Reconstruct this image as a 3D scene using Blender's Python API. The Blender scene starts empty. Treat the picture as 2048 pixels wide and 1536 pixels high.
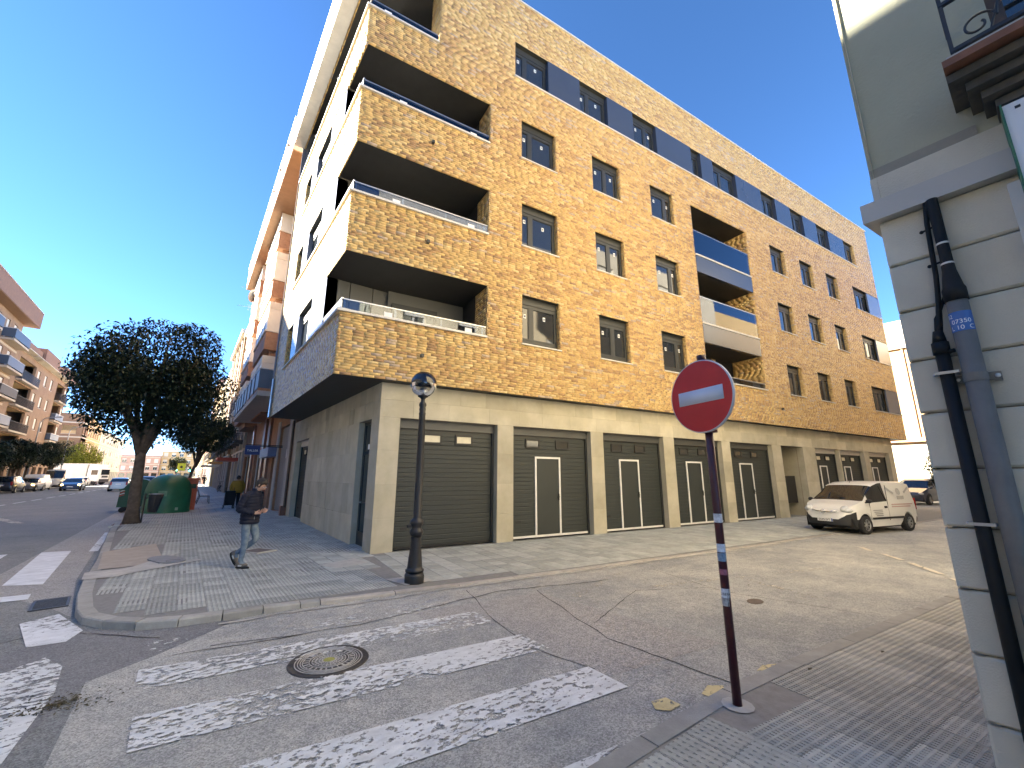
import bpy, bmesh, math, random
import numpy as np
from mathutils import Matrix, Vector
random.seed(7); RNG = np.random.default_rng(7)
SC = bpy.context.scene
COL = SC.collection

# ------------------------------------------------------------------ camera
cam = bpy.data.cameras.new('camera')
cam.sensor_fit = 'HORIZONTAL'; cam.sensor_width = 36.0
cam.lens = 36.0 * 829.0 / 2048.0
cam.clip_start = 0.05; cam.clip_end = 3000.0
cam_o = bpy.data.objects.new('camera', cam); COL.objects.link(cam_o)
cam_o.matrix_world = Matrix(((0.7922646, -0.1351354, -0.5950255, -3.43573),
                             (-0.6101731, -0.1716702, -0.7734456, -9.54941),
                             (0.0023717, 0.9758421, -0.2184642, 1.68),
                             (0, 0, 0, 1)))
SC.camera = cam_o

# ------------------------------------------------------------------ light
SUN_OFF = 48.0
SUN_EL = 23.0
SUN_STRENGTH = 4.7
SKY_STRENGTH = 0.066
EXPOSURE = 3.58
w = bpy.data.worlds.new('World'); SC.world = w; w.use_nodes = True
nt = w.node_tree; nt.nodes.clear()
sky = nt.nodes.new('ShaderNodeTexSky'); sky.sky_type = 'NISHITA'; sky.sun_disc = False
sky.sun_elevation = math.radians(SUN_EL)
sky.sun_rotation = math.radians(-SUN_OFF)
sky.altitude = 400; sky.air_density = 0.40; sky.dust_density = 0.0; sky.ozone_density = 1.6
bg = nt.nodes.new('ShaderNodeBackground'); bg.inputs['Strength'].default_value = SKY_STRENGTH
out = nt.nodes.new('ShaderNodeOutputWorld')
hs = nt.nodes.new('ShaderNodeHueSaturation'); hs.inputs['Saturation'].default_value = 1.16; hs.inputs['Value'].default_value = 0.86
nt.links.new(sky.outputs[0], hs.inputs['Color']); nt.links.new(hs.outputs[0], bg.inputs['Color']); nt.links.new(bg.outputs[0], out.inputs['Surface'])
sun = bpy.data.lights.new('sun', 'SUN'); sun.energy = SUN_STRENGTH; sun.angle = math.radians(0.53)
sun.color = (1.0, 0.93, 0.80)
sun_o = bpy.data.objects.new('sun', sun); COL.objects.link(sun_o)
_so, _se = math.radians(SUN_OFF), math.radians(SUN_EL)
SUN_DIR = Vector((-math.sin(_so) * math.cos(_se), math.cos(_so) * math.cos(_se), math.sin(_se)))
sun_o.rotation_euler = SUN_DIR.to_track_quat('Z', 'Y').to_euler()
sun_o.location = SUN_DIR * 200
vs = SC.view_settings
vs.view_transform = 'Standard'; vs.look = 'None'; vs.exposure = EXPOSURE; vs.gamma = 1.0
vs.use_curve_mapping = False
SC.render.engine = 'CYCLES'
SC.cycles.max_bounces = 8; SC.cycles.diffuse_bounces = 5; SC.cycles.glossy_bounces = 4
SC.cycles.transmission_bounces = 6; SC.cycles.transparent_max_bounces = 8
SC.cycles.sample_clamp_indirect = 6.0
SC.cycles.use_denoising = True
try: SC.cycles.denoiser = 'OPENIMAGEDENOISE'
except Exception: pass

# ------------------------------------------------------------------ materials
MATS = {}
def mat(name, col, rough=0.7, var=0.12, scale=3.0, bump=0.0, bscale=60.0, metal=0.0, spec=0.5,
        col2=None, scale2=0.6, mix2=0.5, tone=False, emit=0.0, coat=0.0):
    """general weathered surface: noise varies the colour, a second slow noise blends col2, tone reads the piece's own shade"""
    if name in MATS: return MATS[name]
    m = bpy.data.materials.new(name); m.use_nodes = True
    n = m.node_tree; N = n.nodes; L = n.links
    b = N['Principled BSDF']
    tc = N.new('ShaderNodeTexCoord')
    src = tc.outputs['Object']
    nz = N.new('ShaderNodeTexNoise'); nz.inputs['Scale'].default_value = scale; nz.inputs['Detail'].default_value = 6; nz.inputs['Roughness'].default_value = 0.65
    L.new(src, nz.inputs['Vector'])
    mr = N.new('ShaderNodeMapRange'); mr.inputs[1].default_value = 0.3; mr.inputs[2].default_value = 0.7
    mr.inputs[3].default_value = 1 - var; mr.inputs[4].default_value = 1 + var
    L.new(nz.outputs['Fac'], mr.inputs[0])
    cur = None
    rgb = N.new('ShaderNodeRGB'); rgb.outputs[0].default_value = (*col, 1); cur = rgb.outputs[0]
    if col2 is not None:
        n2 = N.new('ShaderNodeTexNoise'); n2.inputs['Scale'].default_value = scale2; n2.inputs['Detail'].default_value = 5
        L.new(src, n2.inputs['Vector'])
        r2 = N.new('ShaderNodeMapRange'); r2.inputs[1].default_value = 0.42; r2.inputs[2].default_value = 0.62
        r2.inputs[3].default_value = 0; r2.inputs[4].default_value = mix2
        L.new(n2.outputs['Fac'], r2.inputs[0])
        mx = N.new('ShaderNodeMix'); mx.data_type = 'RGBA'
        L.new(r2.outputs[0], mx.inputs[0]); L.new(cur, mx.inputs[6]); mx.inputs[7].default_value = (*col2, 1)
        cur = mx.outputs[2]
    mul = N.new('ShaderNodeVectorMath'); mul.operation = 'SCALE'
    L.new(cur, mul.inputs[0]); L.new(mr.outputs[0], mul.inputs['Scale']); cur = mul.outputs[0]
    if tone:
        at = N.new('ShaderNodeAttribute'); at.attribute_name = 'tone'
        m2 = N.new('ShaderNodeVectorMath'); m2.operation = 'SCALE'
        L.new(cur, m2.inputs[0]); L.new(at.outputs['Fac'], m2.inputs['Scale']); cur = m2.outputs[0]
    L.new(cur, b.inputs['Base Color'])
    b.inputs['Roughness'].default_value = rough; b.inputs['Metallic'].default_value = metal
    b.inputs['Specular IOR Level'].default_value = spec
    if coat: b.inputs['Coat Weight'].default_value = coat; b.inputs['Coat Roughness'].default_value = 0.08
    if emit:
        b.inputs['Emission Color'].default_value = (*col, 1); b.inputs['Emission Strength'].default_value = emit
    if bump:
        nb_ = N.new('ShaderNodeTexNoise'); nb_.inputs['Scale'].default_value = bscale; nb_.inputs['Detail'].default_value = 4
        L.new(src, nb_.inputs['Vector'])
        bp = N.new('ShaderNodeBump'); bp.inputs['Strength'].default_value = bump; bp.inputs['Distance'].default_value = 0.01
        L.new(nb_.outputs['Fac'], bp.inputs['Height']); L.new(bp.outputs[0], b.inputs['Normal'])
    MATS[name] = m
    return m

def brick_mat(name, ramp, rough=0.42, spec=0.5):
    m = bpy.data.materials.new(name); m.use_nodes = True
    N = m.node_tree.nodes; L = m.node_tree.links; b = N['Principled BSDF']
    at = N.new('ShaderNodeAttribute'); at.attribute_name = 'tone'
    cr = N.new('ShaderNodeValToRGB'); cr.color_ramp.interpolation = 'LINEAR'
    els = cr.color_ramp.elements
    els[0].position = ramp[0][0]; els[0].color = (*ramp[0][1], 1)
    els[1].position = ramp[-1][0]; els[1].color = (*ramp[-1][1], 1)
    for p, c in ramp[1:-1]:
        e = els.new(p); e.color = (*c, 1)
    L.new(at.outputs['Fac'], cr.inputs[0])
    tc = N.new('ShaderNodeTexCoord'); nz = N.new('ShaderNodeTexNoise'); nz.inputs['Scale'].default_value = 14; nz.inputs['Detail'].default_value = 6
    L.new(tc.outputs['Object'], nz.inputs['Vector'])
    mr = N.new('ShaderNodeMapRange'); mr.inputs[1].default_value = .3; mr.inputs[2].default_value = .7; mr.inputs[3].default_value = .82; mr.inputs[4].default_value = 1.16
    L.new(nz.outputs['Fac'], mr.inputs[0])
    sc = N.new('ShaderNodeVectorMath'); sc.operation = 'SCALE'
    L.new(cr.outputs[0], sc.inputs[0]); L.new(mr.outputs[0], sc.inputs['Scale']); L.new(sc.outputs[0], b.inputs['Base Color'])
    rr = N.new('ShaderNodeMapRange'); rr.inputs[1].default_value = .3; rr.inputs[2].default_value = .7; rr.inputs[3].default_value = rough - .12; rr.inputs[4].default_value = rough + .12
    L.new(nz.outputs['Fac'], rr.inputs[0]); L.new(rr.outputs[0], b.inputs['Roughness'])
    b.inputs['Specular IOR Level'].default_value = spec
    n2 = N.new('ShaderNodeTexNoise'); n2.inputs['Scale'].default_value = 160
    L.new(tc.outputs['Object'], n2.inputs['Vector'])
    bp = N.new('ShaderNodeBump'); bp.inputs['Strength'].default_value = .25; bp.inputs['Distance'].default_value = .004
    L.new(n2.outputs['Fac'], bp.inputs['Height']); L.new(bp.outputs[0], b.inputs['Normal'])
    return m

def glass_mat(name, tint=(0.02, 0.025, 0.03), rough=0.03):
    """a window pane seen from outside: a dark room behind a mirror-like surface"""
    m = bpy.data.materials.new(name); m.use_nodes = True
    N = m.node_tree.nodes; L = m.node_tree.links; b = N['Principled BSDF']
    b.inputs['Base Color'].default_value = (*tint, 1); b.inputs['Roughness'].default_value = rough
    b.inputs['Specular IOR Level'].default_value = 0.9
    tc = N.new('ShaderNodeTexCoord'); nz = N.new('ShaderNodeTexNoise'); nz.inputs['Scale'].default_value = 1.6
    L.new(tc.outputs['Object'], nz.inputs['Vector'])
    bp = N.new('ShaderNodeBump'); bp.inputs['Strength'].default_value = .02; bp.inputs['Distance'].default_value = .05
    L.new(nz.outputs['Fac'], bp.inputs['Height']); L.new(bp.outputs[0], b.inputs['Normal'])
    return m

def clear_glass(name, tint=(0.75, 0.82, 0.9), a=0.35):
    """thin clear sheet: partly see-through, partly mirror"""
    m = bpy.data.materials.new(name); m.use_nodes = True
    N = m.node_tree.nodes; L = m.node_tree.links
    for x in list(N):
        if x.type != 'OUTPUT_MATERIAL': N.remove(x)
    out = [x for x in N if x.type == 'OUTPUT_MATERIAL'][0]
    tr = N.new('ShaderNodeBsdfTransparent'); tr.inputs[0].default_value = (*tint, 1)
    gl = N.new('ShaderNodeBsdfGlossy'); gl.inputs['Roughness'].default_value = 0.02; gl.inputs['Color'].default_value = (.9, .93, 1, 1)
    fr = N.new('ShaderNodeFresnel'); fr.inputs[0].default_value = 1.5
    mr = N.new('ShaderNodeMapRange'); mr.inputs[3].default_value = a * .1; mr.inputs[4].default_value = 1.0
    L.new(fr.outputs[0], mr.inputs[0])
    mx = N.new('ShaderNodeMixShader'); L.new(mr.outputs[0], mx.inputs[0]); L.new(tr.outputs[0], mx.inputs[1]); L.new(gl.outputs[0], mx.inputs[2])
    L.new(mx.outputs[0], out.inputs['Surface'])
    return m

def asphalt_mat(name, col, dust, dust_amt=0.5, dust_x=None, grain=0.35):
    """worn asphalt: stone grain, faint lane wear, dusty areas; dust_x = (x0, x1) along which real dust gets thicker"""
    m = bpy.data.materials.new(name); m.use_nodes = True
    N = m.node_tree.nodes; L = m.node_tree.links; b = N['Principled BSDF']
    tc = N.new('ShaderNodeTexCoord'); src = tc.outputs['Object']
    def noise(s, d=6, r=.6):
        n = N.new('ShaderNodeTexNoise'); n.inputs['Scale'].default_value = s; n.inputs['Detail'].default_value = d; n.inputs['Roughness'].default_value = r
        L.new(src, n.inputs['Vector']); return n.outputs['Fac']
    def rng(x, a, bb, c, d):
        r = N.new('ShaderNodeMapRange'); r.inputs[1].default_value = a; r.inputs[2].default_value = bb; r.inputs[3].default_value = c; r.inputs[4].default_value = d
        L.new(x, r.inputs[0]); return r.outputs[0]
    def math_(op, x, y):
        q = N.new('ShaderNodeMath'); q.operation = op
        for i, v in enumerate((x, y)):
            if isinstance(v, (int, float)): q.inputs[i].default_value = v
            else: L.new(v, q.inputs[i])
        return q.outputs[0]
    d = rng(noise(0.55, 8, .7), .42, .66, 0, 1)
    d = math_('MULTIPLY', d, dust_amt)
    if dust_x:
        sx = N.new('ShaderNodeSeparateXYZ'); L.new(src, sx.inputs[0])
        d = math_('ADD', d, rng(sx.outputs[0], dust_x[0], dust_x[1], 0, dust_x[2]))
    d2 = math_('MULTIPLY', rng(noise(2.7, 6, .75), .45, .7, 0, 1), dust_amt * .5)
    d = math_('MINIMUM', math_('ADD', d, d2), 1.0)
    mx = N.new('ShaderNodeMix'); mx.data_type = 'RGBA'; L.new(d, mx.inputs[0])
    mx.inputs[6].default_value = (*col, 1); mx.inputs[7].default_value = (*dust, 1)
    vo = N.new('ShaderNodeTexVoronoi'); vo.inputs['Scale'].default_value = 95; L.new(src, vo.inputs['Vector'])
    sv = N.new('ShaderNodeSeparateXYZ'); L.new(vo.outputs['Color'], sv.inputs[0])
    g = rng(sv.outputs[0], 0, 1, 1 - grain, 1 + grain)
    g = math_('MULTIPLY', g, rng(noise(180, 3, .6), .3, .7, 1 - grain * .6, 1 + grain * .6))
    g = math_('MULTIPLY', g, rng(noise(9, 4, .6), .35, .65, .93, 1.07))
    s = N.new('ShaderNodeVectorMath'); s.operation = 'SCALE'; L.new(mx.outputs[2], s.inputs[0]); L.new(g, s.inputs['Scale'])
    L.new(s.outputs[0], b.inputs['Base Color'])
    b.inputs['Roughness'].default_value = .82; b.inputs['Specular IOR Level'].default_value = .35
    bp = N.new('ShaderNodeBump'); bp.inputs['Strength'].default_value = .5; bp.inputs['Distance'].default_value = .006
    L.new(vo.outputs['Distance'], bp.inputs['Height']); L.new(bp.outputs[0], b.inputs['Normal'])
    return m, d, s.outputs[0]

def paint_mat(name, col, wear_lo, wear_hi, under=(.15, .145, .14)):
    """old road paint: flakes worn away in clumps so the road shows (a hole in the paint is see-through)"""
    m = bpy.data.materials.new(name); m.use_nodes = True
    N = m.node_tree.nodes; L = m.node_tree.links; b = N['Principled BSDF']
    out = [x for x in N if x.type == 'OUTPUT_MATERIAL'][0]
    tc = N.new('ShaderNodeTexCoord'); src = tc.outputs['Object']
    mp = N.new('ShaderNodeMapping'); mp.inputs['Scale'].default_value = (0.62, 1.0, 1.0); L.new(src, mp.inputs[0])
    def noise(s, d=6, r=.6):
        n = N.new('ShaderNodeTexNoise'); n.inputs['Scale'].default_value = s; n.inputs['Detail'].default_value = d; n.inputs['Roughness'].default_value = r
        L.new(mp.outputs[0], n.inputs['Vector']); return n.outputs['Fac']
    big = noise(1.3, 5, .65); fine = noise(21, 9, .68)
    a1 = N.new('ShaderNodeMath'); a1.operation = 'MULTIPLY_ADD'; L.new(big, a1.inputs[0]); a1.inputs[1].default_value = .55; L.new(fine, a1.inputs[2])
    at = N.new('ShaderNodeAttribute'); at.attribute_name = 'tone'
    a2 = N.new('ShaderNodeMath'); a2.operation = 'ADD'; L.new(a1.outputs[0], a2.inputs[0]); L.new(at.outputs['Fac'], a2.inputs[1])
    mr = N.new('ShaderNodeMapRange'); mr.inputs[1].default_value = wear_lo; mr.inputs[2].default_value = wear_hi
    L.new(a2.outputs[0], mr.inputs[0])
    n3 = noise(5, 6, .7); m3 = N.new('ShaderNodeMapRange'); m3.inputs[1].default_value = .3; m3.inputs[2].default_value = .7; m3.inputs[3].default_value = .72; m3.inputs[4].default_value = 1.1
    L.new(n3, m3.inputs[0])
    rgb = N.new('ShaderNodeRGB'); rgb.outputs[0].default_value = (*col, 1)
    s = N.new('ShaderNodeVectorMath'); s.operation = 'SCALE'; L.new(rgb.outputs[0], s.inputs[0]); L.new(m3.outputs[0], s.inputs['Scale'])
    L.new(s.outputs[0], b.inputs['Base Color']); b.inputs['Roughness'].default_value = .7
    tr = N.new('ShaderNodeBsdfTransparent'); mx = N.new('ShaderNodeMixShader')
    L.new(mr.outputs[0], mx.inputs[0]); L.new(tr.outputs[0], mx.inputs[1]); L.new(b.outputs[0], mx.inputs[2])
    L.new(mx.outputs[0], out.inputs['Surface'])
    return m

def leaf_mat(name, col, trans=0.25, rough=.45):
    m = bpy.data.materials.new(name); m.use_nodes = True
    N = m.node_tree.nodes; L = m.node_tree.links; b = N['Principled BSDF']
    out = [x for x in N if x.type == 'OUTPUT_MATERIAL'][0]
    at = N.new('ShaderNodeAttribute'); at.attribute_name = 'tone'
    rgb = N.new('ShaderNodeRGB'); rgb.outputs[0].default_value = (*col, 1)
    s = N.new('ShaderNodeVectorMath'); s.operation = 'SCALE'; L.new(rgb.outputs[0], s.inputs[0]); L.new(at.outputs['Fac'], s.inputs['Scale'])
    L.new(s.outputs[0], b.inputs['Base Color']); b.inputs['Roughness'].default_value = rough; b.inputs['Specular IOR Level'].default_value = .4
    t = N.new('ShaderNodeBsdfTranslucent'); L.new(s.outputs[0], t.inputs[0])
    mx = N.new('ShaderNodeMixShader'); mx.inputs[0].default_value = trans
    L.new(b.outputs[0], mx.inputs[1]); L.new(t.outputs[0], mx.inputs[2]); L.new(mx.outputs[0], out.inputs['Surface'])
    return m

# ------------------------------------------------------------------ geometry helpers
class Fr:
    """wall frame: origin, U along the wall, I inward, z up (U x I = z). p(u, z, d): d > 0 goes into the wall, d < 0 stands proud"""
    def __init__(s, o, u):
        s.o = Vector((o[0], o[1], 0)); s.u = Vector((u[0], u[1], 0)).normalized(); s.i = Vector((-s.u.y, s.u.x, 0))
    def p(s, u, z, d=0): return s.o + s.u * u + s.i * d + Vector((0, 0, z))
    def m(s, u, z, d=0):
        p = s.p(u, z, d)
        return Matrix(((s.u.x, s.i.x, 0, p.x), (s.u.y, s.i.y, 0, p.y), (0, 0, 1, p.z), (0, 0, 0, 1)))
WORLD = Fr((0, 0), (1, 0))

class MB:
    def __init__(s): s.v = []; s.f = []; s.mi = []; s.t = []; s.cm = 0; s.ct = 1.0
    def q(s, *pts):
        n = len(s.v); s.v.extend([tuple(p) for p in pts]); s.f.append(tuple(range(n, n + len(pts)))); s.mi.append(s.cm); s.t.append(s.ct); return s
    def box(s, u0, u1, z0, z1, d0, d1, fr=WORLD, skip=()):
        c = [fr.p(u, z, d) for z in (z0, z1) for d in (d0, d1) for u in (u0, u1)]
        n = len(s.v); s.v.extend([tuple(p) for p in c])
        F = {'b': (0, 2, 3, 1), 't': (4, 5, 7, 6), 'f': (0, 1, 5, 4), 'k': (2, 6, 7, 3), 'l': (0, 4, 6, 2), 'r': (1, 3, 7, 5)}
        for k, f in F.items():
            if k in skip: continue
            s.f.append(tuple(n + i for i in f)); s.mi.append(s.cm); s.t.append(s.ct)
        return s
    def bx(s, cx, cy, z0, z1, sx, sy): return s.box(cx - sx / 2, cx + sx / 2, z0, z1, cy - sy / 2, cy + sy / 2)
    def prism(s, poly, z0, z1):
        n = len(s.v); k = len(poly)
        s.v.extend([(p[0], p[1], z0) for p in poly]); s.v.extend([(p[0], p[1], z1) for p in poly])
        def add(f): s.f.append(f); s.mi.append(s.cm); s.t.append(s.ct)
        add(tuple(n + i for i in reversed(range(k)))); add(tuple(n + k + i for i in range(k)))
        for i in range(k):
            j = (i + 1) % k; add((n + i, n + j, n + k + j, n + k + i))
        return s
    def lathe(s, prof, c=(0, 0, 0), seg=20, axis='z', a0=0.0, a1=2 * math.pi):
        """prof: list of (radius, height)"""
        full = abs(a1 - a0 - 2 * math.pi) < 1e-6
        ns = seg if full else seg + 1
        n = len(s.v)
        for r, h in prof:
            for i in range(ns):
                a = a0 + (a1 - a0) * i / seg
                x, y = r * math.cos(a), r * math.sin(a)
                p = {'z': (x, y, h), 'y': (x, h, y), 'x': (h, x, y)}[axis]
                s.v.append((c[0] + p[0], c[1] + p[1], c[2] + p[2]))
        for k in range(len(prof) - 1):
            for i in range(seg):
                j = (i + 1) % ns
                s.f.append((n + k * ns + i, n + k * ns + j, n + (k + 1) * ns + j, n + (k + 1) * ns + i)); s.mi.append(s.cm); s.t.append(s.ct)
        return s
    def tube(s, pts, r, seg=8, cap=True):
        pts = [Vector(p) for p in pts]; rs = r if isinstance(r, (list, tuple)) else [r] * len(pts)
        n = len(s.v); up = Vector((0, 0, 1)); prev = None
        for i, p in enumerate(pts):
            t = (pts[min(i + 1, len(pts) - 1)] - pts[max(i - 1, 0)]).normalized()
            if prev is None: a = t.cross(up if abs(t.z) < .9 else Vector((1, 0, 0))).normalized()
            else: a = (prev - t * prev.dot(t)).normalized()
            prev = a; b = t.cross(a)
            for k in range(seg):
                an = 2 * math.pi * k / seg; q = p + (a * math.cos(an) + b * math.sin(an)) * rs[i]; s.v.append(tuple(q))
        def add(f): s.f.append(f); s.mi.append(s.cm); s.t.append(s.ct)
        for i in range(len(pts) - 1):
            for k in range(seg):
                j = (k + 1) % seg; add((n + i * seg + k, n + i * seg + j, n + (i + 1) * seg + j, n + (i + 1) * seg + k))
        if cap:
            add(tuple(n + k for k in reversed(range(seg)))); m = n + (len(pts) - 1) * seg; add(tuple(m + k for k in range(seg)))
        return s
    def ball(s, c, r, seg=12, rings=8, sc=(1, 1, 1)):
        n = len(s.v)
        for i in range(rings + 1):
            th = math.pi * i / rings
            for k in range(seg):
                ph = 2 * math.pi * k / seg
                s.v.append((c[0] + r * sc[0] * math.sin(th) * math.cos(ph), c[1] + r * sc[1] * math.sin(th) * math.sin(ph), c[2] + r * sc[2] * math.cos(th)))
        for i in range(rings):
            for k in range(seg):
                j = (k + 1) % seg
                s.f.append((n + i * seg + k, n + (i + 1) * seg + k, n + (i + 1) * seg + j, n + i * seg + j)); s.mi.append(s.cm); s.t.append(s.ct)
        return s
    def xf(s, m, start=0):
        s.v[start:] = [tuple(m @ Vector(p)) for p in s.v[start:]]; return s
    def mesh(s, name, mats, smooth=False, tone=False, shift=None):
        me = bpy.data.meshes.new(name)
        v = s.v if shift is None else [(p[0] - shift[0], p[1] - shift[1], p[2] - shift[2]) for p in s.v]
        me.from_pydata(v, [], s.f)
        for m in (mats if isinstance(mats, (list, tuple)) else [mats]): me.materials.append(m)
        if any(s.mi): me.polygons.foreach_set('material_index', s.mi)
        if tone:
            a = me.attributes.new('tone', 'FLOAT', 'FACE'); a.data.foreach_set('value', s.t)
        if smooth: me.polygons.foreach_set('use_smooth', [True] * len(me.polygons))
        me.update()
        return me
    def build(s, name, mats, parent=None, smooth=False, tone=False):
        """world-space vertices; the object's origin is moved to its parent's origin, or to its own base when it is top-level"""
        if parent is not None: sh = wt(parent)
        else:
            a = np.array(s.v); sh = (float(a[:, 0].mean()), float(a[:, 1].mean()), float(a[:, 2].min()))
        me = s.mesh(name, mats, smooth, tone, shift=sh)
        o = bpy.data.objects.new(name, me); COL.objects.link(o)
        if parent is not None: o.parent = parent
        else: o.location = sh
        return o

def tag(o, label=None, cat=None, group=None, kind=None):
    if label: o['label'] = label
    if cat: o['category'] = cat
    if group: o['group'] = group
    if kind: o['kind'] = kind
    return o
def wt(o):
    v = Vector((0, 0, 0))
    while o is not None: v += o.location; o = o.parent
    return v
def empty(name, loc=(0, 0, 0), rz=0.0, label=None, cat=None, group=None, kind=None):
    o = bpy.data.objects.new(name, None); COL.objects.link(o); o.location = loc; o.rotation_euler = (0, 0, rz); o.empty_display_size = .2
    o.matrix_world = Matrix.Translation(loc) @ Matrix.Rotation(rz, 4, 'Z')
    return tag(o, label, cat, group, kind)
def link(name, me, parent=None, m=None):
    """object on shared mesh data; m is a world matrix when the parent is an unrotated root, else the local matrix"""
    o = bpy.data.objects.new(name, me); COL.objects.link(o)
    if parent is not None:
        o.parent = parent
    if m is not None: o.matrix_local = m
    return o
def rel(root, m): return Matrix.Translation(-root.location) @ m
def lmesh(mb, name, mats, **k): return mb.mesh(name, mats, **k)
def copy_tree(o, parent=None):
    c = o.copy(); COL.objects.link(c)
    if parent is not None: c.parent = parent
    for ch in list(o.children): copy_tree(ch, c)
    return c
def text_mb(txt, size, fr, u, z, d, align='CENTER', extrude=0.0):
    """flat lettering on a wall frame"""
    cu = bpy.data.curves.new('lettering', 'FONT'); cu.body = txt; cu.size = size; cu.align_x = align; cu.extrude = extrude
    o = bpy.data.objects.new('lettering', cu); COL.objects.link(o)
    dg = bpy.context.evaluated_depsgraph_get(); me = bpy.data.meshes.new_from_object(o.evaluated_get(dg))
    mb = MB(); vs_ = [v.co.copy() for v in me.vertices]
    mb.v = [tuple(fr.p(u + p.x, z + p.y, d - p.z)) for p in vs_]
    for p in me.polygons: mb.f.append(tuple(p.vertices)); mb.mi.append(0); mb.t.append(1.0)
    bpy.data.objects.remove(o); bpy.data.curves.remove(cu); bpy.data.meshes.remove(me)
    return mb

def free_spans(a, b, cuts):
    """parts of [a, b] outside the (c0, c1) cuts"""
    out = []; x = a
    for c0, c1 in sorted(cuts):
        if c1 <= x or c0 >= b: continue
        if c0 > x: out.append((x, min(c0, b)))
        x = max(x, c1)
    if x < b: out.append((x, b))
    return out
def wall_cells(mb, fr, u0, u1, z0, z1, ops, d=0.0, reveal=None):
    """front face of a wall with openings (u0,u1,z0,z1), plus the four reveal faces of each opening"""
    zs = sorted({z0, z1} | {max(z0, min(z1, z)) for o in ops for z in o[2:4]})
    for a, b in zip(zs, zs[1:]):
        if b - a < 1e-6: continue
        mid = (a + b) / 2
        for s, e in free_spans(u0, u1, [(o[0], o[1]) for o in ops if o[2] <= mid <= o[3]]):
            mb.q(fr.p(s, a, d), fr.p(e, a, d), fr.p(e, b, d), fr.p(s, b, d))
    if reveal:
        for (a, b, c, e) in [o[:4] for o in ops]:
            mb.q(fr.p(a, c, d), fr.p(a, e, d), fr.p(a, e, d + reveal), fr.p(a, c, d + reveal))
            mb.q(fr.p(b, c, d), fr.p(b, c, d + reveal), fr.p(b, e, d + reveal), fr.p(b, e, d))
            mb.q(fr.p(a, e, d), fr.p(b, e, d), fr.p(b, e, d + reveal), fr.p(a, e, d + reveal))
            mb.q(fr.p(a, c, d), fr.p(a, c, d + reveal), fr.p(b, c, d + reveal), fr.p(b, c, d))
    return mb
# ------------------------------------------------------------------ shared frames (metres; +Y runs up the main street, -X crosses it)
A = Vector((0.99223, -0.12440, 0))
FR = Fr((0, 0), (A.x, A.y))                 # new building, stone ground floor on the side street
KX, KY = -1.16, -0.155
FB = Fr((KX, KY), (A.x, A.y))               # new building, brick storeys on the side street
FL = Fr((0, 0), (0, -1))                    # stone wall on the main street
FLB = Fr((KX, KY), (0, -1))                 # brick storeys on the main street
FN = Fr((0, -9.09), (0, -1))                # near building, main street wall
FS = Fr((0, -9.09), (-A.x, -A.y))           # near building, side street wall

C_TILE = (0.355, 0.37, 0.345)
M_tile = mat('paving_tile', C_TILE, .8, .16, 9, .35, 120, col2=(.42, .42, .385), scale2=1.1, mix2=.6, tone=True)
M_tile_warm = mat('paving_tile_warm', (.42, .41, .355), .8, .16, 9, .35, 120, col2=(.50, .47, .39), scale2=1.3, mix2=.6, tone=True)
M_mortar = mat('paving_bed', (.22, .215, .205), .9, .15, 12, .3)
M_mortar_warm = mat('paving_bed_warm', (.27, .25, .22), .9, .15, 12, .3)
M_kerb = mat('kerb_stone', (.31, .30, .27), .8, .15, 7, .35, 90, col2=(.36, .35, .33), scale2=2.2, mix2=.5, tone=True)
M_kerb_pale = mat('kerb_pale', (.40, .37, .33), .85, .15, 8, .3, 90, tone=True)
M_conc = mat('old_concrete', (.46, .44, .40), .88, .16, 6, .4, 80, col2=(.36, .345, .32), scale2=1.6, mix2=.6)
M_tan = mat('tan_concrete', (.38, .33, .275), .85, .12, 5, .3, 80)
M_ground = mat('earth', (.22, .20, .17), .9, .2, .2)
M_road, _, _ = asphalt_mat('main_asphalt', (.185, .192, .19), (.29, .285, .265), .5)
M_side, _, _ = asphalt_mat('side_asphalt', (.27, .275, .27), (.55, .525, .465), .55, (-1.0, 7.0, .34), .34)
M_dark, _, _ = asphalt_mat('patch_asphalt', (.18, .18, .185), (.26, .255, .25), .4, None, .28)
M_midp, _, _ = asphalt_mat('patch_asphalt_pale', (.31, .30, .285), (.40, .38, .35), .5, None, .35)
M_crack = mat('crack', (.045, .042, .04), .95, .2, 20)
M_white = paint_mat('road_paint_worn', (.70, .71, .70), .775, .815)
M_white_new = paint_mat('road_paint', (.72, .73, .74), .52, .56)
M_pale_line = paint_mat('line_paint_faded', (.66, .60, .48), .80, .90)
M_yellow = paint_mat('yellow_paint', (.66, .56, .30), .86, .90)
M_iron = mat('cast_iron', (.075, .068, .062), .5, .3, 30, .3, 200, metal=.5)
M_iron_worn = mat('cast_iron_polished', (.46, .44, .41), .5, .2, 30, metal=.2)

def zf(x, y):
    """height of the new building's pavement: it dips to the road at the crossing and in front of the garages"""
    t = max(0.0, min(1.0, -x / 3.0)); s = max(0.0, min(1.0, y / 7.0))
    if x > 0.5: s = 0
    return 0.026 + max(0.062 * t, 0.10 * s)

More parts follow.
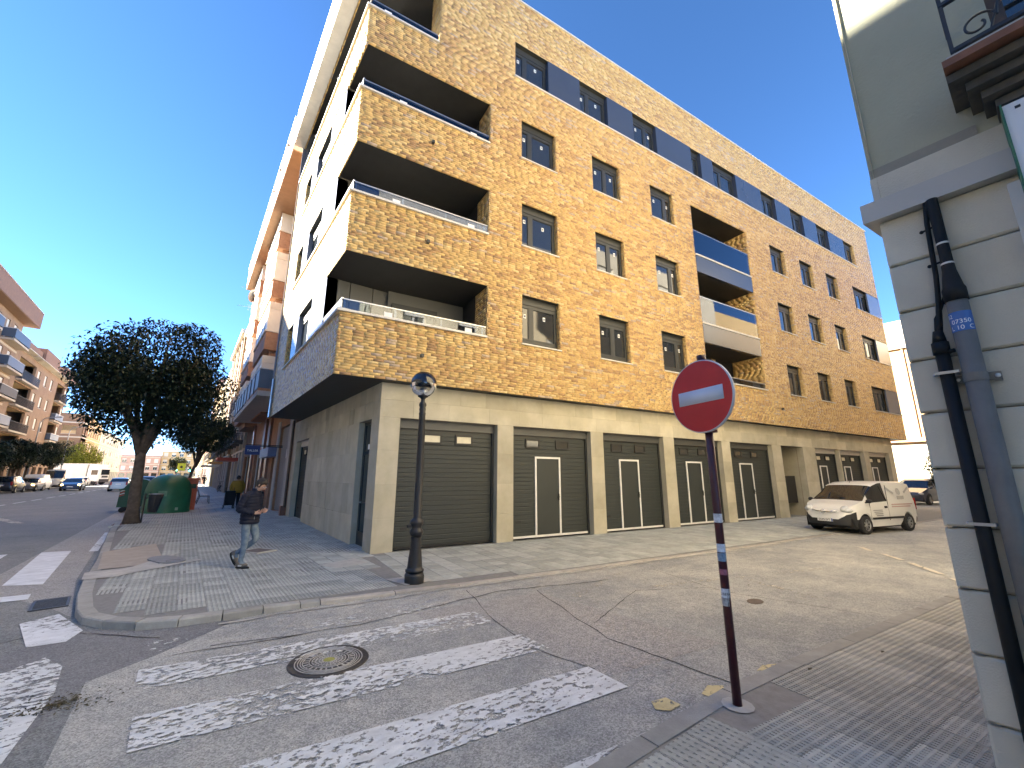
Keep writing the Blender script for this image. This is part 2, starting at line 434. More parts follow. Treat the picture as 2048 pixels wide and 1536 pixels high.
# ---- ground, roads
g = MB(); g.q((-1500, -1500, -.06), (1500, -1500, -.06), (1500, 1500, -.06), (-1500, 1500, -.06))
tag(g.build('ground', M_ground), kind='structure')
r = MB(); r.q((-18.6, -120, 0), (70, -120, 0), (70, 600, 0), (-18.6, 600, 0)); MAIN_ROAD = tag(r.build('main_road', M_road), kind='structure')
r = MB(); r.q((-300, 84, 0.002), (-18.6, 84, 0.002), (-18.6, 112, 0.002), (-300, 112, 0.002)); tag(r.build('cross_road', M_road), kind='structure')
side = [(-3.86, -8.2), (-1.5, -7.66), (.5, -7.72), (60, -15.2), (60, -10.8), (11.7, -4.95), (-.5, -3.3), (-2.6, -3.12), (-3.42, -3.95), (-3.86, -4.3)]
r = MB(); r.f.append(tuple(range(len(side)))); r.v = [(p[0], p[1], .004) for p in side]; r.mi = [0]; r.t = [1.0]
SIDE_ROAD = tag(r.build('side_road', M_side), kind='structure')

def sheet(name, pts, z, m, parent, tone=None):
    b = MB(); b.ct = tone if tone is not None else 0.0
    n = len(pts); b.v = [(p[0], p[1], z if not callable(z) else z(*p[:2])) for p in pts]; b.f = [tuple(range(n))]; b.mi = [0]; b.t = [b.ct]
    a = sum(pts[i][0] * pts[(i + 1) % n][1] - pts[(i + 1) % n][0] * pts[i][1] for i in range(n))
    if a < 0: b.f = [tuple(reversed(range(n)))]
    o = b.build(name, m, parent, tone=tone is not None)
    return o
def ribbon(pts, wd, z, jit=.3, step=.12):
    """a thin irregular strip along pts"""
    b = MB(); P = [Vector((p[0], p[1])) for p in pts]; L = []
    for p, q in zip(P, P[1:]):
        k = max(1, int((q - p).length / step))
        for i in range(k): L.append(p + (q - p) * i / k)
    L.append(P[-1]); off = 0; prev = None
    for i, p in enumerate(L):
        t = (L[min(i + 1, len(L) - 1)] - L[max(i - 1, 0)]).normalized(); nrm = Vector((-t.y, t.x))
        off = off * .8 + random.uniform(-1, 1) * wd * 1.3 * jit * 2; ww = wd * random.uniform(.35, 1.1) * .5
        c = p + nrm * off; zz = z(c.x, c.y) if callable(z) else z
        cur = ((c.x - nrm.x * ww, c.y - nrm.y * ww, zz), (c.x + nrm.x * ww, c.y + nrm.y * ww, zz))
        if prev: b.q(prev[0], cur[0], cur[1], prev[1])
        prev = cur
    return b

# ---- road repairs and cracks
sheet('asphalt_patch', [(-3.86, -8.4), (-4.05, -5.2), (-3.86, -4.3), (-3.42, -3.95), (-2.7, -3.2), (-3.6, -3.0), (-4.3, -2.4), (-4.75, -3.6), (-4.62, -5.4), (-4.55, -8.4)], .003, M_dark, MAIN_ROAD)
sheet('asphalt_patch', [(-5.75, 60), (-5.75, .2), (-5.35, -.4), (-5.0, -.5), (-4.6, -1.2), (-4.3, -1.9), (-4.62, .6), (-5.0, 7), (-5.16, 60)], .002, M_midp, MAIN_ROAD)
sheet('asphalt_patch', [(-.35, -6.86), (1.2, -7.1), (.95, -4.5), (-.9, -4.28), (-.95, -4.8), (-.3, -5.2)], .007, M_midp, SIDE_ROAD)
for pts, wd in (([(-3.3, -4.05), (-1.6, -4.28), (.5, -4.1), (2.4, -4.6)], .022), ([(-3.0, -4.0), (-2.2, -4.2)], .02),
                ([(.15, -3.75), (-.2, -4.9), (-.45, -6.0), (-.3, -6.7)], .014), ([(1.0, -4.4), (.55, -5.7), (.35, -6.3), (.4, -7.6)], .016),
                ([(.6, -5.9), (2.2, -5.3), (3.3, -5.9)], .012), ([(3.7, -4.6), (3.2, -6.1), (3.6, -7.9)], .012)):
    ribbon(pts, wd, .0095).build('road_crack', M_crack, SIDE_ROAD)
for pts, wd in (([(-5.1, -2.9), (-4.4, -2.4), (-3.4, -3.4)], .02), ([(-12, 4.4), (-5.9, 4.9)], .03), ([(-16, 8), (-5.9, 8.6)], .03), ([(-5.05, 9), (-5.2, 30)], .05), ([(-4.0, -8), (-4.5, -5.6), (-4.2, -4.4)], .02)):
    ribbon(pts, wd, .0065).build('road_crack', M_crack, MAIN_ROAD)

# ---- painted markings
def stripe(pts, m, parent=SIDE_ROAD, z=.0125, tone=0.0, name='zebra_stripe'):
    return sheet(name, pts, z, m, parent, tone)
stripe([(-3.54, -3.52), (-3.54, -3.84), (-.66, -4.36), (-.18, -3.94)], M_white, tone=-.10)
stripe([(-3.53, -4.29), (-3.53, -4.75), (-.31, -5.16), (-.30, -4.69)], M_white, tone=.04)
stripe([(-3.5, -5.23), (-3.49, -5.73), (-.32, -6.12), (-.31, -5.66)], M_white, tone=.05)
stripe([(-3.45, -6.22), (-3.45, -6.72), (-.34, -7.09), (-.32, -6.64)], M_white, tone=.09)
stripe([(-3.4, -7.2), (-3.4, -7.66), (-1.7, -7.62), (-1.0, -7.52)], M_white, tone=.05)
mz = dict(parent=MAIN_ROAD, z=.008)
stripe([(-5.74, 4.66), (-5.26, 4.55), (-4.98, .56), (-5.46, .8)], M_white_new, tone=.25, **mz)
for k in range(1, 7):
    stripe([(-5.74 - k * 1.02, 4.75), (-5.24 - k * 1.02, 4.75), (-4.98 - k * 1.02, .7), (-5.48 - k * 1.02, .7)], M_white_new, tone=.22, **mz)
stripe([(-11.4, .02), (-4.97, -.14), (-4.93, -.5), (-11.4, -.36)], M_white_new, tone=.2, name='stop_line', **mz)
stripe([(-4.44, -1.66), (-4.10, -2.62), (-4.18, -2.97), (-4.46, -2.95), (-4.72, -1.9)], M_white_new, tone=-.16, **mz)
stripe([(-4.25, -3.4), (-4.08, -3.75), (-4.02, -4.4), (-4.06, -5.2), (-4.2, -8.2), (-4.75, -8.2), (-4.7, -3.9)], M_white, tone=.05, **mz)
for k in range(1, 5): stripe([(-4.4 - k * 1.0, -3.4), (-4.4 - k * 1.0, -8.2), (-4.95 - k, -8.2), (-4.95 - k, -3.4)], M_white, tone=.1, **mz)
for k in range(40):
    y0 = 22 + k * 4.0
    stripe([(-11.62, y0), (-11.5, y0), (-11.5, y0 + 2.6), (-11.62, y0 + 2.6)], M_white_new, tone=.25, name='lane_dash', **mz)
stripe([(-8.1, 13.7), (-7.7, 13.4), (-9.6, 18.2), (-10.0, 18.4)], M_pale_line, tone=.1, name='lane_arrow', **mz)
stripe([(-4.93, 4.2), (-4.78, 4.2), (-5.0, 8.4), (-5.12, 8.4)], M_white, tone=.12, name='edge_line', **mz)
for p in (((9.22, -6.78), (8.62, -7.2)), ((8.35, -7.38), (7.45, -7.93)), ((7.15, -8.1), (6.2, -8.66)), ((10.0, -6.2), (9.5, -6.5))):
    (x0, y0), (x1, y1) = p; d = Vector((x1 - x0, y1 - y0)).normalized(); n_ = Vector((-d.y, d.x)) * .055
    stripe([(x0 + n_.x, y0 + n_.y), (x0 - n_.x, y0 - n_.y), (x1 - n_.x, y1 - n_.y), (x1 + n_.x, y1 + n_.y)], M_pale_line, tone=.2, name='parking_line')
for a_, b_ in (((2.5, -5.3), (4.36, -5.86)), ((4.36, -5.86), (6.3, -6.5)), ((4.3, -5.9), (3.87, -7.2)), ((1.2, -5.0), (3.0, -4.4))):
    d = (Vector(b_) - Vector(a_)).normalized(); n_ = Vector((-d.y, d.x)) * .07
    stripe([(a_[0] + n_.x, a_[1] + n_.y), (a_[0] - n_.x, a_[1] - n_.y), (b_[0] - n_.x, b_[1] - n_.y), (b_[0] + n_.x, b_[1] + n_.y)], M_pale_line, tone=-.02, name='faded_line')
stripe([(-.39, -7.34), (-.25, -7.37), (-.25, -7.50), (-.39, -7.50), (-.46, -7.42)], M_yellow, tone=.22, name='yellow_mark')
stripe([(.03, -7.51), (.2, -7.47), (.30, -7.55), (.2, -7.61), (.03, -7.61)], M_yellow, tone=.22, name='yellow_mark')
stripe([(.80, -7.60), (.97, -7.58), (1.12, -7.66), (.96, -7.71)], M_yellow, tone=.10, name='yellow_mark')

# ---- kerbs
PAVE = empty('pavement', (0, 0, 0), kind='structure')
PAVE_NEAR = empty('near_pavement', (0, 0, 0), kind='structure')
def resample(pts, step):
    P = [Vector(p) for p in pts]; out = [P[0]]; left = step
    for p, q in zip(P, P[1:]):
        L = (q - p).length; x = 0
        while L - x >= left: x += left; out.append(p + (q - p) * (x / L)); left = step
        left -= L - x
    if (out[-1] - P[-1]).length > .15: out.append(P[-1])
    return out
def kerb(parent, pts, step, zfun, m, wd=.15, name='kerb_stone', gap=.006, inside=1):
    R_ = resample(pts, step); o = []
    nr = []
    for i in range(len(R_)):
        t = (R_[min(i + 1, len(R_) - 1)] - R_[max(i - 1, 0)]).normalized(); nr.append(Vector((-t.y, t.x)) * inside)
    for i in range(len(R_) - 1):
        p, q = R_[i], R_[i + 1]; t = (q - p).normalized() * gap
        a, b = p + t, q - t; ai, bi = p + nr[i] * wd + t, q + nr[i + 1] * wd - t
        mb = MB(); mb.ct = random.uniform(.82, 1.15); dz = random.uniform(-.003, .003); c = .012
        za, zb = zfun(*p) + dz, zfun(*q) + dz
        ca, cb = a + nr[i] * c, b + nr[i + 1] * c
        V = [(*a, -.05), (*b, -.05), (*b, zb - c), (*a, za - c), (*ca, za), (*cb, zb), (*bi, zb), (*ai, za), (*ai, -.05), (*bi, -.05)]
        n = len(mb.v); mb.v.extend(V)
        for f in ((0, 1, 2, 3), (3, 2, 5, 4), (4, 5, 6, 7), (7, 6, 9, 8), (0, 3, 4, 7, 8), (1, 9, 6, 5, 2)): mb.f.append(tuple(n + k for k in f)); mb.mi.append(0); mb.t.append(mb.ct)
        o.append(mb.build(name, m, parent, tone=True))
    return o
K_LEFT = [(-5.2, 46), (-5.14, 11), (-4.93, 7), (-4.58, 2.15), (-4.45, -.56), (-4.27, -1.9)]
K_ARC = [(-4.27, -1.9), (-4.16, -2.33), (-3.86, -2.8), (-3.51, -3.06), (-3.07, -3.15), (-2.57, -3.17), (-1.78, -3.23)]
K_RIGHT = [(-1.78, -3.23), (-.5, -3.38), (.9, -3.58), (2.64, -3.86), (7.79, -4.55), (11.74, -4.98), (31.5, -7.45)]
kerb(PAVE, K_LEFT, 1.0, zf, M_kerb, inside=1); kerb(PAVE, K_ARC, .42, zf, M_kerb, inside=1)
kerb(PAVE, K_RIGHT, 1.0, zf, M_kerb_pale, wd=.11, inside=1)
ribbon([(-2.9, -3.27), (-1.5, -3.36), (1.2, -3.7), (4, -4.13), (9, -4.78)], .07, .0135, .2).build('concrete_joint', M_conc, SIDE_ROAD)
ZN = .105
NK = [(-4.2, -30), (-4.2, -9.0), (-3.9, -8.1), (-3.2, -7.68), (-1.48, -7.63), (-.65, -7.66), (-.09, -7.66), (.53, -7.706), (1.65, -7.847), (4.66, -8.224), (10.5, -8.957), (31.5, -11.59)]
def zn(x, y): return ZN
kerb(PAVE_NEAR, NK, 1.0, zn, M_kerb, wd=.14, inside=-1)

# ---- paving tiles: each one a ribbed slab of its own near the camera
TS = .30
def rib_mesh(name, n, wr, m, hgt=.006, cross=0):
    mb = MB(); h = TS / 2 - .0025
    mb.ct = .86; mb.box(-h, h, -.03, -hgt, -h, h, skip=('b',))
    mb.ct = 1.05
    for i in range(n):
        x = -h + (i + .5) * 2 * h / n; w_ = wr / 2
        mb.q((x - w_ - .003, -h, -hgt), (x - w_ - .003, h, -hgt), (x - w_, h, 0), (x - w_, -h, 0))
        mb.q((x + w_, -h, 0), (x + w_, h, 0), (x + w_ + .003, h, -hgt), (x + w_ + .003, -h, -hgt))
        mb.q((x - w_, -h, 0), (x - w_, h, 0), (x + w_, h, 0), (x + w_, -h, 0))
    if cross:
        mb.ct = 1.0
        for i in range(cross):
            y = -h + (i + .5) * 2 * h / cross; w_ = TS / cross * .27
            mb.box(-h, h, -hgt, -.0012, y - w_, y + w_, skip=('b',))
    return mb
def plain_mesh():
    mb = MB(); h = TS / 2 - .003; c = .004
    mb.ct = 1.0; mb.box(-h, h, -.03, -c, -h, h, skip=('b', 't')); k = h - c
    mb.q((-k, -k, 0), (k, -k, 0), (k, k, 0), (-k, k, 0))
    for s_ in range(4):
        m_ = Matrix.Rotation(s_ * math.pi / 2, 3, 'Z'); mb.q(*[m_ @ Vector(p) for p in ((-h, -h, -c), (h, -h, -c), (k, -k, 0), (-k, -k, 0))])
    return mb
def tone_variants(mb, nm, m, n=4, lo=.84, hi=1.14):
    out = []; base = list(mb.t)
    for i in range(n):
        f = lo + (hi - lo) * i / (n - 1); mb.t = [x * f for x in base]; out.append(mb.mesh(nm, m, tone=True))
    mb.t = base; return out
T_FINE = (rib_mesh('paving_tile', 6, .024, M_tile), M_tile); T_WIDE = (rib_mesh('paving_tile', 4, .030, M_tile), M_tile)
T_PLAIN = (plain_mesh(), M_tile); T_LOW = (rib_mesh('paving_tile', 6, .030, M_tile, .002), M_tile)
T_BAR = (rib_mesh('paving_tile', 6, .016, M_tile_warm, .006, 9), M_tile_warm); T_DOT = (rib_mesh('paving_tile', 6, .028, M_tile_warm, .006, 6), M_tile_warm)
VAR = {id(k[0]): tone_variants(k[0], 'paving_tile', k[1]) for k in (T_FINE, T_WIDE, T_PLAIN, T_LOW, T_BAR, T_DOT)}
def inside_poly(x, y, P):
    c = False; n = len(P)
    for i in range(n):
        (x0, y0), (x1, y1) = P[i], P[(i + 1) % n]
        if (y0 > y) != (y1 > y) and x < (x1 - x0) * (y - y0) / (y1 - y0) + x0: c = not c
    return c
def inset(pts, d):
    R_ = [Vector(p) for p in pts]; o = []
    for i in range(len(R_)):
        t = (R_[min(i + 1, len(R_) - 1)] - R_[max(i - 1, 0)]).normalized(); o.append(tuple(R_[i] + Vector((-t.y, t.x)) * d))
    return o
inner = inset(K_LEFT[1:] + K_ARC[1:] + K_RIGHT[1:], .15)
POLY = [(-5.0, 13.0)] + inner[1:] + [tuple(FR.p(30.2, 0).xy), (0, 0), (0, 13.0)]
POLY_FULL = [(-5.05, 46)] + inner + [tuple(FR.p(31.2, 0).xy), (-.0, .0), (0.0, 46)]
near_in = inset(NK, -.14)
POLY_N = near_in[3:-1] + [tuple(FS.p(-10.5, 0, .3).xy), (.3, -9.4), (.3, -12.5), (-3.4, -12.5)]
tiles = []     # (distance, type, matrix)
camxy = Vector((-3.436, -9.549, 1.68)); camf = Vector((.595, .7734, .218))
def in_view(p):
    d = p - camxy; z = d.dot(camf)
    if z < .2: return False
    x = d.dot(Vector((.79226, -.61017, .0024))); y = d.dot(Vector((-.13514, -.17167, .97584)))
    return abs(x / z) < 1.27 and abs(y / z) < .96
def grid(fr, u0, u1, d0, d1, poly, pick, zfun, half=0.0):
    nu, nd = int(round((u1 - u0) / TS)), int(round((d1 - d0) / TS))
    for j in range(nd):
        for i in range(nu):
            u = u0 + (i + .5) * TS + (half * TS if j % 2 else 0); d = d0 + (j + .5) * TS; p = fr.p(u, 0, d)
            if not all(inside_poly(*(fr.p(u + a * TS * .49, 0, d + b * TS * .49).xy), poly) for a in (-1, 1) for b in (-1, 1)): continue
            t = pick(p.x, p.y, u, d)
            if t is None: continue
            typ, rot = t; z = zfun(p.x, p.y); e = .15
            gx = (zfun(p.x + e, p.y) - zfun(p.x - e, p.y)) / (2 * e); gy = (zfun(p.x, p.y + e) - zfun(p.x, p.y - e)) / (2 * e)
            N_ = Vector((-gx + random.uniform(-.004, .004), -gy + random.uniform(-.004, .004), 1)).normalized()
            ux = Matrix.Rotation(rot, 3, 'Z') @ fr.u; ux = (ux - N_ * ux.dot(N_)).normalized(); uy = N_.cross(ux)
            zz = z + random.uniform(-.0018, .0012)
            M_ = Matrix(((ux.x, uy.x, N_.x, p.x), (ux.y, uy.y, N_.y, p.y), (ux.z, uy.z, N_.z, zz), (0, 0, 0, 1)))
            pv = Vector((p.x, p.y, zz))
            tiles.append(((pv - camxy).length, in_view(pv), typ, M_, poly))
def kerb_dist(x, y):
    P = [Vector(p) for p in K_ARC + K_RIGHT[1:]]; v = Vector((x, y)); best = 9
    for a, b in zip(P, P[1:]):
        t = max(0, min(1, (v - a).dot(b - a) / (b - a).length_squared)); best = min(best, (a + (b - a) * t - v).length)
    return best
def pick_left(x, y, u, d):
    kd = kerb_dist(x, y)
    if inside_poly(x, y, [(-4.6, 3.25), (-3.77, 4.04), (-3.56, 1.54), (-3.6, 1.0), (-4.42, .95)]): return None
    if y < -1.0 + (-x - 4.2) * .13 and kd < 1.75: return (T_FINE, 0)
    if x > -1.25 and y < .5: return (T_PLAIN, 0)
    return (T_WIDE, 0)
FY = Fr((0, 0), (1, 0))
PL = [(-5.0, 13.0)] + inner[1:9] + [(-1.78, -3.10), (-.62, -3.26), (0.0, -.3), (.3, 0.0), (.3, 13.0)]
grid(FY, -5.4, .3, -3.6, 12.9, PL, pick_left, zf)
PR = [(-.60, -3.25)] + [p for p in inner if p[0] > -.4] + [tuple(FR.p(30.2, 0, .3).xy), tuple(FR.p(.05, 0, .3).xy), (.0, -.1)]
def pick_right(x, y, u, d):
    if kerb_dist(x, y) < .75: return (T_LOW, math.pi / 2)
    return (T_PLAIN, 0)
grid(FR, -1.2, 20.0, -3.9, 0.0, PR, pick_right, zf)
def pick_near(x, y, u, d):
    return (T_DOT, 0)
grid(FR, -.38, 6.0, -7.725 - 16 * TS, -7.725, POLY_N, lambda x, y, u, d: (T_BAR, math.pi / 2) if x > -.42 else None, zn)
grid(FY, -.41 - 10 * TS, -.41, -7.81 - 16 * TS, -7.81, POLY_N, pick_near, zn)
tiles.sort(key=lambda t: (not t[1], t[0]))
def merge_tiles(lst, name, parent):
    groups = {}
    for _, _, typ, M_, _ in lst: groups.setdefault(id(typ[1]), (typ[1], []))[1].append((typ[0], M_))
    for m_, L in groups.values():
        V, F, T = [], [], []; n = 0
        cache = {}
        for mb, M_ in L:
            if id(mb) not in cache: cache[id(mb)] = (np.array(mb.v), np.array(mb.t), mb.f)
            v, t, f = cache[id(mb)]; Mn = np.array(M_)
            V.append(v @ Mn[:3, :3].T + Mn[:3, 3]); T.append(t * random.uniform(.84, 1.14)); F.extend([tuple(k + n for k in q) for q in f]); n += len(v)
        me = bpy.data.meshes.new(name); me.from_pydata(np.concatenate(V).tolist(), [], F); me.materials.append(m_)
        a = me.attributes.new('tone', 'FLOAT', 'FACE'); a.data.foreach_set('value', np.concatenate(T).astype(np.float32)); me.update()
        tag(link(name, me, parent), kind='stuff')
near_tiles = [t for t in tiles if t[4] is POLY_N]; far_tiles = [t for t in tiles if t[4] is not POLY_N]
ind = tiles[:300]
ids = {id(t) for t in ind}
for t in ind:
    link('paving_tile', random.choice(VAR[id(t[2][0])]), PAVE_NEAR if t[4] is POLY_N else PAVE, t[3])
merge_tiles([t for t in near_tiles if id(t) not in ids], 'distant_tiles', PAVE_NEAR)
merge_tiles([t for t in far_tiles if id(t) not in ids], 'distant_tiles', PAVE)

# ---- pavement beds under the tiles, and the smoother pavement farther up the street
def bed(name, poly, zfun, drop, m, parent, step=.6, ext=None):
    xs = [p[0] for p in poly]; ys = [p[1] for p in poly]; bm = bmesh.new()
    vs_ = [bm.verts.new((p[0], p[1], 0)) for p in poly]; bm.faces.new(vs_)
    for ax, lo, hi in ((0, min(xs), max(xs)), (1, min(ys), max(ys))):
        k = lo + step
        while k < hi:
            no = Vector((1, 0, 0)) if ax == 0 else Vector((0, 1, 0)); co = no * k
            bmesh.ops.bisect_plane(bm, geom=bm.verts[:] + bm.edges[:] + bm.faces[:], plane_co=co, plane_no=no); k += step
    bmesh.ops.triangulate(bm, faces=bm.faces[:])
    for v in bm.verts: v.co.z = zfun(v.co.x, v.co.y) - drop
    bmesh.ops.recalc_face_normals(bm, faces=bm.faces[:])
    me = bpy.data.meshes.new(name); bm.to_mesh(me); bm.free(); me.materials.append(m)
    if sum(p.normal.z for p in me.polygons) < 0: me.flip_normals()
    return link(name, me, parent)
def paving_pattern(name, ca, cb, cell):
    m = bpy.data.materials.new(name); m.use_nodes = True; N = m.node_tree.nodes; L = m.node_tree.links; b = N['Principled BSDF']
    tc = N.new('ShaderNodeTexCoord'); br = N.new('ShaderNodeTexBrick'); br.offset = 0; br.inputs['Scale'].default_value = 1
    br.inputs['Brick Width'].default_value = cell; br.inputs['Row Height'].default_value = cell; br.inputs['Mortar Size'].default_value = .006
    br.inputs['Color1'].default_value = (*ca, 1); br.inputs['Color2'].default_value = (*cb, 1); br.inputs['Mortar'].default_value = (.12, .115, .11, 1)
    L.new(tc.outputs['Object'], br.inputs['Vector'])
    nz = N.new('ShaderNodeTexNoise'); nz.inputs['Scale'].default_value = 1.3; nz.inputs['Detail'].default_value = 7; L.new(tc.outputs['Object'], nz.inputs['Vector'])
    mr = N.new('ShaderNodeMapRange'); mr.inputs[1].default_value = .3; mr.inputs[2].default_value = .7; mr.inputs[3].default_value = .78; mr.inputs[4].default_value = 1.2; L.new(nz.outputs['Fac'], mr.inputs[0])
    s = N.new('ShaderNodeVectorMath'); s.operation = 'SCALE'; L.new(br.outputs[0], s.inputs[0]); L.new(mr.outputs[0], s.inputs['Scale']); L.new(s.outputs[0], b.inputs['Base Color']); b.inputs['Roughness'].default_value = .8
    return m
M_far_pave = paving_pattern('street_paving', (.35, .345, .335), (.31, .305, .30), .30)
bed('tile_bed', POLY, zf, .0075, M_mortar, PAVE)
bed('tile_bed', POLY_N, zn, .0075, M_mortar_warm, PAVE_NEAR)
bed('street_paving', [(-5.05, 46), (-4.99, 12.9), (0, 12.9), (0, 46)], zf, .0, M_far_pave, PAVE, 1.2)
b_ = MB(); b_.box(-5.2, -.02, -.05, .126, 46, 330); b_.build('street_paving', M_far_pave, PAVE)
b_ = MB(); b_.box(-24, -18.4, -.05, .12, -60, 84); tag(b_.build('far_pavement', M_far_pave), kind='structure')
b_ = MB(); b_.box(-40, -18.4, -.05, .12, 112, 400); tag(b_.build('far_pavement', M_far_pave), kind='structure')
zz = lambda x, y: zf(x, y) + .004
sheet('concrete_slab', [(-4.6, 3.25), (-3.77, 4.04), (-3.56, 1.54), (-3.6, 1.0), (-4.42, .95)], zz, M_tan, PAVE)
sheet('concrete_patch', [(-4.55, .74), (-3.96, .9), (-3.28, 2.3), (-3.5, 1.6), (-3.62, .95), (-3.03, 1.12), (-2.95, .95), (-3.9, .27), (-4.12, .04), (-4.5, .1)], lambda x, y: zf(x, y) + .007, M_conc, PAVE)
sheet('concrete_patch', [(-1.25, -.75), (-.45, -.35), (-.35, -.95), (-1.0, -1.2)], zz, M_conc, PAVE)
sheet('concrete_patch', [(-.62, -2.5), (-.05, -2.5), (.0, -3.0), (-.5, -3.05)], zz, M_conc, PAVE)
for p in ([(-3.28, 10.64), (-1.52, 12.7), (-1.4, 14.8), (-2.89, 11.49)], [(-2.6, 15.5), (-1.2, 17.8), (-1.1, 18.7), (-2.7, 16.6)], [(-2.8, 17.6), (-1.9, 20.0), (-1.8, 21.5), (-3.0, 19)], [(-2.3, 26), (-.6, 30), (-.5, 33), (-2.2, 28)]):
    sheet('pale_paving', p, zz, mat('pale_paving', (.42, .39, .35), .85, .12, 6), PAVE)
# ------------------------------------------------------------------ the new brick apartment building
RAMP = [(0.0, (.33, .20, .095)), (.10, (.40, .235, .095)), (.25, (.49, .30, .115)), (.42, (.57, .375, .135)), (.60, (.63, .435, .165)), (.78, (.69, .515, .235)), (.90, (.50, .38, .26)), (1.0, (.43, .33, .24))]
M_brick = brick_mat('glazed_brick', RAMP, .40, .55)
M_joint = mat('brick_mortar', (.56, .42, .22), .9, .15, 9, .2)
M_slab = mat('limestone', (.43, .395, .295), .75, .10, 2.2, .2, 90, col2=(.52, .485, .385), scale2=1.3, mix2=.7, tone=True)
M_backing = mat('cladding_back', (.30, .26, .20), .9)
M_black = mat('black_soffit', (.022, .022, .022), .6, .15, 4)
M_anth = mat('anthracite_door', (.030, .036, .034), .55, .06, 3, .25, 220)
M_anth2 = mat('anthracite_frame', (.030, .033, .033), .45, .05, 3)
M_lintel = mat('grey_lintel', (.085, .088, .085), .5, .05, 3)
M_navy = mat('dark_facade_panel', (.045, .055, .080), .22, .04, 1.5, spec=.6)
M_greypan = mat('grey_facade_panel', (.11, .11, .10), .4, .05, 2)
M_bluegrey = mat('satin_metal_panel', (.16, .175, .21), .26, .05, 1.5, spec=.6, metal=.25)
M_alu = mat('aluminium_trim', (.62, .60, .56), .5, .06, 5)
M_steel = mat('brushed_steel', (.42, .43, .45), .3, .05, 5, metal=.8)
M_whitefr = mat('white_door_frame', (.74, .73, .70), .5, .05, 5)
M_glass = glass_mat('window_glass', (.022, .026, .030))
M_glass_b = glass_mat('balcony_door_glass', (.09, .09, .08), .06)
M_rail = clear_glass('railing_glass', (.55, .60, .66), .30)
M_rail_b = clear_glass('blue_railing_glass', (.35, .42, .55), .5)
M_sticker = mat('paper_sticker', (.78, .78, .76), .6, .03)
M_stickin = mat('sticker_print', (.05, .06, .10), .6)
M_porth = glass_mat('porthole_glass', (.05, .05, .045), .08)

B = empty('apartment_building', (0, 0, 0), 0, 'new corner apartment building with yellow brick upper floors over stone walled garages', 'building')

Z0, ZS, ZTOP = 0.0, 3.885, 17.95
# openings on the side street brick front: (u0, u1, z0, z1)
WIN = []
for z0, z1 in ((5.40, 6.91), (8.51, 10.01), (11.60, 13.09)):
    for k, (a, b) in enumerate(((4.89, 6.245), (7.87, 9.225), (10.87, 12.225))): WIN.append((a, b, z0, z1, k))
SMALL = []
for z0, z1 in ((5.39, 6.86), (8.49, 9.95), (11.56, 13.03)):
    for a, b in ((19.40, 20.74), (22.27, 23.61), (25.15, 26.48)): SMALL.append((a, b, z0, z1))
ENDW = [(28.50, 30.48, 5.40, 6.86), (28.50, 30.48, 8.50, 9.95), (28.50, 30.48, 11.60, 13.05)]
TOPW = [(4.65, 6.0), (7.42, 8.78), (10.16, 11.51), (13.77, 14.44), (15.33, 17.12), (19.29, 20.62), (22.13, 23.46), (24.99, 26.37), (28.35, 29.75)]
TB0, TB1 = 14.67, 16.11
RECESS = (13.35, 17.41, 5.40, 13.08)
CB = [(-.02, 3.76, 5.40, 6.90), (-.02, 3.76, 8.51, 10.0), (-.02, 3.76, 11.59, 13.08)]
CB4 = (-.02, 2.02, 14.31, 17.95)
ops_r = [w_[:4] for w_ in WIN] + [w_[:4] for w_ in SMALL] + [(e[0], 32.25, e[2], e[3]) for e in ENDW] + [(4.65, 29.75, TB0, TB1), RECESS] + CB + [CB4]
# main street brick front, u = -distance from the corner
LW = []
for z0, z1 in ((5.45, 6.89), (8.53, 9.95), (11.65, 13.0)):
    LW += [(-5.15, -3.3, z0, z1), (-7.0, -6.05, z0, z1)]
LOPS = [(-7.0, .02, 5.45, 6.89), (-7.0, .02, 8.53, 9.95), (-7.0, .02, 11.65, 13.0), (-8.95, .02, 14.31, 16.1)]
LEND = -8.95

# mortar backing walls with the openings cut out
mb = MB(); wall_cells(mb, FB, 0, 32.21, ZS, ZTOP, ops_r, .010)
for o in ops_r:
    if o in CB or o == CB4 or o == RECESS: continue
    a, b, c, e = o; e_ = .19
    for pts in (((a, c, .01), (a, e, .01), (a, e, e_), (a, c, e_)), ((b, c, .01), (b, c, e_), (b, e, e_), (b, e, .01))): mb.q(*[FB.p(*p) for p in pts])
mb.build('brick_wall_back', M_joint, B)
mb = MB(); wall_cells(mb, FLB, LEND, 0, ZS, ZTOP, LOPS, .010); mb.build('brick_wall_back', M_joint, B)

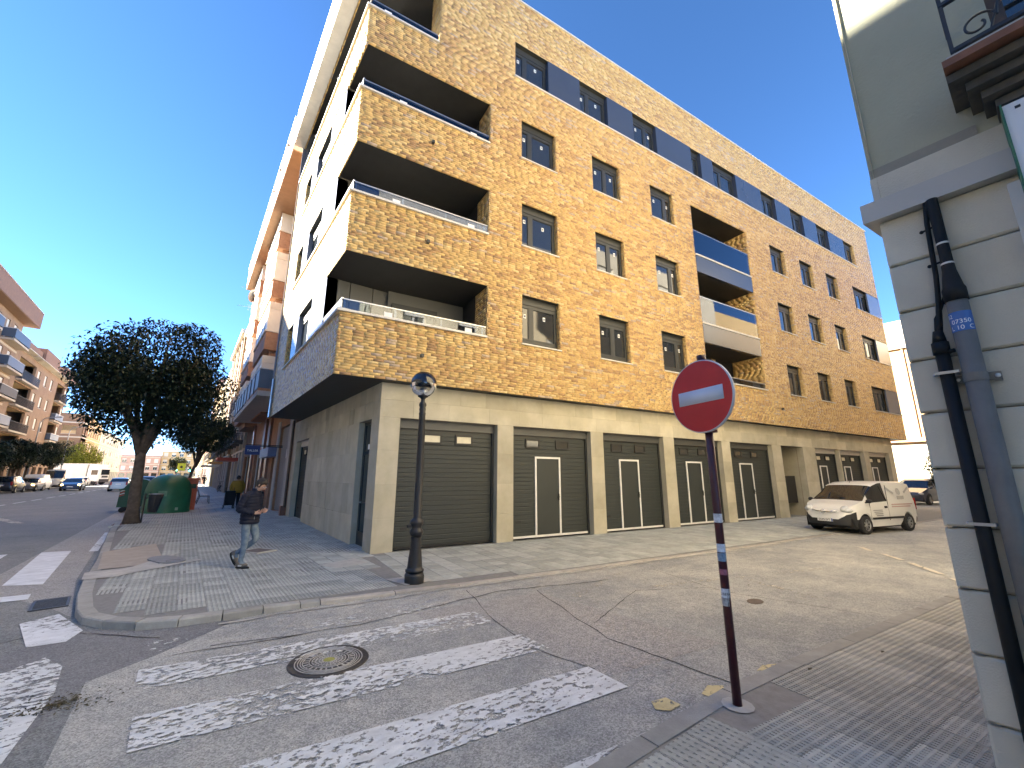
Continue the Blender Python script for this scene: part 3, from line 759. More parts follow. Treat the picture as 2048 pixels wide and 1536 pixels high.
def cluster(u, z):
    return (math.sin(u * 1.7 + z * 2.3) + math.sin(u * .63 - z * 1.9 + 1.3) + math.sin(u * 3.1 + z * .7 + 4.0)) / 3
def tone_pick(u, z):
    c = cluster(u, z); r = random.random() - .07 * c
    if r < .05: return random.uniform(.0, .10)
    if r < .27: return random.uniform(.12, .30)
    if r < .76: return random.uniform(.34, .55)
    if r < .95: return random.uniform(.56, .80)
    return random.uniform(.86, 1.0)
BL, BH, J = .252, .0670, .009
def bricks(fr, u0, u1, z0, z1, ops, d=0.0, t=.05, dj=.001):
    """list of (fr, ua, ub, za, zb, d, tone, thickness)"""
    out = []; n = int(round((z1 - z0) / BH)); h = (z1 - z0) / n
    for k in range(n):
        za = z0 + k * h + J / 2; zb = z0 + (k + 1) * h - J / 2; mid = (za + zb) / 2
        off = random.choice((0, .5, .25, .75, .33)) * BL
        for s, e in free_spans(u0, u1, [(o[0], o[1]) for o in ops if o[2] < mid < o[3]]):
            x = s - ((s - off) % BL)
            while x < e - .01:
                a, b = max(s, x) + (J / 2 if x > s else 0), min(e, x + BL) - (J / 2 if x + BL < e else 0)
                if b - a > .03: out.append((fr, a, b, za, zb, d + random.uniform(-dj, dj), tone_pick(a, za), t))
                x += BL
    return out
BR = bricks(FB, 0, 32.21, ZS, ZTOP, ops_r, 0.0)
BR_L = bricks(FLB, LEND, 0, ZS, ZTOP, LOPS, 0.0)
# brick jambs of the windows and balconies (turned frames whose outside faces into the opening)
class Jamb:
    def __init__(s, fr, u, side): s.fr = fr; s.u0 = u; s.s = side; s.u = fr.i; s.o = fr.p(u, 0)
    def p(s, u, z, d=0): return s.fr.p(s.u0 - s.s * d, z, u)
JB = []
for (a, b, c, e) in [w_[:4] for w_ in WIN + SMALL] + [(28.50, 30.48, c, e) for (_, _, c, e) in ENDW] + [(4.65, 29.75, TB0, TB1)]:
    for u, sd in ((a, 1), (b, -1)):
        if u == 30.48: continue
        JB += bricks(Jamb(FB, u, sd), .012, .185, c, e, [], -.004, .02)
for (a, b, c, e) in CB: JB += bricks(Jamb(FB, b, -1), .012, .80, c, e, [], -.004, .02)
JB += bricks(Jamb(FB, 2.02, -1), .012, .9, 14.31, 17.95, [], -.004, .02)
JB += bricks(Jamb(FB, RECESS[0], 1), .012, 1.4, RECESS[2], RECESS[3], [], -.004, .02) + bricks(Jamb(FB, RECESS[1], -1), .012, 1.4, RECESS[2], RECESS[3], [], -.004, .02)
def brick_arrays(lst):
    V = np.zeros((len(lst), 8, 3)); T = np.zeros((len(lst), 5))
    for i, (fr, a, b, za, zb, d, t, th) in enumerate(lst):
        if isinstance(fr, Jamb): P = [fr.p(u, z, dd) for dd in (d, d + th) for z in (za, zb) for u in (a, b)]
        else:
            o, U, I = fr.o, fr.u, fr.i
            P = [(o.x + U.x * u + I.x * dd, o.y + U.y * u + I.y * dd, z) for dd in (d, d + th) for z in (za, zb) for u in (a, b)]
        for k in range(8): V[i, k] = P[k]
        T[i, :] = t
    return V, T
BF = np.array([[0, 1, 3, 2], [0, 4, 5, 1], [2, 3, 7, 6], [0, 2, 6, 4], [1, 5, 7, 3]])
def brick_mesh(name, lst, root=None):
    V, T = brick_arrays(lst); n = len(lst)
    F = (BF[None] + (np.arange(n) * 8)[:, None, None]).reshape(-1, 4)
    me = bpy.data.meshes.new(name); me.vertices.add(n * 8); me.vertices.foreach_set('co', V.reshape(-1))
    me.loops.add(F.size); me.loops.foreach_set('vertex_index', F.reshape(-1).astype(np.int32))
    me.polygons.add(len(F)); me.polygons.foreach_set('loop_start', np.arange(0, F.size, 4, dtype=np.int32))
    me.update(calc_edges=True); me.validate()
    a = me.attributes.new('tone', 'FLOAT', 'FACE'); a.data.foreach_set('value', T.reshape(-1).astype(np.float32))
    me.materials.append(M_brick)
    return me
def bdist(b): return (Vector(b[0].p((b[1] + b[2]) / 2, (b[3] + b[4]) / 2)) - camxy).length
BR.sort(key=bdist)
allb = [b for b in BR if b[2] - b[1] > .2][:300]; single = {id(b) for b in allb}
for b in allb: link('brick', brick_mesh('brick', [b]), B)
tag(link('brick_courses', brick_mesh('brick_courses', [b for b in BR if id(b) not in single] + JB), B), kind='stuff')
tag(link('brick_courses', brick_mesh('brick_courses', BR_L), B), kind='stuff')

# ---- windows
W_CACHE = {}
def window(root, fr, u0, u1, z0, z1, mull=(.5,), depth=.17, lintel=.22, stick=True, low=False, sill=True, mats=None, fr_m=None, name='window', sticker_rows=None):
    w_, h_ = round(u1 - u0, 3), round(z1 - z0, 3)
    fm = fr_m or M_anth2; gm = mats or M_glass
    key = (w_, h_, mull, depth, lintel, low, fm.name, gm.name, sill)
    if key not in W_CACHE:
        f = MB(); d0, d1 = depth, depth + .07; ht = h_ - lintel; t = .06
        if lintel: f.box(.004, w_ - .004, ht, h_ - .004, depth - .02, d1 + .01)
        f.box(.004, t, .004, ht, d0, d1); f.box(w_ - t, w_ - .004, .004, ht, d0, d1); f.box(t, w_ - t, ht - t, ht, d0, d1); f.box(t, w_ - t, .004, t + (.13 if low else 0), d0, d1)
        zb = t + (.13 if low else 0); panes = []
        xs = [t] + [m_ * w_ for m_ in mull] + [w_ - t]
        for x in xs[1:-1]: f.box(x - .045, x + .045, zb, ht - t, d0 - .012, d1)
        for i in range(len(xs) - 1):
            a = xs[i] + (.045 if i else 0); b = xs[i + 1] - (.045 if i < len(xs) - 2 else 0); e = .045
            f.box(a, a + e, zb, ht - t, d0 - .008, d1 - .01); f.box(b - e, b, zb, ht - t, d0 - .008, d1 - .01)
            f.box(a + e, b - e, zb, zb + e, d0 - .008, d1 - .01); f.box(a + e, b - e, ht - t - e, ht - t, d0 - .008, d1 - .01)
            panes.append((a + e, b - e, zb + e, ht - t - e))
        pm = []
        for p in panes:
            q_ = MB(); q_.box(p[0] - .003, p[1] + .003, p[2] - .003, p[3] + .003, d0 + .02, d0 + .045); pm.append(lmesh(q_, 'pane', gm))
        s_ = MB(); s_.box(-.03, w_ + .03, -.028, .006, -.045, depth + .02)
        W_CACHE[key] = (lmesh(f, 'window', fm), pm, panes, lmesh(s_, 'sill', M_alu), d0)
    fme, pm, panes, sme, d0 = W_CACHE[key]
    o = link(name, fme, root, rel(root, fr.m(u0, z0)))
    for k, p in enumerate(pm):
        link('pane', p, o)
        if stick:
            a, b, c, e = panes[k]; s_ = min(.10, (b - a) * .5)
            x = a + .03 + (b - a - s_ - .06) * (.35 if k == 0 else .55); z = e - .30 + random.uniform(-.04, .05)
            link('sticker', STICK, o, Matrix.Translation((x, d0 + .017, z)))
    if sill: link('sill', sme, o)
    return o
q_ = MB(); q_.box(0, .085, 0, .125, -.003, .003); q_.cm = 1; q_.box(.02, .065, .03, .095, -.0045, -.002)
STICK = q_.mesh('sticker', [M_sticker, M_stickin])
for (a, b, c, e, k) in WIN: window(B, FB, a, b, c, e, ((.30,), (.52,), (.70,))[k], low=c < 6)
for (a, b, c, e) in SMALL: window(B, FB, a, b, c, e, (.62,), stick=False)
for (a, b, c, e) in ENDW:
    window(B, FB, a, b, c, e, (.35, .68), stick=False, sill=False)
    q_ = MB(); q_.box(b, 32.20, c + .005, e - .005, .012, .09, FB); q_.build('facade_panel', M_bluegrey, B)
    q_ = MB(); q_.box(a - .02, 32.23, c - .035, c, -.045, .2, FB); q_.build('sill', M_alu, B)
for k, (a, b) in enumerate(TOPW): window(B, FB, a, b, TB0 + .005, TB1, ((.34,), (.34,), (.6,), (), (.4,), (.5,), (.5,), (.5,), (.5,))[k], stick=k < 3, sill=False)
for (a, b), (c, e) in zip(TOPW, TOPW[1:]):
    q_ = MB(); q_.box(b, c, TB0 + .006, TB1 - .004, -.004, .20, FB); q_.build('facade_panel', M_navy, B)
q_ = MB(); q_.box(4.62, 29.78, TB0 - .045, TB0, -.05, .2, FB); q_.build('sill', M_alu, B)
q_ = MB(); q_.box(4.62, 29.78, TB1, TB1 + .03, .012, .2, FB); q_.build('lintel', M_anth2, B)
for (a, b, c, e) in [w_[:4] for w_ in WIN + SMALL] + [(28.5, 32.2, c, e) for _, _, c, e in ENDW]:
    q_ = MB(); q_.box(a, b, e - .012, e + .004, .004, .19, FB); q_.build('lintel', M_anth2, B)
# main street windows and panels between them
for (a, b, c, e) in LW: window(B, FLB, a, b, c, e, (.5,) if b - a > 1.2 else (), depth=.16, stick=False, sill=False, name='window')
for c, e in ((5.45, 6.89), (8.53, 9.95), (11.65, 13.0)):
    for a, b in ((-3.3, -1.69), (-6.05, -5.15)):
        q_ = MB(); q_.box(a, b, c + .004, e - .004, .015, .3, FLB); q_.build('facade_panel', M_bluegrey, B)
    q_ = MB(); q_.box(-7.03, 0, c - .04, c, -.05, .25, FLB); q_.build('sill', M_alu, B)
    q_ = MB(); q_.box(-7.0, -1.69, e - .01, e + .006, .004, .25, FLB); q_.build('lintel', M_anth2, B)
    JL = bricks(Jamb(FLB, -7.0, 1), .012, .2, c, e, [], -.004, .02); tag(link('brick_courses', brick_mesh('brick_courses', JL), B), kind='stuff')
q_ = MB(); q_.box(LEND - .02, LEND, 3.89, 17.9, -.06, .5, FLB); q_.build('end_panel', M_bluegrey, B)
q_ = MB(); q_.box(LEND, LEND + .25, 3.9, 5.4, -.06, -.012, FLB); q_.build('end_panel', M_bluegrey, B)

# ---- corner balconies
def corner_balcony(z0, z1, n):
    s = MB(); s.prism([FB.p(-.0, 0, .02).xy, FB.p(3.95, 0, .02).xy, FB.p(3.95, 0, 2.4).xy, (KX + 2.6, KY + 1.75), (KX + .02, KY + 1.75)], z1 + .0, z1 + .06)
    s.build('balcony_ceiling', M_black, B)
    s = MB(); s.prism([FB.p(.02, 0, .03).xy, FB.p(3.95, 0, .03).xy, FB.p(3.95, 0, 2.4).xy, (KX + 2.6, KY + 1.75), (KX + .03, KY + 1.75)], z0 - .25, z0 - .18)
    s.build('balcony_floor', M_conc, B)
    bw = MB(); bw.box(1.45, 3.9, z0 - .2, z1, 1.75, 1.82, FB); bw.build('balcony_wall', M_greypan, B)
    bw = MB(); bw.box(3.775, 3.85, z0 - .2, z1, .80, 1.75, FB); bw.build('balcony_wall', M_black, B)
    for k in range(3):
        bw = MB(); bw.box(-1.70 - .03, -1.69, z0 - .2, z1 - .005, .02 + k * .62, .62 + k * .62, FLB); bw.build('balcony_panel', M_greypan, B)
    wx = 1.65 if n else 1.55
    window(B, FB, wx, wx + 1.35, z0 - .17, z0 + 1.12, (.5,), depth=1.66, lintel=.12, stick=False, sill=False, mats=M_glass_b, name='balcony_door')
    c = MB(); c.prism([FB.p(-.06, 0, -.06).xy, FB.p(3.74, 0, -.06).xy, FB.p(3.74, 0, .16).xy, FB.p(.12, 0, .16).xy, (KX + .16, KY + 1.67), (KX - .06, KY + 1.67)], z0 - .04, z0 + .012)
    c.build('parapet_coping', M_alu, B)
    g = MB(); g.box(.06, 3.735, z0 + .02, z0 + .27, .045, .057, FB); o = g.build('glass_railing', M_rail, B)
    r = MB(); r.box(.03, 3.74, z0 + .27, z0 + .30, .035, .068, FB)
    for k in range(4): r.box(.08 + k * 1.18, .12 + k * 1.18, z0 + .012, z0 + .27, .06, .08, FB)
    r.build('handrail', M_steel, B)
    r = MB(); r.box(-1.66, -.06, z0 + .02, z0 + .27, .04, .055, FLB); r.box(-1.68, .0, z0 + .27, z0 + .30, .03, .065, FLB); r.build('handrail', M_steel, B)
    for k, u in enumerate((1.0, 3.12)):
        t = MB(); t.box(u, u + .2, z0 + .05, z0 + .16, .041, .044, FB); t.build('sticker', M_sticker, B)
    l = MB(); l.box(1.93, 2.0, z0 - .86, z0 - .78, -.09, 0, FB); l.build('wall_spotlight', M_anth2, B)
for n, (z0, z1) in enumerate(((5.40, 6.90), (8.51, 10.0), (11.59, 13.08))): corner_balcony(z0, z1, n)
# top terrace
t = MB(); t.prism([FB.p(.02, 0, .03).xy, FB.p(2.2, 0, .03).xy, FB.p(2.2, 0, 2.5).xy, (KX + 2.5, KY + 8.9), (KX + .03, KY + 8.9)], 14.05, 14.12); t.build('terrace_floor', M_conc, B)
c = MB(); c.prism([FB.p(-.06, 0, -.06).xy, FB.p(2.0, 0, -.06).xy, FB.p(2.0, 0, .16).xy, FB.p(.12, 0, .16).xy, (KX + .16, KY + 8.92), (KX - .06, KY + 8.92)], 14.27, 14.322); c.build('parapet_coping', M_alu, B)
g = MB(); g.box(.06, 2.0, 14.33, 14.60, .045, .057, FB); g.build('glass_railing', M_rail_b, B)
r = MB(); r.box(.03, 2.0, 14.6, 14.63, .035, .068, FB); r.box(-8.9, 0, 14.6, 14.63, .03, .065, FLB); r.build('handrail', M_steel, B)
g = MB(); g.box(-8.9, -.06, 14.33, 14.6, .045, .057, FLB); g.build('glass_railing', M_rail, B)
q_ = MB(); q_.box(-.02, .02, 14.5, 14.56, -.06, 0, Fr((KX, KY + 3), (0, -1))); q_.box(-.02, .02, 14.5, 14.56, -.06, 0, Fr((KX, KY + 6), (0, -1))); q_.build('scupper', M_anth2, B)
q_ = MB(); q_.box(.4, .6, 14.36, 14.5, .041, .044, FB); q_.build('sticker', M_sticker, B)
t = MB(); t.box(-9.0, .4, 16.1, 17.95, -.42, .03, FLB); t.build('roof_fascia', mat('white_fascia', (.74, .72, .66), .7, .1, 2.5, .2, 60), B)
t = MB(); t.prism([FB.p(.0, 0, .03).xy, FB.p(2.4, 0, .03).xy, FB.p(2.4, 0, 2.6).xy, (KX + 2.6, KY + 8.9), (KX + .03, KY + 8.9)], 17.0, 17.1); t.build('terrace_ceiling', M_black, B)
bw = MB(); bw.box(-8.9, -1.9, 14.1, 17.0, 1.9, 2.0, FLB); bw.build('terrace_wall', M_greypan, B)
bw = MB(); bw.box(1.2, 3.2, 14.1, 17.0, 1.9, 2.0, FB); bw.build('terrace_wall', M_greypan, B)
for k in range(3): window(B, FLB, -7.9 + k * 2.2, -6.3 + k * 2.2, 14.2, 16.3, (.5,), depth=1.78, lintel=.1, stick=False, sill=False, name='balcony_door')
# coping along the roof
c = MB(); c.box(1.98, 32.25, 17.95, 18.0, -.05, .3, FB); c.build('roof_coping', M_alu, B)

# ---- stacked balconies in the middle of the side street front
a, b, z0, z1 = RECESS
for zc, zt in ((6.90, 7.68), (9.96, 10.70)):
    q_ = MB(); q_.box(a + .02, b - .02, zc, zt, .0, .12, FB); q_.build('balcony_front_panel', M_navy, B)
    q_ = MB(); q_.box(a + .01, b - .01, zt, zt + .06, -.03, .2, FB); q_.build('parapet_coping', M_alu, B)
    q_ = MB(); q_.box(a + .02, b - .02, zc + .02, zc + .22, .12, 1.5, FB); q_.build('balcony_floor', M_black, B)
    q_ = MB(); q_.box(a + .03, b - .03, zt + .08, zt + 1.16, .03, .045, FB); q_.build('glass_railing', M_rail_b if zc > 8 else M_rail, B)
    q_ = MB(); q_.box(a + .02, b - .02, zt + 1.16, zt + 1.19, .02, .055, FB)
    for k in range(5): q_.box(a + .25 + k * .88, a + .28 + k * .88, zt + .06, zt + .2, .05, .08, FB)
    q_.build('handrail', M_steel, B)
q_ = MB(); q_.box(a + .03, b - .03, 5.42, 5.64, .03, .045, FB); q_.build('glass_railing', M_rail, B)
q_ = MB(); q_.box(a + .02, b - .02, 5.64, 5.67, .02, .055, FB); q_.build('handrail', M_steel, B)
q_ = MB(); q_.box(a - .03, b + .03, 5.36, 5.405, -.05, .25, FB); q_.build('parapet_coping', M_alu, B)
q_ = MB(); q_.box(a, b, 13.07, 13.13, .012, 1.5, FB); q_.build('balcony_ceiling', M_black, B)
q_ = MB(); q_.box(a, b, 5.15, 5.25, .05, 1.5, FB); q_.build('balcony_floor', M_conc, B)
q_ = MB(); q_.box(a - .05, b + .05, 5.1, 13.1, 1.45, 1.52, FB); q_.build('balcony_wall', M_black, B)
for zz0 in (5.25, 7.15, 10.2):
    RB = bricks(FB, a + .02, a + .95, zz0, zz0 + 1.9 if zz0 < 6 else zz0 + 2.75, [], 1.40, .04)
    tag(link('brick_courses', brick_mesh('brick_courses', RB), B), kind='stuff')
    RB = bricks(FB, a + 2.5, a + 2.8, zz0, zz0 + 1.9 if zz0 < 6 else zz0 + 2.75, [], 1.40, .04)
    tag(link('brick_courses', brick_mesh('brick_courses', RB), B), kind='stuff')
    window(B, FB, a + 1.0, a + 2.45, zz0 + .02, zz0 + 2.2 if zz0 > 6 else zz0 + 1.6, (.5,), depth=1.34, lintel=.1, stick=False, sill=False, mats=M_glass_b, name='balcony_door')
q_ = MB(); q_.box(a + 2.9, a + 3.6, 5.42, 5.72, .5, .9, FB); q_.build('packing_box', mat('cardboard', (.60, .52, .40), .85), B)
for u, z in ((18.4, 4.6),):
    l = MB(); l.box(u, u + .07, z, z + .08, -.09, 0, FB); l.build('wall_spotlight', M_anth2, B)

# ---- soffit under the overhang
q_ = MB(); q_.prism([FB.p(.004, 0, .004).xy, FB.p(32.2, 0, .004).xy, FR.p(31.0, 0, .10).xy, (.1, .1), (.1, 8.75), (KX + .004, 8.75)], ZS, ZS + .06); q_.build('soffit', M_black, B)

# ---- stone ground floor: slabs hung on a backing wall
GAR = [(.48, 3.15), (3.64, 6.44), (6.94, 9.75), (10.29, 13.08), (13.62, 16.64), (20.35, 22.77), (22.90, 25.64), (26.24, 28.91)]
PORTAL = (17.37, 19.23)
GT = 3.06; RV = .26
g_ops = [(a, b, -.1, GT) for a, b in GAR + [PORTAL]]
l_ops = [(-1.485, -.54, -.1, GT), (-9.32, -7.18, -.1, GT)]
mb = MB(); wall_cells(mb, FR, .03, 29.5, -.1, ZS, g_ops, .035, reveal=RV); wall_cells(mb, FL, -10.0, -.03, -.1, ZS, l_ops, .035, reveal=RV); mb.build('stone_wall_back', M_backing, B)
rows = [-.02, .74, 1.50, 2.28, GT, ZS]
def slabs(fr, u0, u1, ops, wd):
    for k in range(5):
        za, zb = rows[k], rows[k + 1]; mid = (za + zb) / 2
        zs = [(za, zb)] if k < 4 else [(za, za + .42), (za + .42, zb)]
        for z_a, z_b in zs:
            for s, e in free_spans(u0, u1, [(o[0], o[1]) for o in ops if o[2] < mid < o[3]]):
                n = max(1, int(round((e - s) / wd)))
                cuts = [s + (e - s) * (i + (random.uniform(-.2, .2) if 0 < i < n else 0)) / n for i in range(n + 1)]
                for p, q in zip(cuts, cuts[1:]):
                    m_ = MB(); m_.ct = random.choice((.86, .94, 1.0, 1.0, 1.06, 1.12)) * random.uniform(.97, 1.03); d = random.uniform(-.002, .002)
                    m_.box(p + (.0015 if p > s else 0), q - (.0015 if q < e else 0), z_a + .0015, z_b - .0015, d, .03, fr); m_.build('stone_slab', M_slab, B, tone=True)
slabs(FR, .0, 29.5, g_ops, .95); slabs(FL, -10.0, -.004, l_ops, .5)
for fr, ops in ((FR, g_ops), (FL, l_ops)):
    for a, b, c, e in ops:
        for u0, u1 in ((a - .02, a + .004), (b - .004, b + .02)):
            rv = MB(); rv.ct = .97; rv.box(u0, u1, 0, GT, .001, RV, fr); rv.build('stone_reveal', M_slab, B, tone=True)
# garage doors: slatted leaf, two portholes, some with a wicket door in a white frame
SL = .113
def slat_mesh(w_):
    m_ = MB(); c = .010; h = SL - .006
    m_.q((0, 0, c), (w_, 0, c), (w_, 0, h - c), (0, 0, h - c)); m_.q((0, .006, 0), (w_, .006, 0), (w_, 0, c), (0, 0, c)); m_.q((0, 0, h - c), (w_, 0, h - c), (w_, .006, h), (0, .006, h))
    m_.q((0, .02, 0), (0, .006, 0), (0, 0, c), (0, 0, h - c), (0, .006, h), (0, .02, h)); m_.q((w_, .02, 0), (w_, .02, h), (w_, .006, h), (w_, 0, h - c), (w_, 0, c), (w_, .006, 0))
    return m_.mesh('slat', M_anth)
def porthole_mesh(gm):
    m_ = MB(); w_, h_, t, d = .50, .26, .045, -.03
    for a, b, c, e in ((0, w_, 0, t), (0, w_, h_ - t, h_), (0, t, t, h_ - t), (w_ - t, w_, t, h_ - t)): m_.box(a, b, c, e, d, .004)
    m_.cm = 1; m_.box(t, w_ - t, t, h_ - t, -.012, .0)
    return m_.mesh('porthole', [M_black, gm])
PORT = porthole_mesh(M_porth); PORT_REFLECT = porthole_mesh(mat('porthole_reflection', (.62, .58, .44), .35, .08, 6))  # second version: bright reflection in the pane painted as a pale colour
def garage(fr, a, b, wicket, ports, lit=False, white_sill=True, top=2.84):
    w_ = b - a - .02; g = MB(); d = RV - .02
    g.box(a + .01, b - .01, .03, top, d + .012, d + .06, fr)
    o = g.build('garage_door', M_anth2, B)
    sm = slat_mesh(w_)
    n = int((top - .10) / SL)
    for k in range(n): link('slat', sm, o, fr.m(a + .01, .08 + k * SL, d - .004))
    h = MB(); h.box(a + .004, b - .004, top, GT, d - .06, d + .06, fr); h.box(a + .004, b - .004, GT - .03, GT, d - .10, d - .06, fr); h.build('lintel_box', M_lintel if not lit else M_alu, o)
    s_ = MB(); s_.box(b - .075, b - .012, .02, top, d - .05, d - .005, fr); s_.box(a + .012, a + .06, .02, top, d - .05, d - .005, fr); s_.build('guide_rail', M_anth2, o)
    for u in ports: link('porthole', PORT_REFLECT if lit or not wicket else PORT, o, fr.m(a + u, 2.485, d - .006))
    v = MB(); v.box(a + .22, a + .38, .45, .51, d - .012, d, fr); v.build('vent', M_black, o)
    if wicket:
        p = MB(); q0, q1 = wicket; t = .055
        p.box(a + q0, a + q0 + t, .10, 2.25, d - .035, d, fr); p.box(a + q1 - t, a + q1, .10, 2.25, d - .035, d, fr); p.box(a + q0 + t, a + q1 - t, 2.25 - t, 2.25, d - .035, d, fr)
        p.build('wicket_frame', M_whitefr, o)
        p = MB(); p.box(a + q0 + t, a + q1 - t, .12, 2.19, d - .018, d, fr); p.build('wicket_door', M_anth, o)
        p = MB(); p.box(a + q1 - .15, a + q1 - .065, 1.10, 1.13, d - .07, d - .05, fr); p.box(a + q1 - .095, a + q1 - .065, 1.02, 1.2, d - .055, d - .018, fr); p.build('handle', M_black, o)
        p = MB(); p.box(a + .02, b - .02, .045, .10, d - .03, d + .01, fr); p.build('threshold', M_whitefr, o)
    else:
        p = MB(); p.box(a + .01, b - .01, .03, .075, d - .02, d + .01, fr); p.build('threshold', M_black, o)
    return o
for k, (a, b) in enumerate(GAR):
    w_ = b - a
    garage(FR, a, b, None if k == 0 else ((.85, 1.75) if k < 5 else (.75, 1.45)), (.66, 1.53) if k == 0 else (w_ * .19, w_ * .57), lit=k > 4)
garage(FL, -9.32, -7.18, None, (.45, 1.2), lit=True)
# narrow street door on the main street
q_ = MB(); q_.box(-1.485, -.54, .04, GT, .17, .23, FL); o = q_.build('street_door', M_glass, B)
q_ = MB()
for a, b, c, e in ((-1.485, -1.40, .04, GT), (-.62, -.54, .04, GT), (-1.40, -.62, 2.22, 2.30), (-1.40, -.62, GT - .08, GT), (-1.40, -.62, .04, .35), (-1.40, -.62, 1.02, 1.06)): q_.box(a, b, c, e, .15, .20, FL)
q_.build('frame', M_anth2, o)
q_ = MB(); q_.box(-1.15, -.95, 2.35, 2.48, .163, .168, FL); q_.build('notice', M_sticker, o)
q_ = MB(); q_.box(-.98, -.68, 1.86, 1.90, .163, .168, FL); q_.box(-.98, -.68, 1.99, 2.03, .163, .168, FL); q_.box(-.98, -.94, 1.90, 1.99, .163, .168, FL); q_.box(-.72, -.68, 1.90, 1.99, .163, .168, FL); q_.build('notice', M_sticker, o)
q_ = MB(); q_.tube([FL.p(-1.34, 1.05, .11), FL.p(-1.22, 1.05, .11)], .012, 6); q_.tube([FL.p(-1.34, 1.05, .11), FL.p(-1.34, 1.05, .16)], .012, 6); q_.build('handle', M_steel, o)
# recessed entrance; a black panel stands in for the dark of its niche
a, b = PORTAL
q_ = MB(); q_.ct = .9; q_.box(a, b, 0, GT, 1.5, 1.56, FR); q_.box(a - .03, a, 0, GT, RV, 1.5, FR); q_.box(b, b + .03, 0, GT, RV, 1.5, FR); q_.build('entrance_wall', M_slab, B, tone=True)
q_ = MB(); q_.box(a - .02, b + .02, GT, GT + .05, .04, 1.55, FR); q_.build('entrance_ceiling', M_backing, B)
q_ = MB(); q_.box(a + .35, b - .02, .55, 1.75, .5, .58, FR); q_.build('dark_niche', M_black, B)
# inner cores so that light does not leak through, roof, blind sides
q_ = MB(); q_.prism([FB.p(2.2, 0, 2.3).xy, FB.p(32.2, 0, 2.3).xy, FB.p(32.2, 0, 7.5).xy, FB.p(12, 0, 8.5).xy, (KX + 2.3, 8.85), (KX + 2.3, 2.4)], 4.0, 17.4); q_.build('inner_wall', M_backing, B)
q_ = MB(); q_.prism([FR.p(.6, 0, 1.6).xy, FR.p(29.6, 0, 1.6).xy, FR.p(29.6, 0, 8).xy, (1.6, 9.9)], -.1, 3.88); q_.build('inner_wall', M_backing, B)
q_ = MB(); q_.prism([FB.p(1.98, 0, .05).xy, FB.p(32.2, 0, .05).xy, FB.p(32.2, 0, 7.5).xy, FB.p(12, 0, 8.5).xy, (KX + .05, 8.8), (KX + .05, KY + 2)], 17.42, 17.6); q_.build('roof_slab', M_conc, B)
q_ = MB(); q_.box(32.2, 32.24, ZS, ZTOP, .1, 7.5, FB); q_.build('end_wall', M_joint, B)
q_ = MB(); q_.box(29.5, 29.56, -.1, ZS, .0, 8, FR); q_.build('end_wall', M_backing, B)
q_ = MB(); q_.box(KX + .05, 12, 4.0, 17.5, 8.80, 8.86); q_.build('party_wall', M_joint, B)
# ------------------------------------------------------------------ generic street building pieces
M_frame_w = mat('white_window_frame', (.62, .60, .56), .5, .05)
M_frame_b = mat('brown_window_frame', (.09, .055, .035), .5, .08)
M_shut_w = mat('pale_roller_shutter', (.66, .63, .56), .6, .06)
M_shut_g = mat('grey_roller_shutter', (.22, .22, .225), .55, .08, 4)
M_obrick = mat('orange_brick', (.30, .155, .085), .8, .2, 6, .3, 60, col2=(.36, .20, .12), scale2=.8, mix2=.6)
M_tbrick = mat('tan_brick', (.29, .19, .12), .8, .16, 5, .3, 60, col2=(.24, .145, .09), scale2=.7, mix2=.6)
M_cream = mat('cream_render', (.56, .48, .35), .85, .10, 1.5, .2, 40, col2=(.50, .41, .29), scale2=.7)
M_cream2 = mat('pale_render', (.62, .57, .47), .85, .10, 1.5, .2, 40)
M_pinkr = mat('pink_render', (.52, .33, .26), .85, .10, 1.5)
M_ochre = mat('ochre_render', (.58, .42, .22), .85, .10, 1.5, .2, 40)
M_grey = mat('grey_render', (.40, .38, .35), .85, .10, 2, .2, 40)
M_railgrey = mat('blue_grey_railing', (.065, .09, .13), .45, .08, 3)
M_raildark = mat('dark_railing', (.05, .042, .04), .6, .15, 6)
M_soffit = mat('brown_soffit', (.26, .15, .085), .8, .1)
M_brown = mat('brown_tiles', (.20, .085, .05), .35, .15, 5)
M_darkshop = glass_mat('shop_glass', (.015, .016, .018), .05)
M_slate = mat('roof_slab_grey', (.28, .27, .26), .8)
W2 = {}
def win2(root, fr, u0, u1, z0, z1, shut=.5, fm=None, sm=None, depth=.15):
    fm = fm or M_frame_w; sm = sm or M_shut_w
    w_, h_, s_ = round(u1 - u0, 2), round(z1 - z0, 2), round(shut, 1)
    key = (w_, h_, s_, fm.name, sm.name, depth)
    if key not in W2:
        f = MB(); t = .07; d0, d1 = depth, depth + .06
        f.box(0, t, 0, h_, d0, d1); f.box(w_ - t, w_, 0, h_, d0, d1); f.box(t, w_ - t, 0, t, d0, d1); f.box(t, w_ - t, h_ - t, h_, d0, d1)
        if w_ > .9: f.box(w_ / 2 - .05, w_ / 2 + .05, t, h_ - t, d0, d1)
        f.box(-.03, w_ + .03, -.05, 0, -.05, depth)
        p = MB(); p.box(t, w_ - t, t, h_ - t, d0 + .03, d0 + .05)
        me_s = None
        if s_ > 0:
            q = MB(); q.box(.01, w_ - .01, h_ - s_ * (h_ - .02), h_ - .005, d0 - .05, d0 - .01); me_s = q.mesh('shutter', sm)
        W2[key] = (f.mesh('window', fm), p.mesh('pane', M_glass), me_s)
    f, p, s = W2[key]
    o = link('window', f, root, rel(root, fr.m(u0, z0)))
    link('pane', p, o)
    if s: link('shutter', s, o)
    return o
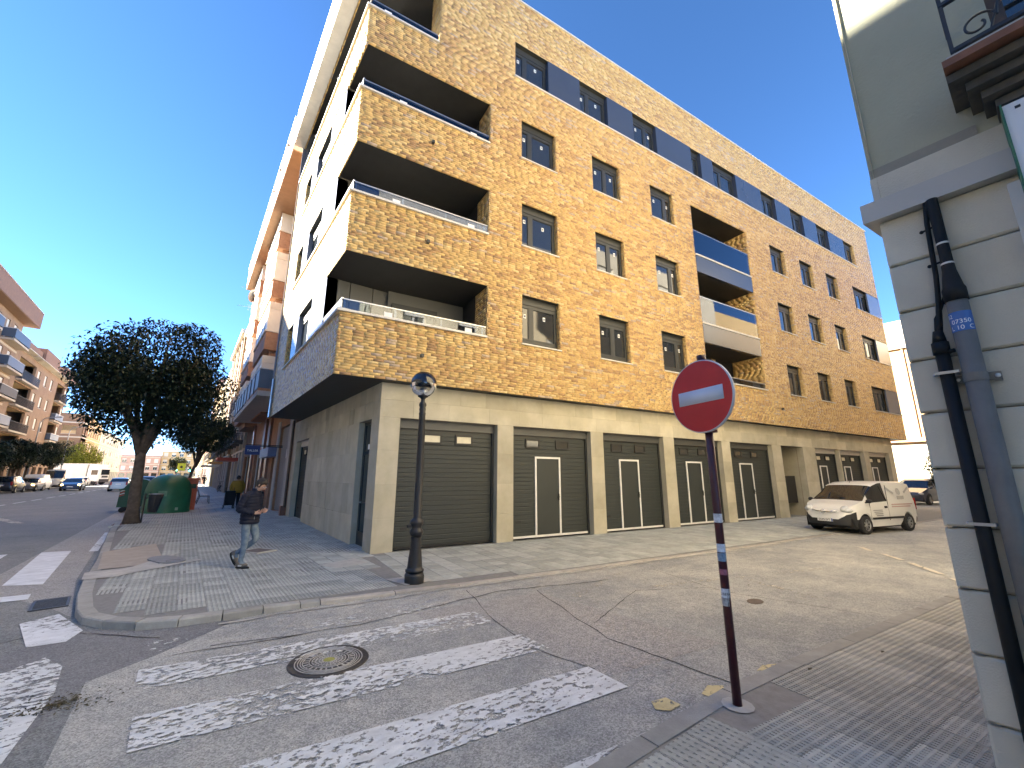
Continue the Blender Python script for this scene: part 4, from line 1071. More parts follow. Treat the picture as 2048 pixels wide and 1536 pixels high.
def shell(root, fr, u0, u1, z0, z1, ops, depth, m, reveal=.22, roof=M_slate, name='wall'):
    mb = MB(); wall_cells(mb, fr, u0, u1, z0, z1, ops, 0, reveal=reveal)
    mb.q(fr.p(u0, z0), fr.p(u0, z1), fr.p(u0, z1, depth), fr.p(u0, z0, depth)); mb.q(fr.p(u1, z0), fr.p(u1, z0, depth), fr.p(u1, z1, depth), fr.p(u1, z1))
    mb.q(fr.p(u0, z0, depth), fr.p(u1, z0, depth), fr.p(u1, z1, depth), fr.p(u0, z1, depth))
    o = mb.build(name, m, root)
    r = MB(); r.box(u0, u1, z1 - .12, z1 - .04, .01, depth - .01, fr); r.build('roof', roof, root)
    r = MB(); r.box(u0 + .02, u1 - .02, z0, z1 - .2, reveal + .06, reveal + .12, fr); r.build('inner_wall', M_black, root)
    return o
def root_at(fr, u, name, label, group=None, cat='building'):
    return empty(name, tuple(fr.p(u, 0)), 0, label, cat, group)
def balcony(root, fr, u0, u1, z, dep, m_rail, m_slab, h=1.05, gap=True, solid=True):
    s = MB(); s.box(u0, u1, z - .22, z, -dep, 0.0, fr); o = s.build('balcony', m_slab, root)
    r = MB()
    if solid:
        r.box(u0, u1, z + .12, z + h - .06, -dep, -dep + .03, fr); r.box(u0, u0 + .03, z + .12, z + h - .06, -dep + .03, -.02, fr); r.box(u1 - .03, u1, z + .12, z + h - .06, -dep + .03, -.02, fr)
    else:
        n = max(3, int((u1 - u0) / .14))
        for k in range(n + 1):
            u = u0 + (u1 - u0 - .02) * k / n; r.box(u, u + .02, z, z + h - .05, -dep + .005, -dep + .025, fr)
        for k in range(1, 7):
            d = -dep * k / 7; r.box(u0 + .005, u0 + .025, z, z + h - .05, d, d + .02, fr); r.box(u1 - .025, u1 - .005, z, z + h - .05, d, d + .02, fr)
    r.build('railing', m_rail, o)
    h_ = MB(); h_.box(u0 - .02, u1 + .02, z + h - .05, z + h, -dep - .02, -dep + .05, fr); h_.box(u0 - .02, u0 + .05, z + h - .05, z + h, -dep + .05, 0, fr); h_.box(u1 - .05, u1 + .02, z + h - .05, z + h, -dep + .05, 0, fr)
    h_.build('handrail', M_alu if solid else M_raildark, o)
    return o

# ------------------------------------------------------------------ near corner building (right edge of the view)
M_plaster = mat('grey_green_plaster', (.39, .385, .28), .92, .07, 1.6, .35, 45, col2=(.44, .43, .32), scale2=.5, mix2=.6)
M_plaster_d = mat('plaster_skirting', (.29, .275, .225), .92, .1, 3, .3, 60)
M_block = mat('grey_ashlar', (.58, .54, .44), .82, .07, 2.4, .35, 110, col2=(.51, .475, .385), scale2=1.4, mix2=.6, tone=True)
M_cornice = mat('painted_cornice', (.46, .44, .40), .7, .05, 2, .1, 60)
M_console = mat('dark_console', (.085, .075, .06), .9, .25, 6, .4, 40)
M_woodred = mat('balcony_edge', (.20, .085, .045), .7, .2, 10)
M_wrought = mat('wrought_iron', (.018, .018, .02), .5, .1)
M_pvc = mat('grey_conduit', (.165, .155, .135), .6, .15, 5, .1, 60, spec=.3)
M_pvcblk = mat('black_conduit', (.013, .0125, .012), .6, .1, spec=.25)
M_bluest = mat('blue_label', (.045, .13, .36), .5, .05)
NB = root_at(FN, 5, 'corner_house', 'near grey plastered corner house with stone block base, cornice and cables at right edge')
H_N = 15.2
n_ops = [(.62, 2.2, -.1, 2.95), (.66, 1.86, 4.05, 6.7), (4.0, 5.2, 4.05, 6.7), (7.5, 8.7, 4.05, 6.7), (.66, 1.86, 7.6, 9.8), (4.0, 5.2, 7.6, 9.8), (7.5, 8.7, 7.6, 9.8), (.66, 1.86, 10.8, 13.0), (4.0, 5.2, 10.8, 13.0), (7.5, 8.7, 10.8, 13.0)]
mb = MB(); wall_cells(mb, FN, .0, 15, 3.66, H_N, [o for o in n_ops if o[2] > 3.6], .02, reveal=.25)
mb.build('plaster_wall', M_plaster, NB)
mb = MB(); wall_cells(mb, FN, .03, 15, -.05, 3.66, [n_ops[0]], .035, reveal=.3); mb.build('base_wall', M_backing, NB)
for o in n_ops[1:]: win2(NB, FN, o[0], o[1], o[2] + .02, o[3] - .02, .35, M_frame_b)
q_ = MB(); q_.box(.62, 2.2, 0, 2.95, .25, .3, FN); q_.build('shop_door', M_darkshop, NB)
zj = [-.02, .134, .454, .774, 1.092, 1.412, 1.732, 2.054, 2.374, 2.694, 3.009, 3.335]
def stone_block(fr, a, b, za, zb, ch_l=True):
    m_ = MB(); m_.ct = random.uniform(.93, 1.07); c = .012; g = .004
    P = lambda u, z, d: fr.p(u, z, d)
    a2, b2 = a + (c if ch_l else 0), b - .001
    z0_, z1_ = za + g, zb - g
    m_.q(P(a2, z0_ + c, 0), P(b2, z0_ + c, 0), P(b2, z1_ - c, 0), P(a2, z1_ - c, 0))
    m_.q(P(a, z0_, c), P(b2, z0_, c), P(b2, z0_ + c, 0), P(a2, z0_ + c, 0)); m_.q(P(a2, z1_ - c, 0), P(b2, z1_ - c, 0), P(b2, z1_, c), P(a, z1_, c))
    m_.q(P(a, z0_, c), P(a2, z0_ + c, 0), P(a2, z1_ - c, 0), P(a, z1_, c)); m_.q(P(b2, z0_, c), P(b2, z1_, c), P(b2, z1_ - c, 0), P(b2, z0_ + c, 0))
    m_.q(P(a, z0_, c), P(a, z0_, .05), P(b2, z0_, .05), P(b2, z0_, c)); m_.q(P(a, z1_, c), P(b2, z1_, c), P(b2, z1_, .05), P(a, z1_, .05)); m_.q(P(a, z0_, c), P(a, z1_, c), P(a, z1_, .05), P(a, z0_, .05))
    return m_.build('stone_block', M_block, NB, tone=True)
for za, zb in zip(zj, zj[1:]):
    stone_block(FN, .0, .62, za, zb)
    for k in range(4): stone_block(FN, 2.2 + k * .8, 3.0 + k * .8, za, zb)
# side street wall of the same house, s = distance from the corner
def fs(s0, s1): return -s1, -s0
s_ops = []
for s in (1.5, 4.3, 7.1, 9.9):
    for z0, z1 in ((4.3, 6.3), (7.6, 9.6), (10.9, 12.9)): s_ops.append((-s - 1.1, -s, z0, z1))
mb = MB(); wall_cells(mb, FS, -13, -.0, 3.66, H_N, s_ops, .02, reveal=.25)
mb.q(FS.p(-13, 0), FS.p(-13, H_N), FS.p(-13, H_N, 12), FS.p(-13, 0, 12)); mb.build('plaster_wall', mat('warm_cream_plaster', (.70, .60, .42), .85, .08, 1.5, .2, 40), NB)  # out of view; made bright cream to bounce more sun onto the brick front
mb = MB(); wall_cells(mb, FS, -13, -.05, -.05, 3.66, [], .035); mb.build('base_wall', M_backing, NB)
for za, zb in zip(zj, zj[1:]):
    for k in range(5): stone_block(FS, -.62 - k * .8 if k else -.62, -.001 if k == 0 else -.62 - (k - 1) * .8, za, zb, k == 0)
for o in s_ops: win2(NB, FS, o[0], o[1], o[2] + .02, o[3] - .02, .2, M_frame_w)
q_ = MB(); q_.prism([(-.06, -9.02), tuple(FS.p(-13, 0, -.06).xy), tuple(FS.p(-13, 0, .1).xy), (.12, -9.3), (.12, -24), (-.06, -24)], 3.335, 3.47); q_.build('cornice', M_cornice, NB)
q_ = MB(); q_.box(-.001, 15, 3.47, 3.66, -.002, .035, FN); q_.box(-13, .001, 3.47, 3.66, -.002, .035, FS); q_.ct = 1; q_.build('stone_band', M_block, NB, tone=True)
q_ = MB(); q_.box(.004, .5, 3.66, 3.735, .012, .03, FN); q_.build('skirting', M_plaster_d, NB)
q_ = MB(); q_.prism([(.02, -9.1), tuple(FS.p(-13, 0, .02).xy), tuple(FS.p(-13, 0, 12).xy), (13, -24), (.02, -24)], H_N - .3, H_N); q_.build('roof', M_slate, NB)
q_ = MB(); q_.prism([(.4, -9.6), tuple(FS.p(-12.9, 0, .5).xy), tuple(FS.p(-12.9, 0, 12).xy), (12.5, -24), (.4, -24)], 0, H_N - .4); q_.build('inner_wall', M_black, NB)
# balcony on a stepped console
steps = [(.30, .44, 3.865, 3.93), (.25, .50, 3.80, 3.865), (.205, .545, 3.74, 3.80), (.16, .585, 3.68, 3.74), (.115, .615, 3.62, 3.68), (.07, .64, 3.54, 3.62), (.035, .66, 3.472, 3.54)]
bal = MB(); bal.box(.44, 2.1, 3.93, 3.975, -.36, .02, FN); bo = bal.build('balcony', M_woodred, NB)
c = MB()
for d, u, za, zb in steps:
    c.box(u, 2.1 - (u - .44), za, zb - .016, -d, .02, FN); c.box(u + .02, 2.1 - (u - .42), zb - .016, zb, -d + .02, .02, FN)
c.build('console', M_console, bo)
s_ = MB(); s_.box(.46, 2.08, 3.975, 4.0, -.34, .02, FN); s_.build('slab', M_block, bo) if False else s_.build('slab', M_conc, bo)
r = MB(); R0 = -.29
for za in (4.045, 4.375, 4.86): r.box(.48, 2.06, za, za + .022, R0 - .012, R0 + .012, FN)
for za in (4.045, 4.375, 4.86): r.box(.48, .50, za, za + .022, R0 + .012, .0, FN)
for u in (.48, .88, 1.28, 1.68, 2.04): r.box(u, u + .018, 4.0, 4.86, R0 - .009, R0 + .009, FN)
r.build('railing', M_wrought, bo)
def scroll(u, z, sx, sz, flip):
    pts = []
    for i in range(40):
        t = i / 39; a = -2.6 * math.pi * (1 - t) if t < .5 else 2.6 * math.pi * t
        pass
    P = []
    for i in range(25):      # spiral in, sweep, spiral out: an S of wrought iron
        a = math.pi * (2.2 - 2.2 * i / 24); rr = .02 + .05 * i / 24
        P.append((u + sx * (.10 + rr * math.cos(a) * 1.0), z + sz * (.075 + rr * math.sin(a))))
    for i in range(1, 25):
        a = math.pi * (1 + 2.2 * i / 24); rr = .07 - .05 * i / 24
        P.append((u + sx * (.26 + rr * math.cos(a)), z + sz * (.22 + rr * math.sin(a))))
    return [FN.p(p[0] if not flip else 2 * u + .38 * sx - p[0], p[1], R0) for p in P]
sc_ = MB()
for k, u in enumerate((.50, .90, 1.30, 1.70)):
    sc_.tube(scroll(u, 4.06, 1.0, 1.02, k % 2 == 1), .0065, 6)
    sc_.tube([FN.p(u + .14, 4.07, R0), FN.p(u + .18, 4.2, R0), FN.p(u + .26, 4.26, R0), FN.p(u + .34, 4.24, R0), FN.p(u + .37, 4.16, R0)], .0065, 6)
    sc_.tube(scroll(u, 4.42, 1.0, 1.3, k % 2 == 0), .0065, 6)
sc_.build('scrollwork', M_wrought, bo)
# conduits and cables
p_ = MB(); p_.tube([FN.p(.152, .0, -.045), FN.p(.152, 2.42, -.045)], .031, 14); o = p_.build('conduit', M_pvcblk, NB, smooth=True)
p_ = MB(); p_.tube([FN.p(.152, 2.38, -.045), FN.p(.152, 2.45, -.045)], .038, 14); p_.tube([FN.p(.152, 2.45, -.045), FN.p(.155, 2.52, -.045)], [.032, .022], 12); p_.tube([FN.p(.152, 2.39, -.045), FN.p(.205, 2.39, -.06)], .012, 8); p_.build('end_cap', M_pvcblk, o, smooth=True)
for z in (2.27, 1.445): 
    c = MB(); c.box(.105, .205, z - .012, z + .004, -.082, -.076, FN); c.box(.105, .118, z - .012, z + .004, -.076, .0, FN); c.box(.192, .205, z - .012, z + .004, -.076, .0, FN); c.ball(FN.p(.10, z - .004, -.02), .009, 8, 6); c.ball(FN.p(.215, z - .004, -.02), .009, 8, 6); c.build('clamp', M_steel, o)
p_ = MB(); p_.tube([FN.p(.258, .0, -.055), FN.p(.258, 2.675, -.055)], .046, 20); o = p_.build('conduit', M_pvc, NB, smooth=True)
p_ = MB(); p_.lathe([(.0, 2.67), (.051, 2.67), (.051, 2.745), (.045, 2.76), (.030, 2.86), (.027, 2.95), (.026, 3.335)], tuple(FN.p(.258, 0, -.055)), 18); p_.build('cable_boot', M_pvcblk, o, smooth=True)
for z in (2.90, 3.03): 
    p_ = MB(); p_.lathe([(.0285, z), (.030, z + .006), (.0285, z + .012)], tuple(FN.p(.258, 0, -.055)), 16); p_.build('cable_tie', M_alu, o)
c = MB(); c.lathe([(.047, 2.20), (.0495, 2.20), (.0495, 2.245), (.047, 2.245)], tuple(FN.p(.258, 0, -.055)), 20); c.box(.175, .235, 2.20, 2.245, -.03, -.022, FN); c.box(.28, .352, 2.20, 2.245, -.03, -.022, FN); c.box(.175, .18, 2.2, 2.245, -.022, 0, FN); c.box(.347, .352, 2.2, 2.245, -.022, 0, FN); c.build('clamp', M_pvc, o)
c = MB(); c.ball(FN.p(.19, 2.222, -.03), .009, 10, 6); c.ball(FN.p(.338, 2.222, -.03), .012, 10, 6); c.build('clamp_screw', M_alu, o)
# blue label wrapped round the grey conduit, with white characters
ctr = FN.p(.258, 0, -.055)
lab = MB(); lab.lathe([(.0468, 2.485), (.0468, 2.60)], tuple(ctr), 28, a0=math.pi * .45, a1=math.pi * 1.45); lab.build('label', M_bluest, o, smooth=True)
def wrap_text(txt, size, z, shift):
    t = text_mb(txt, size, Fr((0, 0), (1, 0)), 0, 0, 0)
    V = []
    for (x, y, zz_) in t.v:
        a = math.pi - .10 + (x + shift) / .0468     # the label faces the street
        V.append((ctr.x + .0474 * math.cos(a), ctr.y + .0474 * math.sin(a), z + zz_))
    t.v = V
    t.build('label_text', M_sticker, o)
wrap_text('B2', .032, 2.566, -.043); wrap_text('07350', .034, 2.530, .006); wrap_text('L 10  C', .034, 2.494, .006)
cb = MB()
def cable(pts, r, m='cable'):
    c_ = MB(); c_.tube([FN.p(u, z, d) for u, z, d in pts], r, 8); return c_.build(m, M_pvcblk, NB, smooth=True)
cable([(.228, 3.335, -.045), (.215, 3.2, -.04), (.208, 3.06, -.035), (.20, 2.86, -.035), (.187, 2.72, -.035), (.176, 2.64, -.035), (.165, 2.55, -.04), (.155, 2.46, -.045)], .0125)
cable([(.262, 2.9, -.02), (.235, 2.80, -.025), (.212, 2.72, -.03), (.185, 2.65, -.03), (.158, 2.60, -.035), (.150, 2.53, -.04), (.150, 2.46, -.045)], .0085)
cable([(.19, 2.70, -.03), (.183, 2.62, -.03), (.175, 2.55, -.035), (.163, 2.46, -.045)], .006)
cable([(.24, 3.335, -.05), (.245, 3.2, -.06), (.25, 3.05, -.06)], .014)
for z in (3.16, 2.93): 
    q_ = MB(); q_.tube([FN.p(.185, z, -.03), FN.p(.25, z + .005, -.05)], .006, 6); q_.ball(FN.p(.183, z, -.03), .011, 8, 6); q_.build('cable_clip', M_pvcblk, NB)
q_ = MB(); q_.box(.545, .60, .0, 3.27, -.045, .0, FN); q_.build('door_trim', M_frame_w, NB)
# the shop board beside the cornice
sb = MB(); sb.box(.60, 2.3, 2.98, 3.66, -.17, -.125, FN)
o = sb.build('shop_board', mat('white_board', (.68, .70, .72), .45, .03)); tag(o, 'white shop board with green edge fixed under the balcony at right edge', 'sign')
e = MB(); e.box(.592, .60, 2.96, 3.67, -.18, -.0, FN); e.build('edge', mat('green_edge', (.03, .14, .07), .5), o)
e = MB(); e.box(.64, .66, 3.615, 3.63, -.173, -.17, FN); e.box(.72, .74, 3.625, 3.64, -.173, -.17, FN); e.build('screw', M_black, o)

# ---- the rest of the side street's south row (bounces the sun; seen in the windows' reflections)
for k, (s0, s1, hh, m_, lab_) in enumerate(((13, 26, 16.5, M_cream2, 'pale rendered house, second along the south side of the side street'), (26, 42, 14.5, M_ochre, 'ochre rendered house, third along the south side of the side street'))):
    rt = root_at(FS, -(s0 + s1) / 2, 'terraced_house', lab_)
    ops = [(-s - 1.3, -s, z, z + 1.9) for s in np.arange(s0 + 1.2, s1 - 1.5, 2.9) for z in np.arange(4.2, hh - 2.2, 3.1)]
    shell(rt, FS, -s1, -s0, 0, hh, ops, 10, m_)
    for o in ops: win2(rt, FS, o[0], o[1], o[2] + .02, o[3] - .02, .2)

# ------------------------------------------------------------------ same side of the main street, beyond the new building
B1 = root_at(FL, -19.5, 'brick_apartments', 'older orange brick apartment block with deep eaves and bay balconies next to the new building')
y0, y1 = 9.95, 29.0
ops = [(-13.5, -11.0, .12, 4.0), (-15.2, -14.2, .12, 2.6), (-22.5, -19.2, .3, 3.1), (-28.4, -25.0, .3, 3.1)]
wn = []
for f, z in enumerate((5.45, 8.55, 11.6, 14.6)):
    for a, b in ((11.0, 12.0), (13.2, 14.6), (22.4, 23.2)): wn.append((-b, -a, z + (.1 if a > 20 else 0), z + 1.95))
shell(B1, FL, -y1, -y0, 0, 16.9, ops + wn, 12, M_obrick)
for o in wn: win2(B1, FL, o[0], o[1], o[2] + .02, o[3] - .02, random.choice((.3, .6, 1.0)), M_frame_b if random.random() < .4 else M_frame_w)
ev = MB(); ev.box(-29.0, -y0, 16.75, 18.5, -1.5, -1.42, FL); ev.box(-29.0, -28.9, 16.75, 18.5, -1.42, .0, FL); ev.box(-y0 - .08, -y0, 16.75, 18.5, -1.42, .0, FL); o = ev.build('eaves_parapet', mat('peach_render', (.60, .42, .31), .8, .08, 3), B1)
ev = MB(); ev.box(-28.95, -y0 - .02, 16.7, 16.76, -1.48, .02, FL); ev.build('soffit', M_soffit, o)
ev = MB(); ev.box(-29.05, -y0 + .02, 18.5, 18.56, -1.56, -1.2, FL); ev.build('coping', M_alu, o)
for k in range(8):
    ev = MB(); ev.box(-11.4 - k * 2.2, -11.33 - k * 2.2, 17.9, 17.96, -1.62, -1.5, FL); ev.build('scupper', M_black, o)
for k, (a, b) in enumerate(((15.6, 20.6), (23.4, 28.2))):
    for z in (5.3, 8.4, 11.45, 14.5):
        bb = MB(); bb.box(-b, -a, z, z + 1.05, -1.0, 0, FL); bb.box(-b + .25, -a - .25, z - .35, z, -.7, 0, FL); bo_ = bb.build('bay_window', M_obrick, B1)
        pm_ = MB(); pm_.box(-b + .03, -a - .03, z + 1.05, z + 2.35, -.97, 0, FL); pm_.build('glazed_panel', mat('pale_glazing', (.60, .57, .50), .35, .08, 2), bo_)
        sl = MB(); sl.box(-b - .05, -a + .05, z + 1.0, z + 1.09, -1.06, 0, FL); sl.box(-b, -a, z + 2.35, z + 2.75, -1.0, 0, FL); sl.build('sill_course', M_cream2, bo_)
        for j in range(5):
            u = -b + .05 + j * (b - a - .1) / 4
            ml = MB(); ml.box(u - .04, u + .04, z + 1.09, z + 2.34, -1.0, -.96, FL); ml.build('mullion', M_frame_w, bo_)
balcony(B1, FL, -22.0, -10.7, 5.25, 1.5, M_railgrey, M_grey, 1.0)
for k in range(7):
    q_ = MB(); q_.box(-12.0 - k * 1.5, -11.94 - k * 1.5, 5.25, 6.2, -1.53, -1.5, FL); q_.build('railing_post', M_raildark, B1)
sh = MB(); sh.box(-13.5, -11.0, .15, 3.98, .12, .16, FL); o = sh.build('roller_door', M_shut_g, B1)
for k in range(38):
    s2_ = MB(); s2_.box(-13.49, -11.01, .16 + k * .1, .235 + k * .1, .105, .12, FL); s2_.build('slat', M_shut_g, o)
n_ = MB(); n_.box(-12.0, -11.6, 2.5, 2.9, .10, .104, FL); n_.build('notice', M_sticker, o)
q_ = MB(); q_.box(-11.0, -10.2, .0, 4.3, -.05, 0, FL); q_.build('pier', M_grey, B1)
q_ = MB(); q_.box(-14.1, -13.5, 0, 4.3, -.05, 0, FL); q_.build('pier', M_grey, B1)
q_ = MB(); q_.tube([FL.p(-10.07, .45, -.06), FL.p(-10.07, 4.0, -.06)], .05, 8); q_.build('drain_pipe', M_frame_b, B1)
q_ = MB(); q_.box(-10.3, -10.05, .12, .5, -.2, -.02, FL); q_.build('meter_box', M_brown, B1)
for u in (-16.6, -18.4, -23.6): 
    q_ = MB(); q_.box(u - .35, u + .35, 0, 5.0, -.12, 0, FL); q_.build('tiled_pier', M_brown, B1)
for a, b in ((-15.2, -14.2), (-22.5, -19.2), (-28.4, -25.0)):
    q_ = MB(); q_.box(a, b, .15, 2.6 if b - a < 2 else 3.1, .2, .24, FL); o = q_.build('shop_window', M_darkshop, B1)
    f_ = MB(); n = max(1, int((b - a) / 1.2))
    for k in range(n + 1): f_.box(a + (b - a - .06) * k / n, a + (b - a - .06) * k / n + .06, .15, 2.6 if b - a < 2 else 3.1, .16, .2, FL)
    f_.build('frame', M_alu, o)
dish = MB(); dish.lathe([(0, 0), (.2, .012), (.38, .05), (.5, .10)], (0, 0, 0), 20); dish.xf(Matrix.Translation((-1.05, 27.2, 15.6)) @ Matrix.Rotation(math.radians(-75), 4, Vector((.55, .8, 0)).normalized()))
dish.tube([(-.0, 27.2, 15.5), (-1.0, 27.2, 15.55)], .03, 6)
tag(dish.build('satellite_dish', M_grey), 'round pale satellite dish on the older brick block below its eaves', 'dish')
sg = MB(); sg.box(-1.48, -.90, 2.62, 3.03, 12.44, 12.56); o = tag(sg.build('projecting_sign', mat('navy_sign', (.02, .025, .14), .4)), 'navy blue projecting shop sign beside the grey roller door', 'sign')
t = text_mb('TALLER', .13, Fr((0, 12.43), (1, 0)), -1.19, 2.76, 0); t.build('lettering', M_sticker, o)
q_ = MB(); q_.tube([(-1.45, 12.5, 3.06), (.0, 12.5, 3.06)], .02, 6); q_.box(-.9, 0, 2.98, 3.02, 12.48, 12.52); q_.build('bracket', M_black, o)
sg = MB(); sg.box(-.42, -.02, 2.62, 3.05, 13.7, 16.6); o = tag(sg.build('shop_sign', mat('grey_blue_sign', (.16, .18, .30), .4)), 'grey blue sign box over the brown tiled shop front', 'sign')
def row_house(name, label, y0, y1, H, m_, floors, nw, seed, bal=0, proj=0.0, gf=M_grey, sm=None, cornices=True):
    rnd = random.Random(seed); fr = Fr((-proj, 0), (0, -1))
    rt = root_at(fr, -(y0 + y1) / 2, name, label)
    ops = []; pit = (y1 - y0) / nw
    for f in range(floors):
        z = 4.6 + f * 3.05
        for k in range(nw):
            a = y0 + pit * (k + .5) - .6; ops.append((-a - 1.2, -a, z, z + 2.0))
    g = [(-(y0 + pit * (k + .5) + pit * .36), -(y0 + pit * (k + .5) - pit * .36), .15, 3.0) for k in range(nw)]
    shell(rt, fr, -y1, -y0, 0, H, ops + g, 11, m_)
    for o in ops: win2(rt, fr, o[0], o[1], o[2] + .02, o[3] - .02, rnd.choice((0, .4, .8)), M_frame_w if rnd.random() < .6 else M_frame_b)
    for o in g:
        q_ = MB(); q_.box(o[0], o[1], o[2], o[3], .2, .24, fr); q_.build('shop_window', M_darkshop, rt)
        q_ = MB(); q_.box(o[1] + .05, o[1] + .5, 0, 3.6, -.12, 0, fr); q_.build('pilaster', gf, rt)
    for f in range(bal):
        for k in range(nw): balcony(rt, fr, ops[f * nw + k][0] - .4, ops[f * nw + k][1] + .4, 4.45 + f * 3.05, .75, M_raildark, M_console if f == 0 else M_cream2, .95, solid=False)
    if cornices:
        for z in [3.6] + [4.2 + 3.05 * f for f in range(1, floors)]:
            q_ = MB(); q_.box(-y1, -y0, z, z + .14, -.12, 0, fr); q_.build('string_course', M_cream2, rt)
        q_ = MB(); q_.box(-y1, -y0, H - .5, H - .1, -.5, 0, fr); q_.build('cornice', M_cream2, rt)
    for k in range(nw + 1):
        u = -(y0 + pit * k); q_ = MB(); q_.box(u - .2, u + .2, 3.8, H - .5, -.2, 0, fr); q_.build('pilaster', M_cream2 if k % 2 else m_, rt)
    return rt
row_house('cream_house', 'cream rendered house with dark iron balconies after the brick block', 29.05, 40, 16.2, M_cream, 4, 4, 3, bal=2)
row_house('brown_house', 'brown brick house with bays after the cream house', 40.05, 54, 16.8, M_tbrick, 4, 5, 4, bal=1, proj=.25)
row_house('pale_house', 'pale rendered house with awning and balconies farther up the street', 54.05, 70, 15.5, M_cream2, 4, 6, 5, bal=3)
row_house('ochre_house', 'ochre house with plain front far up the street on the right', 70.05, 92, 16.4, M_ochre, 4, 7, 6, bal=1, proj=.2)
row_house('tall_pink_block', 'tall pinkish block rising over the far right row', 104, 132, 23.5, M_pinkr, 6, 8, 7, proj=-.3)
row_house('far_cream_block', 'long cream block at the far end of the right row', 132.05, 220, 17, M_cream, 4, 16, 8)
aw = MB(); aw.box(-1.5, 0, 2.95, 3.2, 33, 36); tag(aw.build('shop_awning', mat('red_awning', (.42, .085, .05), .7)), 'red shop awning sticking out from the cream house', 'awning')
aw = MB(); aw.box(-1.6, 0, 3.0, 3.2, 46, 50); tag(aw.build('shop_awning', mat('orange_awning', (.62, .30, .09), .7)), 'orange awning over the pavement beyond the red one', 'awning')
aw = MB(); aw.box(-1.9, 0, 2.9, 3.1, 58, 64); tag(aw.build('shop_awning', M_cream2), 'pale awning over the pavement farthest up the street', 'awning')
for k, (y, z) in enumerate(((32, 17.6), (36, 17.2))):
    an = MB(); an.tube([(-.3, y, 16.2), (-.3, y, z + .9)], .02, 5)
    for j in range(5): an.tube([(-.3 - .55, y - .2 + j * .05, z + .2 + j * .14), (-.3 + .35, y + .1, z + .2 + j * .14)], .012, 4)
    an.tube([(-1.7, y, z + .5), (.2, y, z + .6)], .014, 4)
    tag(an.build('roof_antenna', M_steel), ('thin television aerial on the cream house roof, nearer one', 'thin television aerial on the cream house roof, farther one')[k], 'antenna')

# ------------------------------------------------------------------ across the main street
FO = Fr((-21.0, 0), (0, 1))
L1 = root_at(FO, 40, 'brick_apartments', 'brown brick apartment block with deep eaves and blue grey balconies at the left edge')
ops = []; dn = []
for y in (36.5, 45.5, 54.6):
    for z in (4.0, 7.05, 10.1, 13.15, 16.2):
        ops += [(y - 3.6, y - 2.2, z + .9, z + 2.2), (y + 2.9, y + 3.9, z, z + 2.25), (y + 5.3, y + 6.5, z, z + 2.25)]
        ops += [(y - .4, y + 1.0, z + .9, z + 2.2)]
gops = [(y, y + 2.2, .15, 2.9) for y in np.arange(28, 61, 3.4)]
shell(L1, FO, 26.0, 62.6, 0, 19.2, ops + gops, 12, M_tbrick)
for i, o in enumerate(ops):
    if o[1] > 38: win2(L1, FO, o[0], o[1], o[2] + .02, o[3] - .02, random.choice((.5, .9, 1.0, 1.0)))
for o in gops:
    q_ = MB(); q_.box(o[0], o[1], o[2], o[3], .2, .24, FO); q_.build('shop_window', M_darkshop, L1)
    q_ = MB(); q_.box(o[1] + .2, o[1] + .9, 0, 3.2, -.08, 0, FO); q_.build('pier', M_cream2, L1)
for y in (45.5, 54.6):
    for f, z in enumerate((7.05, 10.1, 13.15, 16.15)):
        balcony(L1, FO, y + 2.3, y + 7.7, z, 1.0, M_railgrey if f != 1 else M_raildark, mat('beige_slab', (.50, .42, .32), .8), 1.12)
for z in (3.3, 6.4, 9.45, 12.5, 15.55):
    q_ = MB(); q_.box(26, 62.6, z, z + .25, -.03, 0, FO); q_.build('string_course', mat('beige_slab', (.5, .42, .32)), L1)
ev = MB(); ev.box(26.0, 63.6, 19.15, 21.0, -1.15, -1.05, FO); ev.box(63.5, 63.6, 19.15, 21.0, -1.05, 10, FO); o = ev.build('eaves_parapet', mat('red_brown_fascia', (.25, .14, .095), .8, .12, 4), L1)
ev = MB(); ev.box(26.0, 63.55, 19.1, 19.2, -1.1, 10, FO); ev.build('soffit', M_soffit, o)
ev = MB(); ev.box(26.0, 63.65, 21.0, 21.06, -1.2, -.8, FO); ev.build('coping', M_alu, o)
L0 = root_at(FO, -20, 'brick_apartments', 'cream rendered apartment block across the main street, out of the frame to the left')
ops = [(y, y + 1.4, z, z + 1.5) for y in np.arange(-42, 23, 4.4) for z in (4.6, 7.6, 10.7, 13.7)]
shell(L0, FO, -48, 25.9, 0, 17.0, ops, 12, mat('bright_cream_render', (.68, .60, .46), .85, .08, 1.5))  # unseen block, given a pale colour to bounce light into the street
for o in ops[::2]: win2(L0, FO, o[0], o[1], o[2] + .02, o[3] - .02, .6)
L2 = root_at(FO, 76, 'brick_apartments', 'lower red brown apartment block with recessed balconies, second on the left')
rec = [(64.4, 71.4, z, z + 2.7) for z in (3.9, 6.95, 10.0, 13.05)] + [(83.2, 88.2, z, z + 2.7) for z in (3.9, 6.95, 10.0, 13.05)]
wn = [(a, a + 1.3, z + .9, z + 2.5) for a in (72.4, 75.9, 79.2, 88.6) for z in (3.9, 6.95, 10.0, 13.05)]
gops = [(y, y + 2.2, .15, 2.9) for y in np.arange(63.5, 88, 3.4)]
mbw = MB(); wall_cells(mbw, FO, 62.65, 90, 0, 16.5, rec + wn + gops, 0, reveal=.25)
mbw.q(FO.p(90, 0), FO.p(90, 0, 12), FO.p(90, 16.5, 12), FO.p(90, 16.5)); mbw.build('wall', M_tbrick, L2)
q_ = MB(); q_.box(62.7, 90, 0, 16.4, 1.55, 1.6, FO); q_.build('inner_wall', mat('recess_wall', (.30, .21, .13), .85), L2)
q_ = MB(); q_.box(62.65, 90, 16.3, 16.45, 0.02, 12, FO); q_.build('roof', M_slate, L2)
